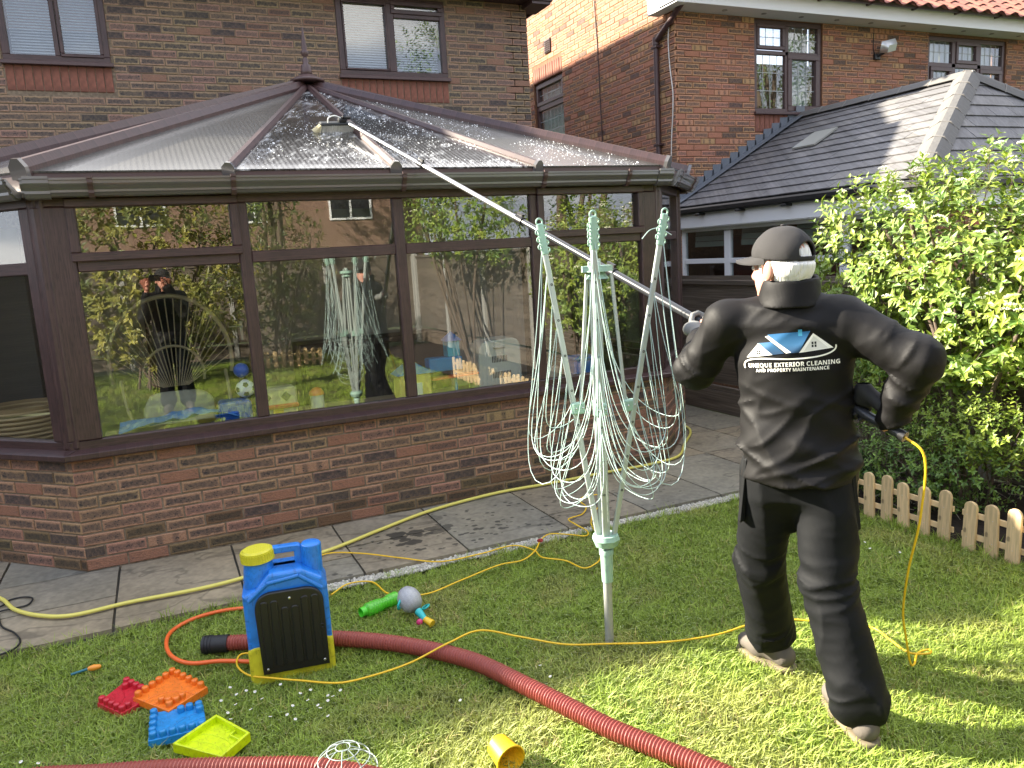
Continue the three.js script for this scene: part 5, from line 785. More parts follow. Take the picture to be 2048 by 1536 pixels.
  const tf = (x, y, z) => { let d = tr(x, y, z), L = Math.min(smin(legs[0](x, y, z), legs[1](x, y, z), 0.015), smin(legs[2](x, y, z), legs[3](x, y, z), 0.015)); d = smin(d, L, 0.05); const k = smooth(0.7, 0.25, y); const cr = (n, p) => Math.pow(1 - Math.abs(2 * n - 1), p), al = along(x, y, z, [J.lhip, J.lkn, J.lan], [J.rhip, J.rkn, J.ran]), kn = 0.15 + Math.exp(-((al[1] / 0.11) ** 2)) + 1.1 * Math.exp(-(((y - 0.1) / 0.08) ** 2)), w = vn3(x * 9 + y * 2, y * 4 + x * 3, z * 9, 27), w2 = vn3(al[0] * 26 + (x - z) * 7, (x + z) * 7, y * 4, 37); d -= 0.012 * cr(w, 2.6) + 0.011 * kn * (cr(w2, 2.2) - 0.42) - 0.006; return smax(smax(d, 0.012 - y, 0.012), y - pl - 0.1, 0.005); };
  const ts = part('trousers', surf(tf, ...box6([J.lhip, J.rhip, J.lkn, J.rkn, [J.lan[0], 0.07, J.lan[2]], [J.ran[0], 0.07, J.ran[2]], [J.pel[0] - 0.1, pl, J.pel[2] - 0.1], [J.pel[0] + 0.1, pl + 0.05, J.pel[2] + 0.1]], 0.13), h, 1), o.trouserM || trouserM, g);
  if (o.pockets) for (const s of [-1, 1]) { const c = [J.pel[0] + rt[0] * s * 0.185, pl - 0.1, J.pel[2] + rt[1] * s * 0.185]; part('holster_pocket', cbox(0.13, 0.25, 0.022, 0.01).rotateY(Math.PI / 2), trouserM, ts, c, [0, Math.atan2(-rt[1], rt[0]), s * 0.1]); }
  // boots
  for (const [an, toe, heel] of o.feet) {
    const f = [cap(an, [heel[0], 0.035, heel[2]], 0.05, 0.036), cap([heel[0], 0.035, heel[2]], mid(heel, toe, 0.6).map((v, k) => (k === 1 ? 0.035 : v)), 0.036, 0.044), cap(mid(heel, toe, 0.6).map((v, k) => (k === 1 ? 0.04 : v)), [toe[0], 0.03, toe[2]], 0.044, 0.034), cap(an, mid(heel, toe, 0.55).map((v, k) => (k === 1 ? 0.05 : v)), 0.05, 0.04), cap(an, [an[0], 0.16, an[2]], 0.05, 0.052)];
    const by = o.footY ?? -0.02, bfn = (x, y, z) => { let d = 9; for (const q of f) d = smin(d, q(x, y, z), 0.03); return smax(d + 0.003 * (vn3(x * 40, y * 40, z * 40, 3) - 0.5), by + 0.022 - y, 0.004); };
    const bt = part('boot', surf(bfn, ...box6([an, [toe[0], 0.03, toe[2]], [heel[0], 0.03, heel[2]], [an[0], 0.17, an[2]]], 0.08), 0.008, 4), o.bootM || std(col(0.1, 0.085, 0.07), 0.8), g);
    const sf = (x, y, z) => { let d = 9; for (const q of f) d = smin(d, q(x, Math.max(y, 0.035), z), 0.03); return smax(d - 0.004, Math.abs(y - by - 0.011) - 0.012, 0.004); };
    part('sole', surf(sf, ...box6([[an[0], 0, an[2]], [toe[0], 0, toe[2]], [heel[0], 0, heel[2]]], 0.08), 0.007, 4), o.soleM || std(col(0.16, 0.13, 0.08), 0.85), bt);
  }
  return { g, jk, J, rt, fw };
}
{
  const J = { head: [2.531, 1.602, 2.943], neck: [2.561, 1.5, 2.955], look: [-0.15, -0.99], lsh: [2.415, 1.405, 2.80], rsh: [2.68, 1.405, 3.085], lel: [2.371, 1.232, 2.665], lha: [2.606, 1.368, 2.424], rel: [2.775, 1.285, 3.3], rha: [2.755, 1.051, 3.2], pel: [2.589, 0.9, 2.967], lhip: [2.528, 0.86, 2.9], rhip: [2.652, 0.86, 3.03], lkn: [2.55, 0.48, 2.81], rkn: [2.6, 0.49, 3.1], lan: [2.672, 0.1, 2.735], ran: [2.6, 0.1, 3.24] };
  const m = person('person', 'white haired man in black jacket and cap, seen from behind, holding a long pole', J, {
    lean: 0.06, pockets: true, jacket: [[0.845, 0.2, 0.14], [0.95, 0.19, 0.132], [1.1, 0.182, 0.125], [1.3, 0.198, 0.128], [1.4, 0.19, 0.115], [1.46, 0.12, 0.09]], h: 0.008,
    feet: [[[2.672, 0.1, 2.735], [2.655, 0, 2.6], [2.69, 0, 2.79]], [[2.6, 0.1, 3.24], [2.66, 0, 3.06], [2.585, 0, 3.285]]],
  });
  const bar = [2.765 - 1.97, 1.03 - 2.72, 3.243 + 0.85];
  const wr = (e, h, k) => [0, 1, 2].map((i) => lerp(h[i], e[i], k));
  const gl = part('glove', gripHand([2.606, 1.368, 2.424], bar, wr(J.lel, J.lha, 0.26), 0.0175, 1), std(col(0.19, 0.19, 0.18), 0.9, { bumpMap: rep(clothT, 2, 2), bumpScale: 0.001 }), m.g, null, null, 'grey knitted work glove');
  part('glove_cuff', new THREE.CylinderGeometry(0.036, 0.039, 0.04, 20).applyQuaternion(new THREE.Quaternion().setFromUnitVectors(V(0, 1, 0), V(...J.lha).sub(V(...J.lel)).normalize())), std(col(0.8, 0.3, 0.08), 0.85), gl, wr(J.lel, J.lha, 0.77), null, 'orange glove cuff');
  part('glove', gripHand([2.735, 1.095, 3.086], bar, wr(J.rel, J.rha, 0.2), 0.0175, -1), std(col(0.015, 0.015, 0.016), 0.75), m.g, null, null, 'black work glove');
  // print on the back of the jacket
  const print = ctex(1200, 600, (c, W, Hh) => {
    c.clearRect(0, 0, W, Hh); c.save(); c.translate(20, 80); c.rotate(-0.05);
    const P = (pts, f) => { c.beginPath(); pts.forEach((p, i) => (i ? c.lineTo(p[0], p[1]) : c.moveTo(p[0], p[1]))); c.closePath(); c.fillStyle = f; c.fill(); };
    let gr = c.createLinearGradient(0, 40, 0, 290); gr.addColorStop(0, '#1f5f8e'); gr.addColorStop(0.6, '#2b5f86'); gr.addColorStop(1, '#173a5a');
    P([[330, 45], [830, 30], [690, 285], [560, 290]], gr); P([[690, 5], [735, 5], [735, 85], [690, 85]], '#3f94b8');
    P([[200, 150], [370, 140], [520, 290], [380, 300]], gr); P([[300, 70], [340, 60], [600, 280], [540, 290]], '#e8e6da');
    P([[60, 325], [215, 150], [380, 300]], '#efece0'); P([[100, 318], [215, 182], [340, 298]], '#c9c8bd'); P([[690, 290], [860, 60], [1080, 255]], '#efece0'); P([[740, 282], [862, 95], [1020, 252]], '#d6d4c8');
    c.fillStyle = '#1a1a1a'; for (const [x, y] of [[188, 240], [215, 240], [188, 268], [215, 268], [835, 165], [868, 165], [835, 202], [868, 202]]) c.fillRect(x, y, 22, x > 500 ? 30 : 22);
    c.strokeStyle = '#efece0'; c.lineCap = 'round'; c.lineWidth = 18; c.beginPath(); c.moveTo(30, 455); c.bezierCurveTo(-10, 340, 160, 330, 380, 350); c.bezierCurveTo(700, 375, 1120, 370, 1110, 225); c.stroke();
    c.fillStyle = '#f2efe4'; c.font = 'bold 76px sans-serif'; c.textBaseline = 'alphabetic'; c.fillText('UNIQUE EXTERIOR CLEANING', 70, 455, 1085); c.font = 'bold 58px sans-serif'; c.fillText('AND PROPERTY MAINTENANCE', 165, 515, 900); c.restore();
  });
  m.g.updateMatrixWorld(true);
  const nrm = V(-m.fw[0], 0.05, -m.fw[1]).normalize(), c0 = V(2.555, 1.32, 2.962).addScaledVector(nrm, 0.12), eu = new THREE.Euler().setFromRotationMatrix(new THREE.Matrix4().lookAt(nrm, V(0, 0, 0), V(0, 1, 0)));
  const dg = new DecalGeometry(m.jk, c0.clone().addScaledVector(V(m.rt[0], 0, m.rt[1]), 0.0), eu, V(0.33, 0.165, 0.16)); { const p = dg.attributes.position, n = dg.attributes.normal; for (let i = 0; i < p.count; i++) p.setXYZ(i, p.getX(i) + n.getX(i) * 0.0012, p.getY(i) + n.getY(i) * 0.0012, p.getZ(i) + n.getZ(i) * 0.0012); }
  const lg = part('printed_logo', dg, std('#ffffff', 0.6, { map: print, transparent: true, alphaTest: 0.4, polygonOffset: true, polygonOffsetFactor: -4 }), m.jk, null, null, 'printed roof logo with company lettering');
}

{ // the photographer, mirrored in the panes
  const J = { head: [0.66, 1.63, 5.38], neck: [0.66, 1.5, 5.44], look: [0.2, -0.98], lsh: [0.47, 1.4, 5.36], rsh: [0.83, 1.4, 5.5], lel: [0.4, 1.2, 5.2], lha: [0.49, 1.62, 5.12], rel: [0.86, 1.2, 5.3], rha: [0.66, 1.62, 5.17], pel: [0.66, 0.92, 5.46], lhip: [0.57, 0.88, 5.43], rhip: [0.74, 0.88, 5.5], lkn: [0.56, 0.48, 5.42], rkn: [0.76, 0.48, 5.5], lan: [0.55, 0.1, 5.46], ran: [0.78, 0.1, 5.54] };
  const m = person('person', 'man in dark work clothes holding up a phone, mirrored in the conservatory glass', J, { lean: 0, h: 0.022, fine: 0.008, hairM: std(col(0.04, 0.03, 0.02), 0.7), jacket: [[0.86, 0.19, 0.13], [1.1, 0.18, 0.125], [1.3, 0.195, 0.128], [1.4, 0.19, 0.115], [1.46, 0.12, 0.09]], feet: [[[0.55, 0.1, 5.46], [0.52, 0, 5.28], [0.555, 0, 5.5]], [[0.78, 0.1, 5.54], [0.8, 0, 5.36], [0.78, 0, 5.58]]] });
  const gm = std(col(0.22, 0.07, 0.04), 0.8), bar = [0.9085, -0.058, 0.414]; for (const [h, e, f] of [[J.lha, J.lel, 1], [J.rha, J.rel, -1]]) part('glove', gripHand(h, [0, 1, 0], [0, 1, 2].map((k) => lerp(h[k], e[k], 0.22)), 0.012, f), gm, m.g, null, null, 'orange work glove');
  const ph = thing('phone', 'black phone held up by the photographer', 'phone', [0.575, 1.66, 5.145]); ph.rotation.copy(camera.rotation); part('phone_body', cbox(0.15, 0.075, 0.008, 0.003), std(col(0.02, 0.02, 0.022), 0.25), ph); part('lens', new THREE.CylinderGeometry(0.008, 0.008, 0.003, 16).rotateX(Math.PI / 2), std(col(0.01, 0.01, 0.012), 0.05), ph, [-0.055, 0.02, -0.005]);
}
// ---------- rotary airer ----------
const scuff = tex(256, 256, (u, v) => { const n = fbm(u * 8, v * 8, 5, 131, 8, 8), s = smooth(0.66, 0.72, fbm(u * 30, v * 10, 3, 132, 30, 10)), k = 0.86 + 0.22 * n - 0.12 * s; return [k, k * 0.99, k * 0.97]; });
{
  const g = thing('rotary_airer', 'folded rotary washing line with slack pale green cords standing in the lawn', 'washing line', [2.195, 0, 2.25]);
  const paint = std(col(0.42, 0.47, 0.44), 0.5, { metalness: 0.25 }), mint = std(col(0.33, 0.52, 0.44), 0.6, { map: scuff }), cordM = std(col(0.46, 0.6, 0.57), 0.55), r = rng(12);
  const tilt = (x, y) => x + 0.012 * (y - 0.3);
  part('ground_spike', merge([rod([0, -0.12, 0], [0.002, 0.3, 0], 0.019, 14)]), std(col(0.4, 0.41, 0.38), 0.6, { metalness: 0.4 }), g);
  part('pole', merge([rod([0.002, 0.26, 0], [0.012, 1.66, 0], 0.0165, 14), cbox(0.012, 1.2, 0.012, 0.003).translate(0.005, 1.05, 0.022), cbox(0.012, 1.2, 0.012, 0.003).translate(-0.014, 1.05, -0.014)]), paint, g);
  part('socket', new THREE.LatheGeometry([[0.02, 0.0], [0.024, 0.0], [0.027, 0.12], [0.031, 0.125], [0.031, 0.15], [0.02, 0.15]].map((p) => new THREE.Vector2(...p)), 18), mint, g, [0.003, 0.27, 0]);
  const hex = (r1, h) => cbox(r1 * 2, h, r1 * 1.6, 0.02);
  part('lower_hub', merge([new THREE.CylinderGeometry(0.062, 0.05, 0.03, 8).translate(0, 0.0, 0).toNonIndexed(), new THREE.CylinderGeometry(0.055, 0.062, 0.02, 8).translate(0, 0.025, 0).toNonIndexed()]), mint, g, [0.004, 0.45, 0]);
  part('upper_hub', merge([new THREE.CylinderGeometry(0.066, 0.066, 0.024, 8).toNonIndexed(), new THREE.CylinderGeometry(0.03, 0.05, 0.03, 8).translate(0, -0.026, 0).toNonIndexed()]), mint, g, [0.012, 1.62, 0]);
  // four arms rise from the lower hub; stays come down from the upper hub to a bracket on each arm
  const tops = [[-0.185, 1.79, -0.1], [0.25, 1.8, 0.135], [-0.085, 1.8, 0.15], [0.075, 1.79, -0.13]], arms = [];
  tops.forEach((t, i) => {
    const b = V(t[0] * 0.13, 0.47, t[2] * 0.13), T = V(...t), L = b.distanceTo(T), dir = T.clone().sub(b).normalize(), q = new THREE.Quaternion().setFromUnitVectors(V(0, 1, 0), dir);
    const a = part('arm', cbox(0.024, L - 0.08, 0.012, 0.003), paint, g, b.clone().lerp(T, 0.47).toArray()); a.quaternion.copy(q); const at = (k) => b.clone().lerp(T, k); arms.push(at);
    const tip = part('arm_tip', merge([cbox(0.03, 0.13, 0.018, 0.005), ...[0, 1, 2, 3].map((k) => new THREE.TorusGeometry(0.009, 0.003, 5, 10).translate(0.017, -0.045 + k * 0.03, 0).toNonIndexed()), ...[0, 1, 2].map((k) => new THREE.TorusGeometry(0.01, 0.003, 5, 10).translate(-0.015, -0.03 + k * 0.03, 0).toNonIndexed()), new THREE.TorusGeometry(0.014, 0.004, 6, 12).translate(0, 0.07, 0).toNonIndexed()]), mint, g, at(0.97).toArray()); tip.quaternion.copy(q);
    const k = 0.435, br = part('stay_bracket', cbox(0.06, 0.05, 0.028, 0.006), mint, g, at(k).add(V(-t[0] * 0.07, 0, -t[2] * 0.07)).toArray()); for (const s of [-1, 1]) part('rivet', new THREE.SphereGeometry(0.005, 8, 6), steel, br, [s * 0.016, 0.002, 0.015]);
    const A = V(t[0] * 0.2 + 0.012, 1.6, t[2] * 0.2), B2 = at(k).add(V(-t[0] * 0.13, 0.01, -t[2] * 0.13)), st = part('stay', cbox(0.014, A.distanceTo(B2), 0.01, 0.002), paint, g, A.clone().lerp(B2, 0.5).toArray()); st.quaternion.setFromUnitVectors(V(0, 1, 0), A.clone().sub(B2).normalize());
    for (let m = 0; m < 7; m++) { const h = part('cord_hole', new THREE.TorusGeometry(0.004, 0.0015, 5, 10), blackPlastic, a, [0, -0.42 + m * 0.15, 0.0065]); }
  });
  // cords: each loop hangs from one arm to the next at the same height, slack to a low point outside the pole
  const order = [[0, 2], [2, 1], [1, 3], [3, 0]];
  for (const [i, j] of order) for (let m = 0; m < 8; m++) {
    const k = 0.97 - m * 0.085, a = arms[i](k), b = arms[j](k), out = V(a.x + b.x, 0, a.z + b.z).normalize(), low = 1.0 - 0.05 * m + (r() - 0.5) * 0.16 - (m === 0 ? 0.2 : 0), drop = a.y - low, K = 2 + 1.6 * r(), bl = (0.11 + 0.09 * r()) * (1 - 0.04 * m), sw = (r() - 0.5) * 0.1, pts = [];
    const wd = 0.1 + 0.06 * r(), tn = V(-out.z, 0, out.x), sg = (b.x - a.x) * tn.x + (b.z - a.z) * tn.z > 0 ? 1 : -1;
    for (let n = 0; n <= 14; n++) { const t = n / 14, c = (Math.cosh(K) - Math.cosh(K * (2 * t - 1))) / (Math.cosh(K) - 1), w = Math.sin(Math.PI * t), e = Math.sin(Math.PI * 2 * t); pts.push(V(lerp(a.x, b.x, t), a.y - drop * c, lerp(a.z, b.z, t)).addScaledVector(out, bl * w).addScaledVector(tn, -sg * e * (wd * 0.6) + sw * w)); }
    part('cord', tube(pts, 0.0016, 46, 5), cordM, g);
  }
  part('cord', tube([[0.275, 1.73, -0.06], [0.31, 1.765, -0.05], [0.36, 1.77, -0.05], [0.42, 1.74, -0.05]], 0.002, 24, 5), cordM, g);
}
// ---------- backpack water tank ----------
{
  const g = thing('water_tank', 'blue and yellow backpack water tank with black back plate on the lawn', 'tank', [0.915, -0.035, 1.71], -0.149);
  const blue = phys(col(0.014, 0.2, 0.72), 0.42, { map: rep(scuff, 3, 3), bumpMap: rep(fineNoise, 6, 6), bumpScale: 0.0006, clearcoat: 0.2, clearcoatRoughness: 0.3 }), yel = std(col(0.62, 0.58, 0.03), 0.45, { map: rep(scuff, 4, 4) });
  const rr = (x0, x1, y0, y1, r) => { const s = new THREE.Shape(); s.moveTo(x0 + r, y0); s.lineTo(x1 - r, y0); s.quadraticCurveTo(x1, y0, x1, y0 + r); s.lineTo(x1, y1 - r); s.quadraticCurveTo(x1, y1, x1 - r, y1); s.lineTo(x0 + r, y1); s.quadraticCurveTo(x0, y1, x0, y1 - r); s.lineTo(x0, y0 + r); s.quadraticCurveTo(x0, y0, x0 + r, y0); return s; };
  const ext = (s, d, b) => new THREE.ExtrudeGeometry(s, { depth: d, bevelEnabled: true, bevelSize: b, bevelThickness: b, bevelSegments: 4, curveSegments: 10 });
  part('base', ext(rr(-0.16, 0.16, 0.01, 0.16, 0.02), 0.16, 0.016).translate(0, 0, -0.08), yel, g);
  const body = new THREE.Shape(); body.moveTo(-0.155, 0.15); body.lineTo(0.155, 0.15); body.lineTo(0.155, 0.39); body.lineTo(0.14, 0.42); body.lineTo(0.07, 0.462); body.lineTo(-0.05, 0.462); body.lineTo(-0.11, 0.40); body.lineTo(-0.155, 0.385); body.closePath();
  part('body', ext(body, 0.15, 0.018).translate(0, 0, -0.075), blue, g);
  part('filler_neck', new THREE.LatheGeometry([[0.001, 0.2], [0.052, 0.2], [0.058, 0.19], [0.066, 0.13], [0.07, 0.04], [0.072, 0.0]].map((p) => new THREE.Vector2(...p)), 28), blue, g, [-0.1, 0.32, -0.004]);
  const cap1 = part('filler_cap', new THREE.CylinderGeometry(0.066, 0.07, 0.042, 32), yel, g, [-0.1, 0.54, -0.004], [0.02, 0, 0.04]); for (let i = 0; i < 36; i++) { const a = (i / 36) * 6.283; part('cap_rib', new THREE.BoxGeometry(0.004, 0.034, 0.004), yel, cap1, [Math.cos(a) * 0.068, -0.002, Math.sin(a) * 0.068]); }
  part('cap_top', new THREE.CylinderGeometry(0.055, 0.063, 0.006, 32), yel, cap1, [0, 0.024, 0]);
  part('pump_tube', new THREE.LatheGeometry([[0.001, 0.26], [0.038, 0.258], [0.043, 0.25], [0.044, 0.12], [0.055, 0.07], [0.06, 0.0]].map((p) => new THREE.Vector2(...p)), 26), blue, g, [0.115, 0.305, -0.01], [0.05, 0, -0.03]);
  const hs = rr(-0.075, 0.078, 0.43, 0.555, 0.02), hole = new THREE.Path(); hole.moveTo(-0.052, 0.474); hole.lineTo(0.056, 0.474); hole.lineTo(0.056, 0.538); hole.lineTo(-0.052, 0.538); hole.closePath(); hs.holes.push(hole);
  part('handle', ext(hs, 0.03, 0.006).translate(0, 0, -0.03), blue, g);
  part('shoulder_rib', merge([rod([-0.15, 0.375, 0.088], [-0.07, 0.44, 0.088], 0.011, 10), rod([-0.07, 0.44, 0.088], [0.06, 0.455, 0.088], 0.011, 10), rod([0.06, 0.455, 0.088], [0.15, 0.385, 0.088], 0.011, 10)]), blue, g);
  const plS = new THREE.Shape(); plS.moveTo(-0.115, 0.045); plS.lineTo(0.145, 0.045); plS.lineTo(0.145, 0.33); plS.quadraticCurveTo(0.14, 0.385, 0.08, 0.39); plS.lineTo(-0.06, 0.39); plS.quadraticCurveTo(-0.12, 0.385, -0.122, 0.32); plS.closePath();
  const plate = part('back_plate', ext(plS, 0.012, 0.006).translate(0, 0.012, 0.1), std(col(0.008, 0.008, 0.009), 0.42), g);
  for (let i = 0; i < 6; i++) part('ridge', ext(rr(-0.011, 0.011, 0, i === 2 || i === 3 ? 0.25 : 0.285, 0.01), 0.006, 0.005).translate(0, 0, 0), plate.material, plate, [-0.09 + i * 0.041, 0.085, 0.112]);
  for (const [x, y] of [[-0.1, 0.075], [0.132, 0.075], [0.015, 0.375]]) part('screw', new THREE.SphereGeometry(0.006, 10, 6).scale(1, 1, 0.5), steel, plate, [x, y, 0.12]);
  for (const [x, y] of [[-0.1, 0.2], [0.135, 0.23]]) part('eyelet', new THREE.TorusGeometry(0.008, 0.003, 6, 14), plate.material, plate, [x, y, 0.12]);
}
// ---------- hoses ----------
const path = (a, y, w = 0) => a.map(([x, z], i) => [x, (typeof y === 'function' ? y(x, z, i) : y) + w * Math.sin(i * 2.1), z]);
{
  const yh = [[-0.9, -0.15], [-0.6, 0.0], [-0.411, 0.202], [-0.31, 0.425], [-0.178, 0.585], [-0.035, 0.672], [0.241, 0.66], [0.584, 0.678], [0.793, 0.655], [1.323, 0.492], [1.676, 0.32], [2.071, 0.144], [2.604, 0.04], [3.037, 0.055], [3.481, 0.05], [3.719, 0.06], [3.939, 0.06], [4.213, 0.0], [4.504, -0.3], [4.793, -0.6], [4.9, -0.8], [4.9, -2.2]];
  one('garden_hose', tube(path(yh, 0.017), 0.0105, 220, 12), std(col(0.68, 0.61, 0.13), 0.45), 'thick yellow garden hose lying along the stone path', 'hose');
  one('orange_hose', tube(path([[0.77, 1.646], [0.62, 1.556], [0.499, 1.495], [0.43, 1.394], [0.407, 1.249], [0.436, 1.107], [0.53, 1.03], [0.66, 1.014], [0.772, 1.03], [0.9, 1.12], [0.95, 1.3], [0.93, 1.6]], 0.004, 0.003), 0.0095, 120, 10), std(col(0.75, 0.13, 0.025), 0.4), 'thin orange hose looping out of the tank on the grass', 'hose');
  const tA = [[3.248, 3.01], [3.225, 3.035], [3.168, 2.986], [3.185, 2.875], [3.202, 2.772], [3.096, 2.638], [2.966, 2.532], [2.82, 2.485], [2.6, 2.47], [2.373, 2.416], [2.15, 2.308], [1.997, 2.207], [1.838, 2.081], [1.671, 2.023], [1.522, 2.045], [1.341, 2.049], [1.172, 2.041], [1.053, 2.015], [0.908, 1.918], [0.803, 1.84], [0.72, 1.75], [0.685, 1.64], [0.71, 1.56], [0.76, 1.56]];
  const drop = [[2.768, 1.022, 3.26], [2.79, 0.98, 3.31], [2.83, 0.75, 3.28], [2.875, 0.5, 3.2], [2.93, 0.3, 3.14], [2.96, 0.2, 3.13], [3.0, 0.08, 3.12], [3.1, 0.015, 3.06], [3.2, 0.008, 3.0]];
  one('thin_hose', tube([...drop, ...path(tA, (x, z) => (x > 1.5 && x < 1.75 && z < 2.2 ? 0.075 : x > 1.3 && x < 1.9 && z < 2.25 ? 0.03 : 0.012), 0.004)], 0.0042, 420, 8), std(col(0.8, 0.5, 0.02), 0.4), 'thin yellow water tube running from the pole end across the lawn to the tank', 'tube');
  const tC = [[1.2, 1.12], [1.309, 1.042], [1.424, 1.053], [1.463, 1.262], [1.511, 1.327], [1.632, 1.367], [1.844, 1.317], [2.107, 1.246], [2.252, 1.23], [2.368, 1.154], [2.468, 1.031], [2.57, 0.949], [2.66, 1.039], [2.72, 1.12], [2.782, 1.038], [2.762, 0.918], [2.763, 0.831], [2.902, 0.764], [2.986, 0.664], [3.004, 0.55], [3.097, 0.456], [3.2, 0.5], [3.16, 0.62], [2.98, 0.78], [2.86, 0.95], [2.78, 1.2], [2.7, 1.38], [2.65, 1.425], [2.576, 1.505], [2.492, 1.516], [2.443, 1.378], [2.354, 1.278], [2.37, 1.13], [2.302, 1.019], [2.073, 1.036], [1.844, 0.994], [1.651, 0.853], [1.464, 0.661], [1.3, 0.53], [1.18, 0.62], [1.05, 0.9], [0.96, 1.3], [0.93, 1.6]];
  const h2 = thing('thin_hose', 'thin yellow water tube tangled between the stone path and the airer', 'tube'); part('tube', tube(path(tC, (x, z) => (z < 0.93 ? 0.01 : 0.0) + 0.006, 0.006), 0.0042, 520, 8), std(col(0.8, 0.5, 0.02), 0.4), h2);
  part('connector', mergeGeometries([new THREE.CylinderGeometry(0.012, 0.012, 0.028, 12), new THREE.CylinderGeometry(0.009, 0.009, 0.05, 12)], false), std(col(0.35, 0.03, 0.03), 0.4), h2, [2.45, 0.018, 1.055], [1.2, 0.6, 0], 'dark red push connector');
  one('power_cable', tube(path([[-0.6, 0.35], [-0.394, 0.317], [-0.361, 0.231], [-0.302, 0.231], [-0.248, 0.286], [-0.262, 0.363], [-0.318, 0.378], [-0.386, 0.39], [-0.37, 0.5], [-0.339, 0.612], [-0.269, 0.733], [-0.232, 0.853], [-0.253, 0.924], [-0.4, 0.99], [-0.7, 1.05]], 0.008, 0.002), 0.0048, 140, 8), rubber, 'black power cable coiled at the left end of the path', 'cable');
  // corrugated suction hose: ribs are real rings along the run
  const rp = [[0.60, 1.404], [0.697, 1.444], [0.76, 1.476], [0.95, 1.545], [1.132, 1.661], [1.285, 1.785], [1.442, 1.951], [1.591, 2.167], [1.695, 2.438], [1.766, 2.638], [1.837, 2.841], [1.931, 3.04], [2.03, 3.26], [2.12, 3.6], [1.95, 3.95], [1.6, 3.9], [1.35, 3.4], [1.15, 2.86], [0.871, 2.555], [0.658, 2.43], [0.423, 2.31], [0.186, 2.21], [-0.1, 2.1], [-0.5, 2.2]];
  const cv = new THREE.CatmullRomCurve3(rp.map(([x, z]) => V(x, 0.022, z)), false, 'centripetal'), N = 2600, RS = 12, R = 0.033, len = cv.getLength(), fr = [], pos = [], idx = [], uv = [], P = cv.getSpacedPoints(N);
  for (let i = 0; i <= N; i++) { const a = P[Math.max(0, i - 1)], b = P[Math.min(N, i + 1)], t = b.clone().sub(a).normalize(), s = V(0, 1, 0).cross(t).normalize(), u = t.clone().cross(s), ph = (i / N) * (len / 0.0135) * 6.283, rad = R + 0.004 * Math.sin(ph); for (let k = 0; k <= RS; k++) { const q = (k / RS) * 6.283; pos.push(P[i].x + (s.x * Math.cos(q) + u.x * Math.sin(q)) * rad, P[i].y + (u.y * Math.sin(q) + s.y * Math.cos(q)) * rad, P[i].z + (s.z * Math.cos(q) + u.z * Math.sin(q)) * rad); uv.push(k / RS, i / N); } }
  for (let i = 0; i < N; i++) for (let k = 0; k < RS; k++) { const a = i * (RS + 1) + k; idx.push(a, a + RS + 1, a + 1, a + 1, a + RS + 1, a + RS + 2); }
  const hg = new THREE.BufferGeometry(); hg.setAttribute('position', new THREE.Float32BufferAttribute(pos, 3)); hg.setAttribute('uv', new THREE.Float32BufferAttribute(uv, 2)); hg.setIndex(idx); hg.computeVertexNormals();
  const ch = thing('corrugated_hose', 'fat red corrugated suction hose curving across the lawn behind the tank', 'hose'); part('ribbed_tube', hg, std(col(0.3, 0.068, 0.052), 0.5), ch);
  const d0 = P[40].clone().sub(P[0]).normalize(), e = P[0], cuffA = e.clone().addScaledVector(d0, 0.075), cuffB = e.clone().addScaledVector(d0, -0.04), cuff = part('end_cuff', mergeGeometries([rod(cuffB, cuffA, 0.039, 24), ...[0, 1, 2].map((k) => rod(cuffB.clone().addScaledVector(d0, 0.008 + k * 0.014), cuffB.clone().addScaledVector(d0, 0.014 + k * 0.014), 0.042, 24)), rod(cuffB.clone().addScaledVector(d0, -0.002), cuffB.clone().addScaledVector(d0, 0.004), 0.03, 20)], false), std(col(0.014, 0.015, 0.017), 0.6), ch);
}
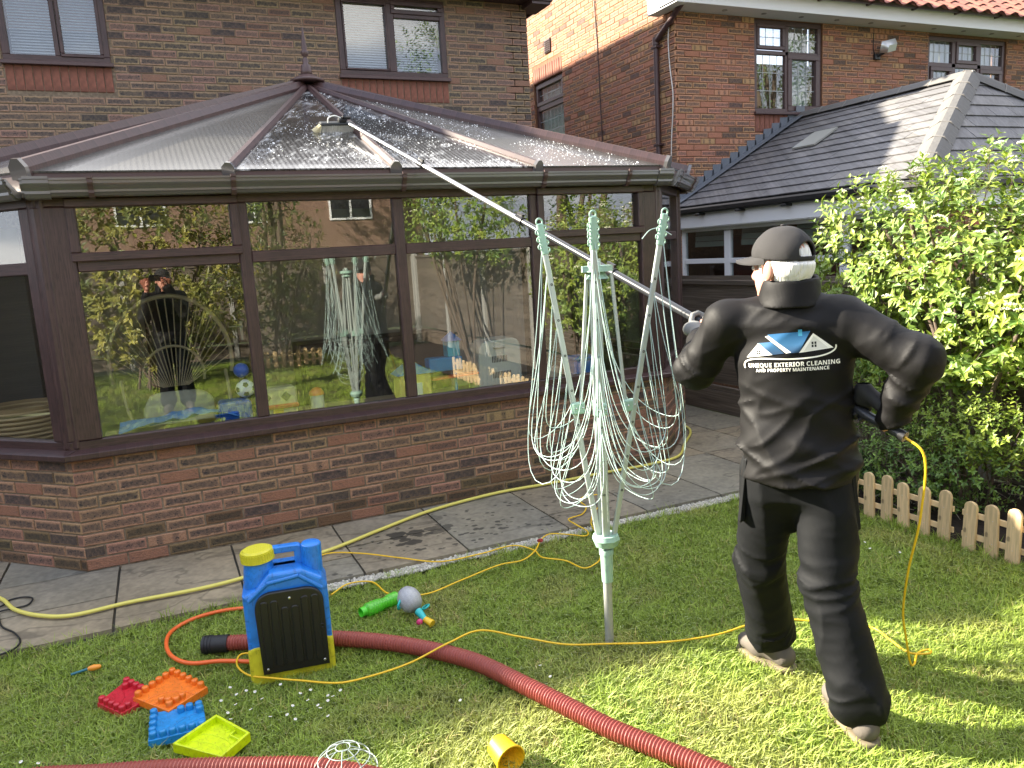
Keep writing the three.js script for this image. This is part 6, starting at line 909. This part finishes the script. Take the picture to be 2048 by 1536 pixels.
// ---------- toys ----------
{
  const plas = (r, g, b, ro = 0.35) => phys(col(r, g, b), ro + 0.08, { map: rep(scuff, 8, 8), clearcoat: 0.2, clearcoatRoughness: 0.25 });
  // road block: quadrilateral plate with a curved road, pegs along two edges
  function block(label, quad, c, pegs, o = {}) {
    const cx = quad.reduce((s, p) => s + p[0], 0) / quad.length, cz = quad.reduce((s, p) => s + p[1], 0) / quad.length, g = thing('toy_road_block', label, 'toy', [cx, o.y ?? -0.018, cz], 0, 'chunky plastic road blocks on the lawn'), L = quad.map(([x, z]) => [x - cx, -(z - cz)]), m = plas(...c);
    const s = new THREE.Shape(L.map((p) => new THREE.Vector2(...p)));
    if (!o.hollow) {
      part('plate', new THREE.ExtrudeGeometry(s, { depth: 0.026, bevelEnabled: true, bevelSize: 0.003, bevelThickness: 0.003, bevelSegments: 2 }).rotateX(-Math.PI / 2), m, g);
      const lp = (u, v) => { const a = [lerp(L[0][0], L[1][0], u), lerp(L[0][1], L[1][1], u)], b = [lerp(L[3][0], L[2][0], u), lerp(L[3][1], L[2][1], u)]; return [lerp(a[0], b[0], v), lerp(a[1], b[1], v)]; };
      for (const [u, v] of pegs) { const [x, y] = lp(u, v); part('peg', new THREE.LatheGeometry([[0.001, 0.024], [0.009, 0.0238], [0.0132, 0.0205], [0.0142, 0.014], [0.0142, 0]].map((p) => new THREE.Vector2(...p)), 14), m, g, [x, 0.029, -y]); }
      for (const k of o.roads || [0.42, 0.66]) { const pts = []; for (let i = 0; i <= 12; i++) { const a = (i / 12) * 1.57, [x, y] = lp(o.flip ? 1 - Math.cos(a) * k : Math.cos(a) * k, Math.sin(a) * k); pts.push([x, 0.0295, -y]); } part('road_edge', tube(pts, 0.002, 24, 5), m, g); }
    } else {
      const inn = L.map((p) => [p[0] * 0.93, p[1] * 0.93]); const ring = new THREE.Shape(L.map((p) => new THREE.Vector2(...p))); ring.holes.push(new THREE.Path(inn.map((p) => new THREE.Vector2(...p)).reverse()));
      part('rim', new THREE.ExtrudeGeometry(ring, { depth: 0.034, bevelEnabled: true, bevelSize: 0.002, bevelThickness: 0.002, bevelSegments: 1 }).rotateX(-Math.PI / 2), m, g, [0, 0.014, 0]);
      part('plate', new THREE.ExtrudeGeometry(new THREE.Shape(inn.map((p) => new THREE.Vector2(p[0] * 1.01, p[1] * 1.01))), { depth: 0.006, bevelEnabled: false }).rotateX(-Math.PI / 2), m, g, [0, 0.018, 0]);
      const lp = (u, v) => { const a = [lerp(L[0][0], L[1][0], u), lerp(L[0][1], L[1][1], u)], b = [lerp(L[3][0], L[2][0], u), lerp(L[3][1], L[2][1], u)]; return [lerp(a[0], b[0], v), lerp(a[1], b[1], v)]; };
      for (const [u, v] of pegs) { const [x, y] = lp(u, v); part('peg_socket', new THREE.TorusGeometry(0.011, 0.0015, 6, 16).rotateX(Math.PI / 2), m, g, [x, 0.0245, -y]); part('peg', new THREE.CylinderGeometry(0.0105, 0.0105, 0.016, 12), m, g, [x, 0.01, -y]); }
      for (const v of [0.3, 0.55]) { const pts = []; for (let i = 0; i <= 10; i++) { const [x, y] = lp(0.08 + 0.84 * (i / 10), v + 0.12 * Math.sin((i / 10) * 3.14)); pts.push([x, 0.0245, -y]); } part('road_edge', tube(pts, 0.0016, 20, 5), m, g); }
      const [x0, y0] = lp(0.62, 0.98), [x1, y1] = lp(0.62, 0.78); part('divider', rod([x0, 0.032, -y0], [x1, 0.032, -y1], 0.004, 6), m, g); const [x2, y2] = lp(0.95, 0.78); part('divider', rod([x1, 0.032, -y1], [x2, 0.032, -y2], 0.004, 6), m, g);
    }
    return g;
  }
  const edge = (n, f) => Array.from({ length: n }, (_, i) => f(n > 1 ? i / (n - 1) : 0));
  block('red plastic road block partly under the orange one', [[0.145, 1.64], [0.235, 1.775], [0.36, 1.69], [0.25, 1.5]], [0.55, 0.012, 0.03], [...edge(5, (t) => [0.08 + 0.84 * t, 0.08]), ...edge(5, (t) => [0.08 + 0.7 * t, 0.9]), [0.92, 0.25], [0.2, 0.74]], { y: -0.03 });
  block('orange plastic road block with two rows of pegs', [[0.28, 1.704], [0.407, 1.888], [0.553, 1.776], [0.432, 1.556]], [0.85, 0.2, 0.015], [...edge(6, (t) => [0.07, 0.06 + 0.86 * t]), ...edge(5, (t) => [0.22 + 0.7 * t, 0.93]), [0.9, 0.3], [0.78, 0.2], [0.66, 0.14], [0.9, 0.12], [0.9, 0.45]], { y: -0.012, flip: true });
  block('bright blue plastic road block with pegs along its near edge', [[0.337, 2.058], [0.534, 2.074], [0.53, 1.899], [0.344, 1.863]], [0.01, 0.24, 0.62], [...edge(6, (t) => [0.07 + 0.86 * t, 0.08]), ...edge(4, (t) => [0.06, 0.25 + 0.68 * t]), [0.93, 0.92], [0.75, 0.9], [0.58, 0.86], [0.93, 0.72]], { flip: true });
  block('lime yellow plastic road block lying upside down', [[0.42, 2.156], [0.571, 2.325], [0.676, 2.226], [0.575, 2.039]], [0.62, 0.78, 0.0], [[0.85, 0.5], [0.85, 0.72], [0.62, 0.84], [0.45, 0.9], [0.1, 0.12], [0.35, 0.08], [0.6, 0.08], [0.88, 0.1]], { hollow: true });
  // green bottle
  const bt = thing('water_bottle', 'transparent bright green ribbed bottle lying on the grass', 'bottle', [1.39, 0.014, 1.39], 0.35), pr = []; for (let i = 0; i <= 60; i++) { const t = i / 60, w = 0.034 - 0.008 * Math.exp(-(((t - 0.4) / 0.14) ** 2)) + 0.0012 * Math.sin(t * 75) * (t > 0.15 && t < 0.85 ? 1 : 0); pr.push(new THREE.Vector2(t > 0.94 ? lerp(w, 0.022, (t - 0.94) / 0.06) : w, t * 0.19)); }
  const gm = phys(col(0.22, 0.85, 0.08), 0.15, { transmission: 0.55, thickness: 0 }); part('bottle_body', new THREE.LatheGeometry([new THREE.Vector2(0.001, 0), ...pr], 28).rotateZ(Math.PI / 2).translate(0.1, 0, 0), gm, bt); part('bottle_neck', new THREE.CylinderGeometry(0.023, 0.023, 0.03, 24, 1, true).rotateZ(Math.PI / 2).translate(-0.1, 0, 0), plas(0.1, 0.7, 0.04), bt);
  // grey toy watering can
  const el = thing('toy_watering_can', 'small grey toy watering can with teal handle and yellow spout', 'toy', [1.515, 0.0, 1.53], 0.3);
  part('can_body', new THREE.LatheGeometry([[0.001, 0.1], [0.03, 0.098], [0.052, 0.07], [0.058, 0.035], [0.05, 0.0], [0.03, -0.02], [0.001, -0.022]].map((p) => new THREE.Vector2(...p)), 28).rotateX(-0.9), plas(0.4, 0.42, 0.46), el, [0, 0.035, 0.01]);
  part('spout', mergeGeometries([rod([0, 0.02, 0.05], [-0.005, 0.0, 0.11], 0.02, 14, 0.014)], false), plas(0.02, 0.48, 0.5), el); part('spout_tip', rod([-0.005, 0.003, 0.1], [0.005, -0.012, 0.155], 0.013, 14, 0.019), plas(0.85, 0.55, 0.02), el);
  part('handle', new THREE.TorusGeometry(0.024, 0.006, 8, 20), plas(0.02, 0.5, 0.52), el, [-0.05, 0.05, -0.03], [0.3, 0.6, 0]); part('handle', new THREE.TorusGeometry(0.02, 0.005, 8, 20), plas(0.02, 0.5, 0.52), el, [0.062, 0.01, 0.02], [1.2, 0.3, 0]); part('rose', new THREE.SphereGeometry(0.016, 14, 10), plas(0.6, 0.03, 0.16), el, [-0.03, -0.008, 0.1]);
  part('slot', cbox(0.018, 0.004, 0.008, 0.002), std(col(0.03, 0.03, 0.03), 0.6), el, [0.01, 0.098, -0.055], [-0.7, 0.2, 0]);
  // toy carrot
  const ca = thing('toy_trowel', 'small orange and teal plastic toy half hidden in the grass', 'toy', [0.09, 0.0, 1.305], -0.1); part('blade', new THREE.LatheGeometry([[0.001, 0.05], [0.01, 0.045], [0.014, 0.02], [0.01, 0.0], [0.005, -0.006]].map((p) => new THREE.Vector2(...p)), 14).rotateZ(-Math.PI / 2).translate(0.0, 0, 0), plas(0.85, 0.32, 0.03), ca); part('handle', rod([0.0, 0, 0], [-0.07, -0.006, 0.012], 0.006, 10), plas(0.01, 0.14, 0.2), ca);
  // wire dome
  const dm = thing('wire_basket', 'upturned pale wire hanging basket on the grass', 'basket', [0.945, -0.025, 2.6]), wm = std(col(0.3, 0.36, 0.34), 0.5), RB = 0.115, RH = 0.13, rg = (t) => [Math.cos(t) * RB, Math.sin(t) * RH];
  for (const t of [0.0, 0.35, 0.72, 1.08, 1.36]) { const [rr, y] = rg(t); part('wire_ring', new THREE.TorusGeometry(rr, 0.0018, 6, 48).rotateX(Math.PI / 2), wm, dm, [0, y + 0.003, 0]); }
  for (let i = 0; i < 8; i++) { const a = (i / 8) * 6.283 + 0.3, pts = []; for (let k = 0; k <= 8; k++) { const [rr, y] = rg((k / 8) * 1.36); pts.push([Math.cos(a) * rr, y + 0.003, Math.sin(a) * rr]); } part('wire_rib', tube(pts, 0.0016, 20, 6), wm, dm); }
  part('twine', tube([[0.03, 0.02, 0.12], [-0.02, 0.05, 0.1], [-0.05, 0.035, 0.08], [0.0, 0.012, 0.13], [0.06, 0.02, 0.135], [0.13, 0.012, 0.12], [0.17, 0.01, 0.11]], 0.003, 50, 6), std(col(0.6, 0.5, 0.32), 0.9), dm);
  // yellow cup
  const cu = thing('toy_cup', 'yellow plastic cup lying on its side with the open end facing the camera', 'toy', [1.452, 0.028, 2.78], 0.12);
  part('cup_wall', new THREE.LatheGeometry([[0.001, 0.0], [0.038, 0.0], [0.041, 0.004], [0.05, 0.085], [0.054, 0.087], [0.054, 0.093], [0.048, 0.093], [0.04, 0.008], [0.001, 0.006]].map((p) => new THREE.Vector2(...p)), 32).rotateX(Math.PI / 2 + 0.1).translate(0, 0, -0.045), plas(0.85, 0.52, 0.01), cu);
}
// ---------- daisies ----------
{
  const pos = [[0.833, 1.885], [0.894, 2.007], [0.936, 1.997], [0.99, 2.079], [1.042, 2.071], [0.852, 2.085], [0.823, 2.127], [0.945, 2.158], [0.982, 2.12], [1.007, 2.093], [0.642, 1.818], [0.617, 2.009], [0.65, 1.949], [0.7, 2.017], [0.763, 2.112], [0.911, 2.079], [0.94, 2.135], [0.961, 2.225], [0.846, 2.185], [0.623, 2.05], [1.44, 2.384], [1.825, 2.307], [1.825, 2.398], [1.732, 2.357], [3.972, 2.049], [3.925, 2.124], [4.007, 2.246], [3.613, 1.719], [-0.025, 1.997], [-0.086, 1.947], [0.7, 1.86], [0.73, 1.9], [0.66, 1.88], [0.6, 1.9], [0.75, 1.96]], r = rng(23);
  const pet = []; for (let i = 0; i < 11; i++) { const a = (i / 11) * 6.283; pet.push(new THREE.SphereGeometry(0.0034, 5, 4).scale(1.5, 0.4, 0.6).translate(0.0045, 0, 0).rotateY(a)); }
  const petals = merge(pet), eye = new THREE.SphereGeometry(0.0026, 8, 6).scale(1, 0.6, 1), white = std(col(0.8, 0.8, 0.78), 0.7), yl = std(col(0.7, 0.45, 0.02), 0.7), green = std(col(0.1, 0.2, 0.03), 0.8), stem = rod([0, -0.05, 0], [0, 0, 0], 0.0008, 4);
  for (const [x, z] of pos) { const d = thing('daisy', 'small white daisy in the lawn', 'daisy', [x, 0.0 + 0.01 * r(), z], r() * 6, 'daisies scattered in the lawn'); part('petals', petals, white, d, null, [0.3, 0, 0.2]); part('flower_centre', eye, yl, d, [0, 0.0016, 0]); part('stem', stem, green, d); d.scale.setScalar(0.78); }
}
// ---------- things inside the conservatory ----------
{
  const cane = std(col(0.42, 0.33, 0.2), 0.6), F = 0.06;
  const pc = thing('peacock_chair', 'wicker peacock chair with a tall fan back inside the conservatory', 'chair', [0.62, F, -1.15], 0.1), R = 0.42;
  const arch = []; for (let i = 0; i <= 24; i++) { const a = -0.25 + (Math.PI + 0.5) * (i / 24); arch.push([Math.cos(a) * R, 1.0 + Math.sin(a) * R * 1.15, -0.08]); }
  part('back_hoop', tube(arch, 0.016, 80, 8), cane, pc); part('inner_hoop', tube(arch.map((p) => [p[0] * 0.5, 0.9 + (p[1] - 1) * 0.45, -0.06]), 0.01, 60, 8), cane, pc);
  for (let i = 0; i <= 22; i++) { const a = 0.02 + (Math.PI - 0.04) * (i / 22); part('spoke', rod([Math.cos(a) * R * 0.2, 0.82, -0.05], [Math.cos(a) * R * 0.97, 1.0 + Math.sin(a) * R * 1.12, -0.08], 0.0045, 5), cane, pc); }
  part('seat', new THREE.CylinderGeometry(0.3, 0.26, 0.08, 28), cane, pc, [0, 0.42, 0.12]); part('base', new THREE.CylinderGeometry(0.13, 0.27, 0.4, 20, 1), cane, pc, [0, 0.2, 0.1]);
  part('arm_hoop', tube([[-0.36, 0.9, -0.06], [-0.34, 0.68, 0.12], [-0.26, 0.5, 0.34]], 0.013, 24, 8), cane, pc); part('arm_hoop', tube([[0.36, 0.9, -0.06], [0.34, 0.68, 0.12], [0.26, 0.5, 0.34]], 0.013, 24, 8), cane, pc);
  const soft = (w, h, d, seed) => { const g = new THREE.SphereGeometry(1, 28, 18), p = g.attributes.position; for (let i = 0; i < p.count; i++) { const f = (v) => Math.sign(v) * Math.pow(Math.abs(v), 0.6), n = 1 + 0.12 * (vn3(p.getX(i) * 2 + seed, p.getY(i) * 2, p.getZ(i) * 2, seed) - 0.5); p.setXYZ(i, f(p.getX(i)) * w * n, f(p.getY(i)) * h * n, f(p.getZ(i)) * d * n); } g.computeVertexNormals(); return g; };
  one('cushion', soft(0.24, 0.17, 0.09, 4), std(col(0.52, 0.48, 0.36), 0.9), 'cream cushion leaning in the peacock chair', 'cushion', null, [0.62, 0.69, -1.05], [-0.3, 0.1, 0]);
  // low shelf under the windows carries the toys
  const tb = thing('low_bench', 'low wooden bench along the inside of the front windows', 'bench', [2.0, F, -0.5]); part('bench_top', cbox(3.7, 0.03, 0.42, 0.006), std(col(0.4, 0.3, 0.18), 0.6), tb, [0, 0.62, 0]); for (const x of [-1.75, -0.6, 0.6, 1.75]) part('leg', cbox(0.05, 0.6, 0.36, 0.005), std(col(0.36, 0.27, 0.16), 0.6), tb, [x, 0.3, 0]);
  const Y = F + 0.637, Z = -0.46;
  const bl = new THREE.PlaneGeometry(0.75, 0.36, 40, 20).rotateX(-Math.PI / 2), bp = bl.attributes.position; for (let i = 0; i < bp.count; i++) bp.setY(i, 0.03 + 0.16 * fbm(bp.getX(i) * 4 + 3, bp.getZ(i) * 4 + 3, 4, 9) * (1 - (bp.getX(i) / 0.4) ** 2 * 0.6)); bl.computeVertexNormals();
  one('blanket', bl, std(col(0.14, 0.32, 0.6), 0.95, { side: THREE.DoubleSide }), 'crumpled pale blue blanket on the window bench', 'blanket', null, [0.62, Y - 0.02, Z]);
  one('toy_box', mergeGeometries([cbox(0.2, 0.15, 0.18, 0.015), cbox(0.1, 0.05, 0.01, 0.004).translate(0, 0.02, 0.09)], false), std(col(0.02, 0.09, 0.4), 0.4), 'dark blue plastic toy box on the window bench', 'toy', null, [0.95, Y + 0.075, Z + 0.04]);
  { const b = thing('football', 'small black and white football on the window bench', 'ball', [1.03, Y + 0.215, Z + 0.02]); const ic = new THREE.IcosahedronGeometry(0.062, 3); part('ball', ic, std(col(0.78, 0.78, 0.78), 0.4), b); const ip = new THREE.IcosahedronGeometry(1, 0).attributes.position, seen = []; for (let i = 0; i < ip.count; i++) { const v = V(ip.getX(i), ip.getY(i), ip.getZ(i)); if (seen.some((s) => s.distanceTo(v) < 0.1)) continue; seen.push(v); const m = part('black_panel', new THREE.CylinderGeometry(0.019, 0.021, 0.005, 5), blackPlastic, b, v.clone().multiplyScalar(0.06).toArray()); m.quaternion.setFromUnitVectors(V(0, 1, 0), v); } }
  one('play_ball', new THREE.IcosahedronGeometry(0.05, 4), std(col(0.03, 0.1, 0.55), 0.3), 'shiny dark blue ball above the football', 'ball', null, [1.02, Y + 0.335, Z - 0.02]);
  { const t = thing('toy_castle', 'cream and red toy castle playset on the window bench', 'toy', [1.22, Y, Z + 0.02]); part('wall', cbox(0.26, 0.2, 0.14, 0.01), std(col(0.62, 0.55, 0.3), 0.5), t, [0, 0.1, 0]); part('ledge', cbox(0.28, 0.03, 0.17, 0.01), std(col(0.6, 0.06, 0.04), 0.4), t, [0, 0.075, 0.01]); for (const x of [-0.07, 0.06]) part('window', cbox(0.05, 0.05, 0.01, 0.003).rotateZ(0.785), std(col(0.2, 0.17, 0.1), 0.6), t, [x, 0.14, 0.07]); part('door', cbox(0.07, 0.06, 0.01, 0.003), std(col(0.75, 0.5, 0.05), 0.4), t, [0, 0.03, 0.072]); }
  { const t = thing('toy_figure', 'orange capped white toy tower beside the castle', 'toy', [1.5, Y, Z]); part('tower', new THREE.CylinderGeometry(0.045, 0.05, 0.11, 18), std(col(0.6, 0.58, 0.5), 0.5), t, [0, 0.055, 0]); part('roof', new THREE.SphereGeometry(0.052, 18, 10, 0, 6.3, 0, 1.57), std(col(0.75, 0.18, 0.05), 0.4), t, [0, 0.11, 0]); }
  { const t = thing('toy_house', 'yellow toy house with blue roof on the window bench', 'toy', [2.28, Y, Z]); const ym = std(col(0.72, 0.56, 0.14), 0.45), bm = std(col(0.03, 0.2, 0.55), 0.4); part('wall', cbox(0.24, 0.18, 0.16, 0.006), ym, t, [-0.08, 0.09, 0]); part('door', cbox(0.1, 0.11, 0.012, 0.003), std(col(0.7, 0.7, 0.68), 0.5), t, [-0.08, 0.06, 0.078]); part('gable', sweep([[-0.14, 0], [0.14, 0], [0, 0.09]], [-0.08, 0.18, 0.09], [-0.08, 0.18, -0.09], [0, 1, 0]), bm, t); part('wall', cbox(0.26, 0.1, 0.12, 0.006), std(col(0.03, 0.26, 0.5), 0.45), t, [0.18, 0.22, -0.02]); part('ramp', cbox(0.4, 0.016, 0.09, 0.004), std(col(0.72, 0.12, 0.04), 0.4), t, [0.26, 0.125, 0.02], [0, 0, 0.03]); part('post', cbox(0.02, 0.17, 0.02, 0.003), std(col(0.04, 0.3, 0.6), 0.4), t, [0.26, 0.085, 0.0]); part('tower', cbox(0.1, 0.12, 0.1, 0.006), std(col(0.05, 0.42, 0.55), 0.4), t, [0.25, 0.33, -0.02]); part('tower_roof', new THREE.ConeGeometry(0.09, 0.07, 4).rotateY(0.785), bm, t, [0.25, 0.425, -0.02]); }
  { const t = thing('pet_carrier', 'pale grey plastic pet carrier with vent slots on the window bench', 'pet carrier', [2.88, Y, Z - 0.02]); const s = new THREE.Shape(); s.moveTo(-0.17, 0); s.lineTo(0.17, 0); s.lineTo(0.165, 0.3); s.quadraticCurveTo(0.16, 0.36, 0.1, 0.36); s.lineTo(-0.09, 0.35); s.quadraticCurveTo(-0.15, 0.35, -0.155, 0.28); s.closePath(); part('shell', new THREE.ExtrudeGeometry(s, { depth: 0.2, bevelEnabled: true, bevelSize: 0.012, bevelThickness: 0.012, bevelSegments: 3 }).translate(0, 0, -0.12), std(col(0.55, 0.56, 0.5), 0.5), t); for (const [y, n] of [[0.22, 10], [0.1, 12]]) for (let i = 0; i < n; i++) part('vent_slot', cbox(0.006, 0.05, 0.006, 0.002), std(col(0.03, 0.03, 0.03), 0.7), t, [-0.06 + i * 0.013, y, 0.093]); part('handle', cbox(0.1, 0.02, 0.02, 0.006), std(col(0.45, 0.46, 0.42), 0.5), t, [0.0, 0.31, 0.095]); }
  { const t = thing('wicker_basket', 'tan wicker basket behind the left side window', 'basket', [-0.32, F, -0.85], 0.6); const wm = std(col(0.4, 0.28, 0.14), 0.8); part('basket_wall', new THREE.CylinderGeometry(0.24, 0.2, 0.66, 24, 1, true), std(col(0.3, 0.2, 0.1), 0.9, { side: THREE.DoubleSide }), t, [0, 0.53, 0]); part('basket_base', new THREE.CylinderGeometry(0.2, 0.2, 0.4, 24), wm, t, [0, 0.2, 0]); for (let i = 0; i < 22; i++) part('weave', new THREE.TorusGeometry(0.205 + 0.04 * (i / 22), 0.011, 6, 36).rotateX(Math.PI / 2), wm, t, [0, 0.22 + i * 0.029, 0]); }
  one('plastic_crate', mergeGeometries([cbox(0.22, 0.14, 0.2, 0.012), cbox(0.24, 0.02, 0.22, 0.006).translate(0, 0.075, 0)], false), std(col(0.03, 0.16, 0.5), 0.4), 'blue plastic crate at the right end of the window bench', 'crate', null, [3.62, Y + 0.07, Z]);
  { const t = thing('pot_plant', 'leafy houseplant in a pot behind the right hand window', 'plant', [3.35, Y, Z]); part('pot', new THREE.CylinderGeometry(0.06, 0.045, 0.1, 20), std(col(0.5, 0.45, 0.36), 0.7), t, [0, 0.05, 0]); const r = rng(3), L = []; for (let i = 0; i < 60; i++) { const a = r() * 6.283, e = 0.3 + r() * 1.1; L.push({ p: V(Math.cos(a) * 0.03, 0.1 + 0.18 * r(), Math.sin(a) * 0.03), d: V(Math.cos(a) * Math.cos(e), Math.sin(e), Math.sin(a) * Math.cos(e)), n: V(0, 1, 0), L: 0.09, W: 0.05, c: [0.06, 0.16, 0.04] }); } part('foliage', leafCloud(L), leafM, t); }
  { const t = thing('added_bookcase', 'tall dark bookcase put in to darken the left panes', 'added_bookcase', [-0.36, F, -2.2], Math.PI / 2); const wm = std(col(0.03, 0.028, 0.028), 0.6); part('carcass', merge([cbox(2.2, 2.0, 0.03, 0.004).translate(0, 1, -0.13), cbox(0.03, 2.0, 0.28, 0.004).translate(-1.09, 1, 0), cbox(0.03, 2.0, 0.28, 0.004).translate(1.09, 1, 0)]), wm, t); for (const y of [0.05, 0.5, 0.95, 1.4, 1.98]) part('shelf', cbox(2.14, 0.025, 0.26, 0.004), wm, t, [0, y, 0]); }  // added dark shelving, blocks the bright view through the left facet
  const dk = thing('sideboard', 'dark sideboard against the back wall of the conservatory', 'cupboard', [2.6, F, -3.2]); part('carcass', cbox(1.6, 0.85, 0.42, 0.01), std(col(0.05, 0.035, 0.03), 0.5), dk, [0, 0.43, 0]); for (const x of [-0.4, 0.4]) { const d = part('door', cbox(0.74, 0.74, 0.02, 0.005), std(col(0.06, 0.042, 0.034), 0.45), dk, [x, 0.43, 0.22]); part('handle', rod([x < 0 ? 0.3 : -0.3, -0.06, 0.02], [x < 0 ? 0.3 : -0.3, 0.06, 0.02], 0.006, 8), steel, d); }
  const dr = thing('patio_door', 'dark framed door from the house into the conservatory', 'door', [0.9, F, ZA + 0.04]); part('leaf', cbox(0.95, 2.05, 0.05, 0.006), upvc, dr, [0, 1.03, 0]); part('pane', cbox(0.68, 1.6, 0.056, 0.003), std(col(0.02, 0.022, 0.025), 0.08), dr, [0, 1.15, 0]); part('handle', merge([cbox(0.03, 0.2, 0.02, 0.006), rod([0, 0.05, 0.03], [-0.12, 0.05, 0.03], 0.008, 10)]), std(col(0.7, 0.7, 0.7), 0.35, { metalness: 0.6 }), dr, [0.42, 1.02, 0.035]);
}
renderer.render(scene, camera);
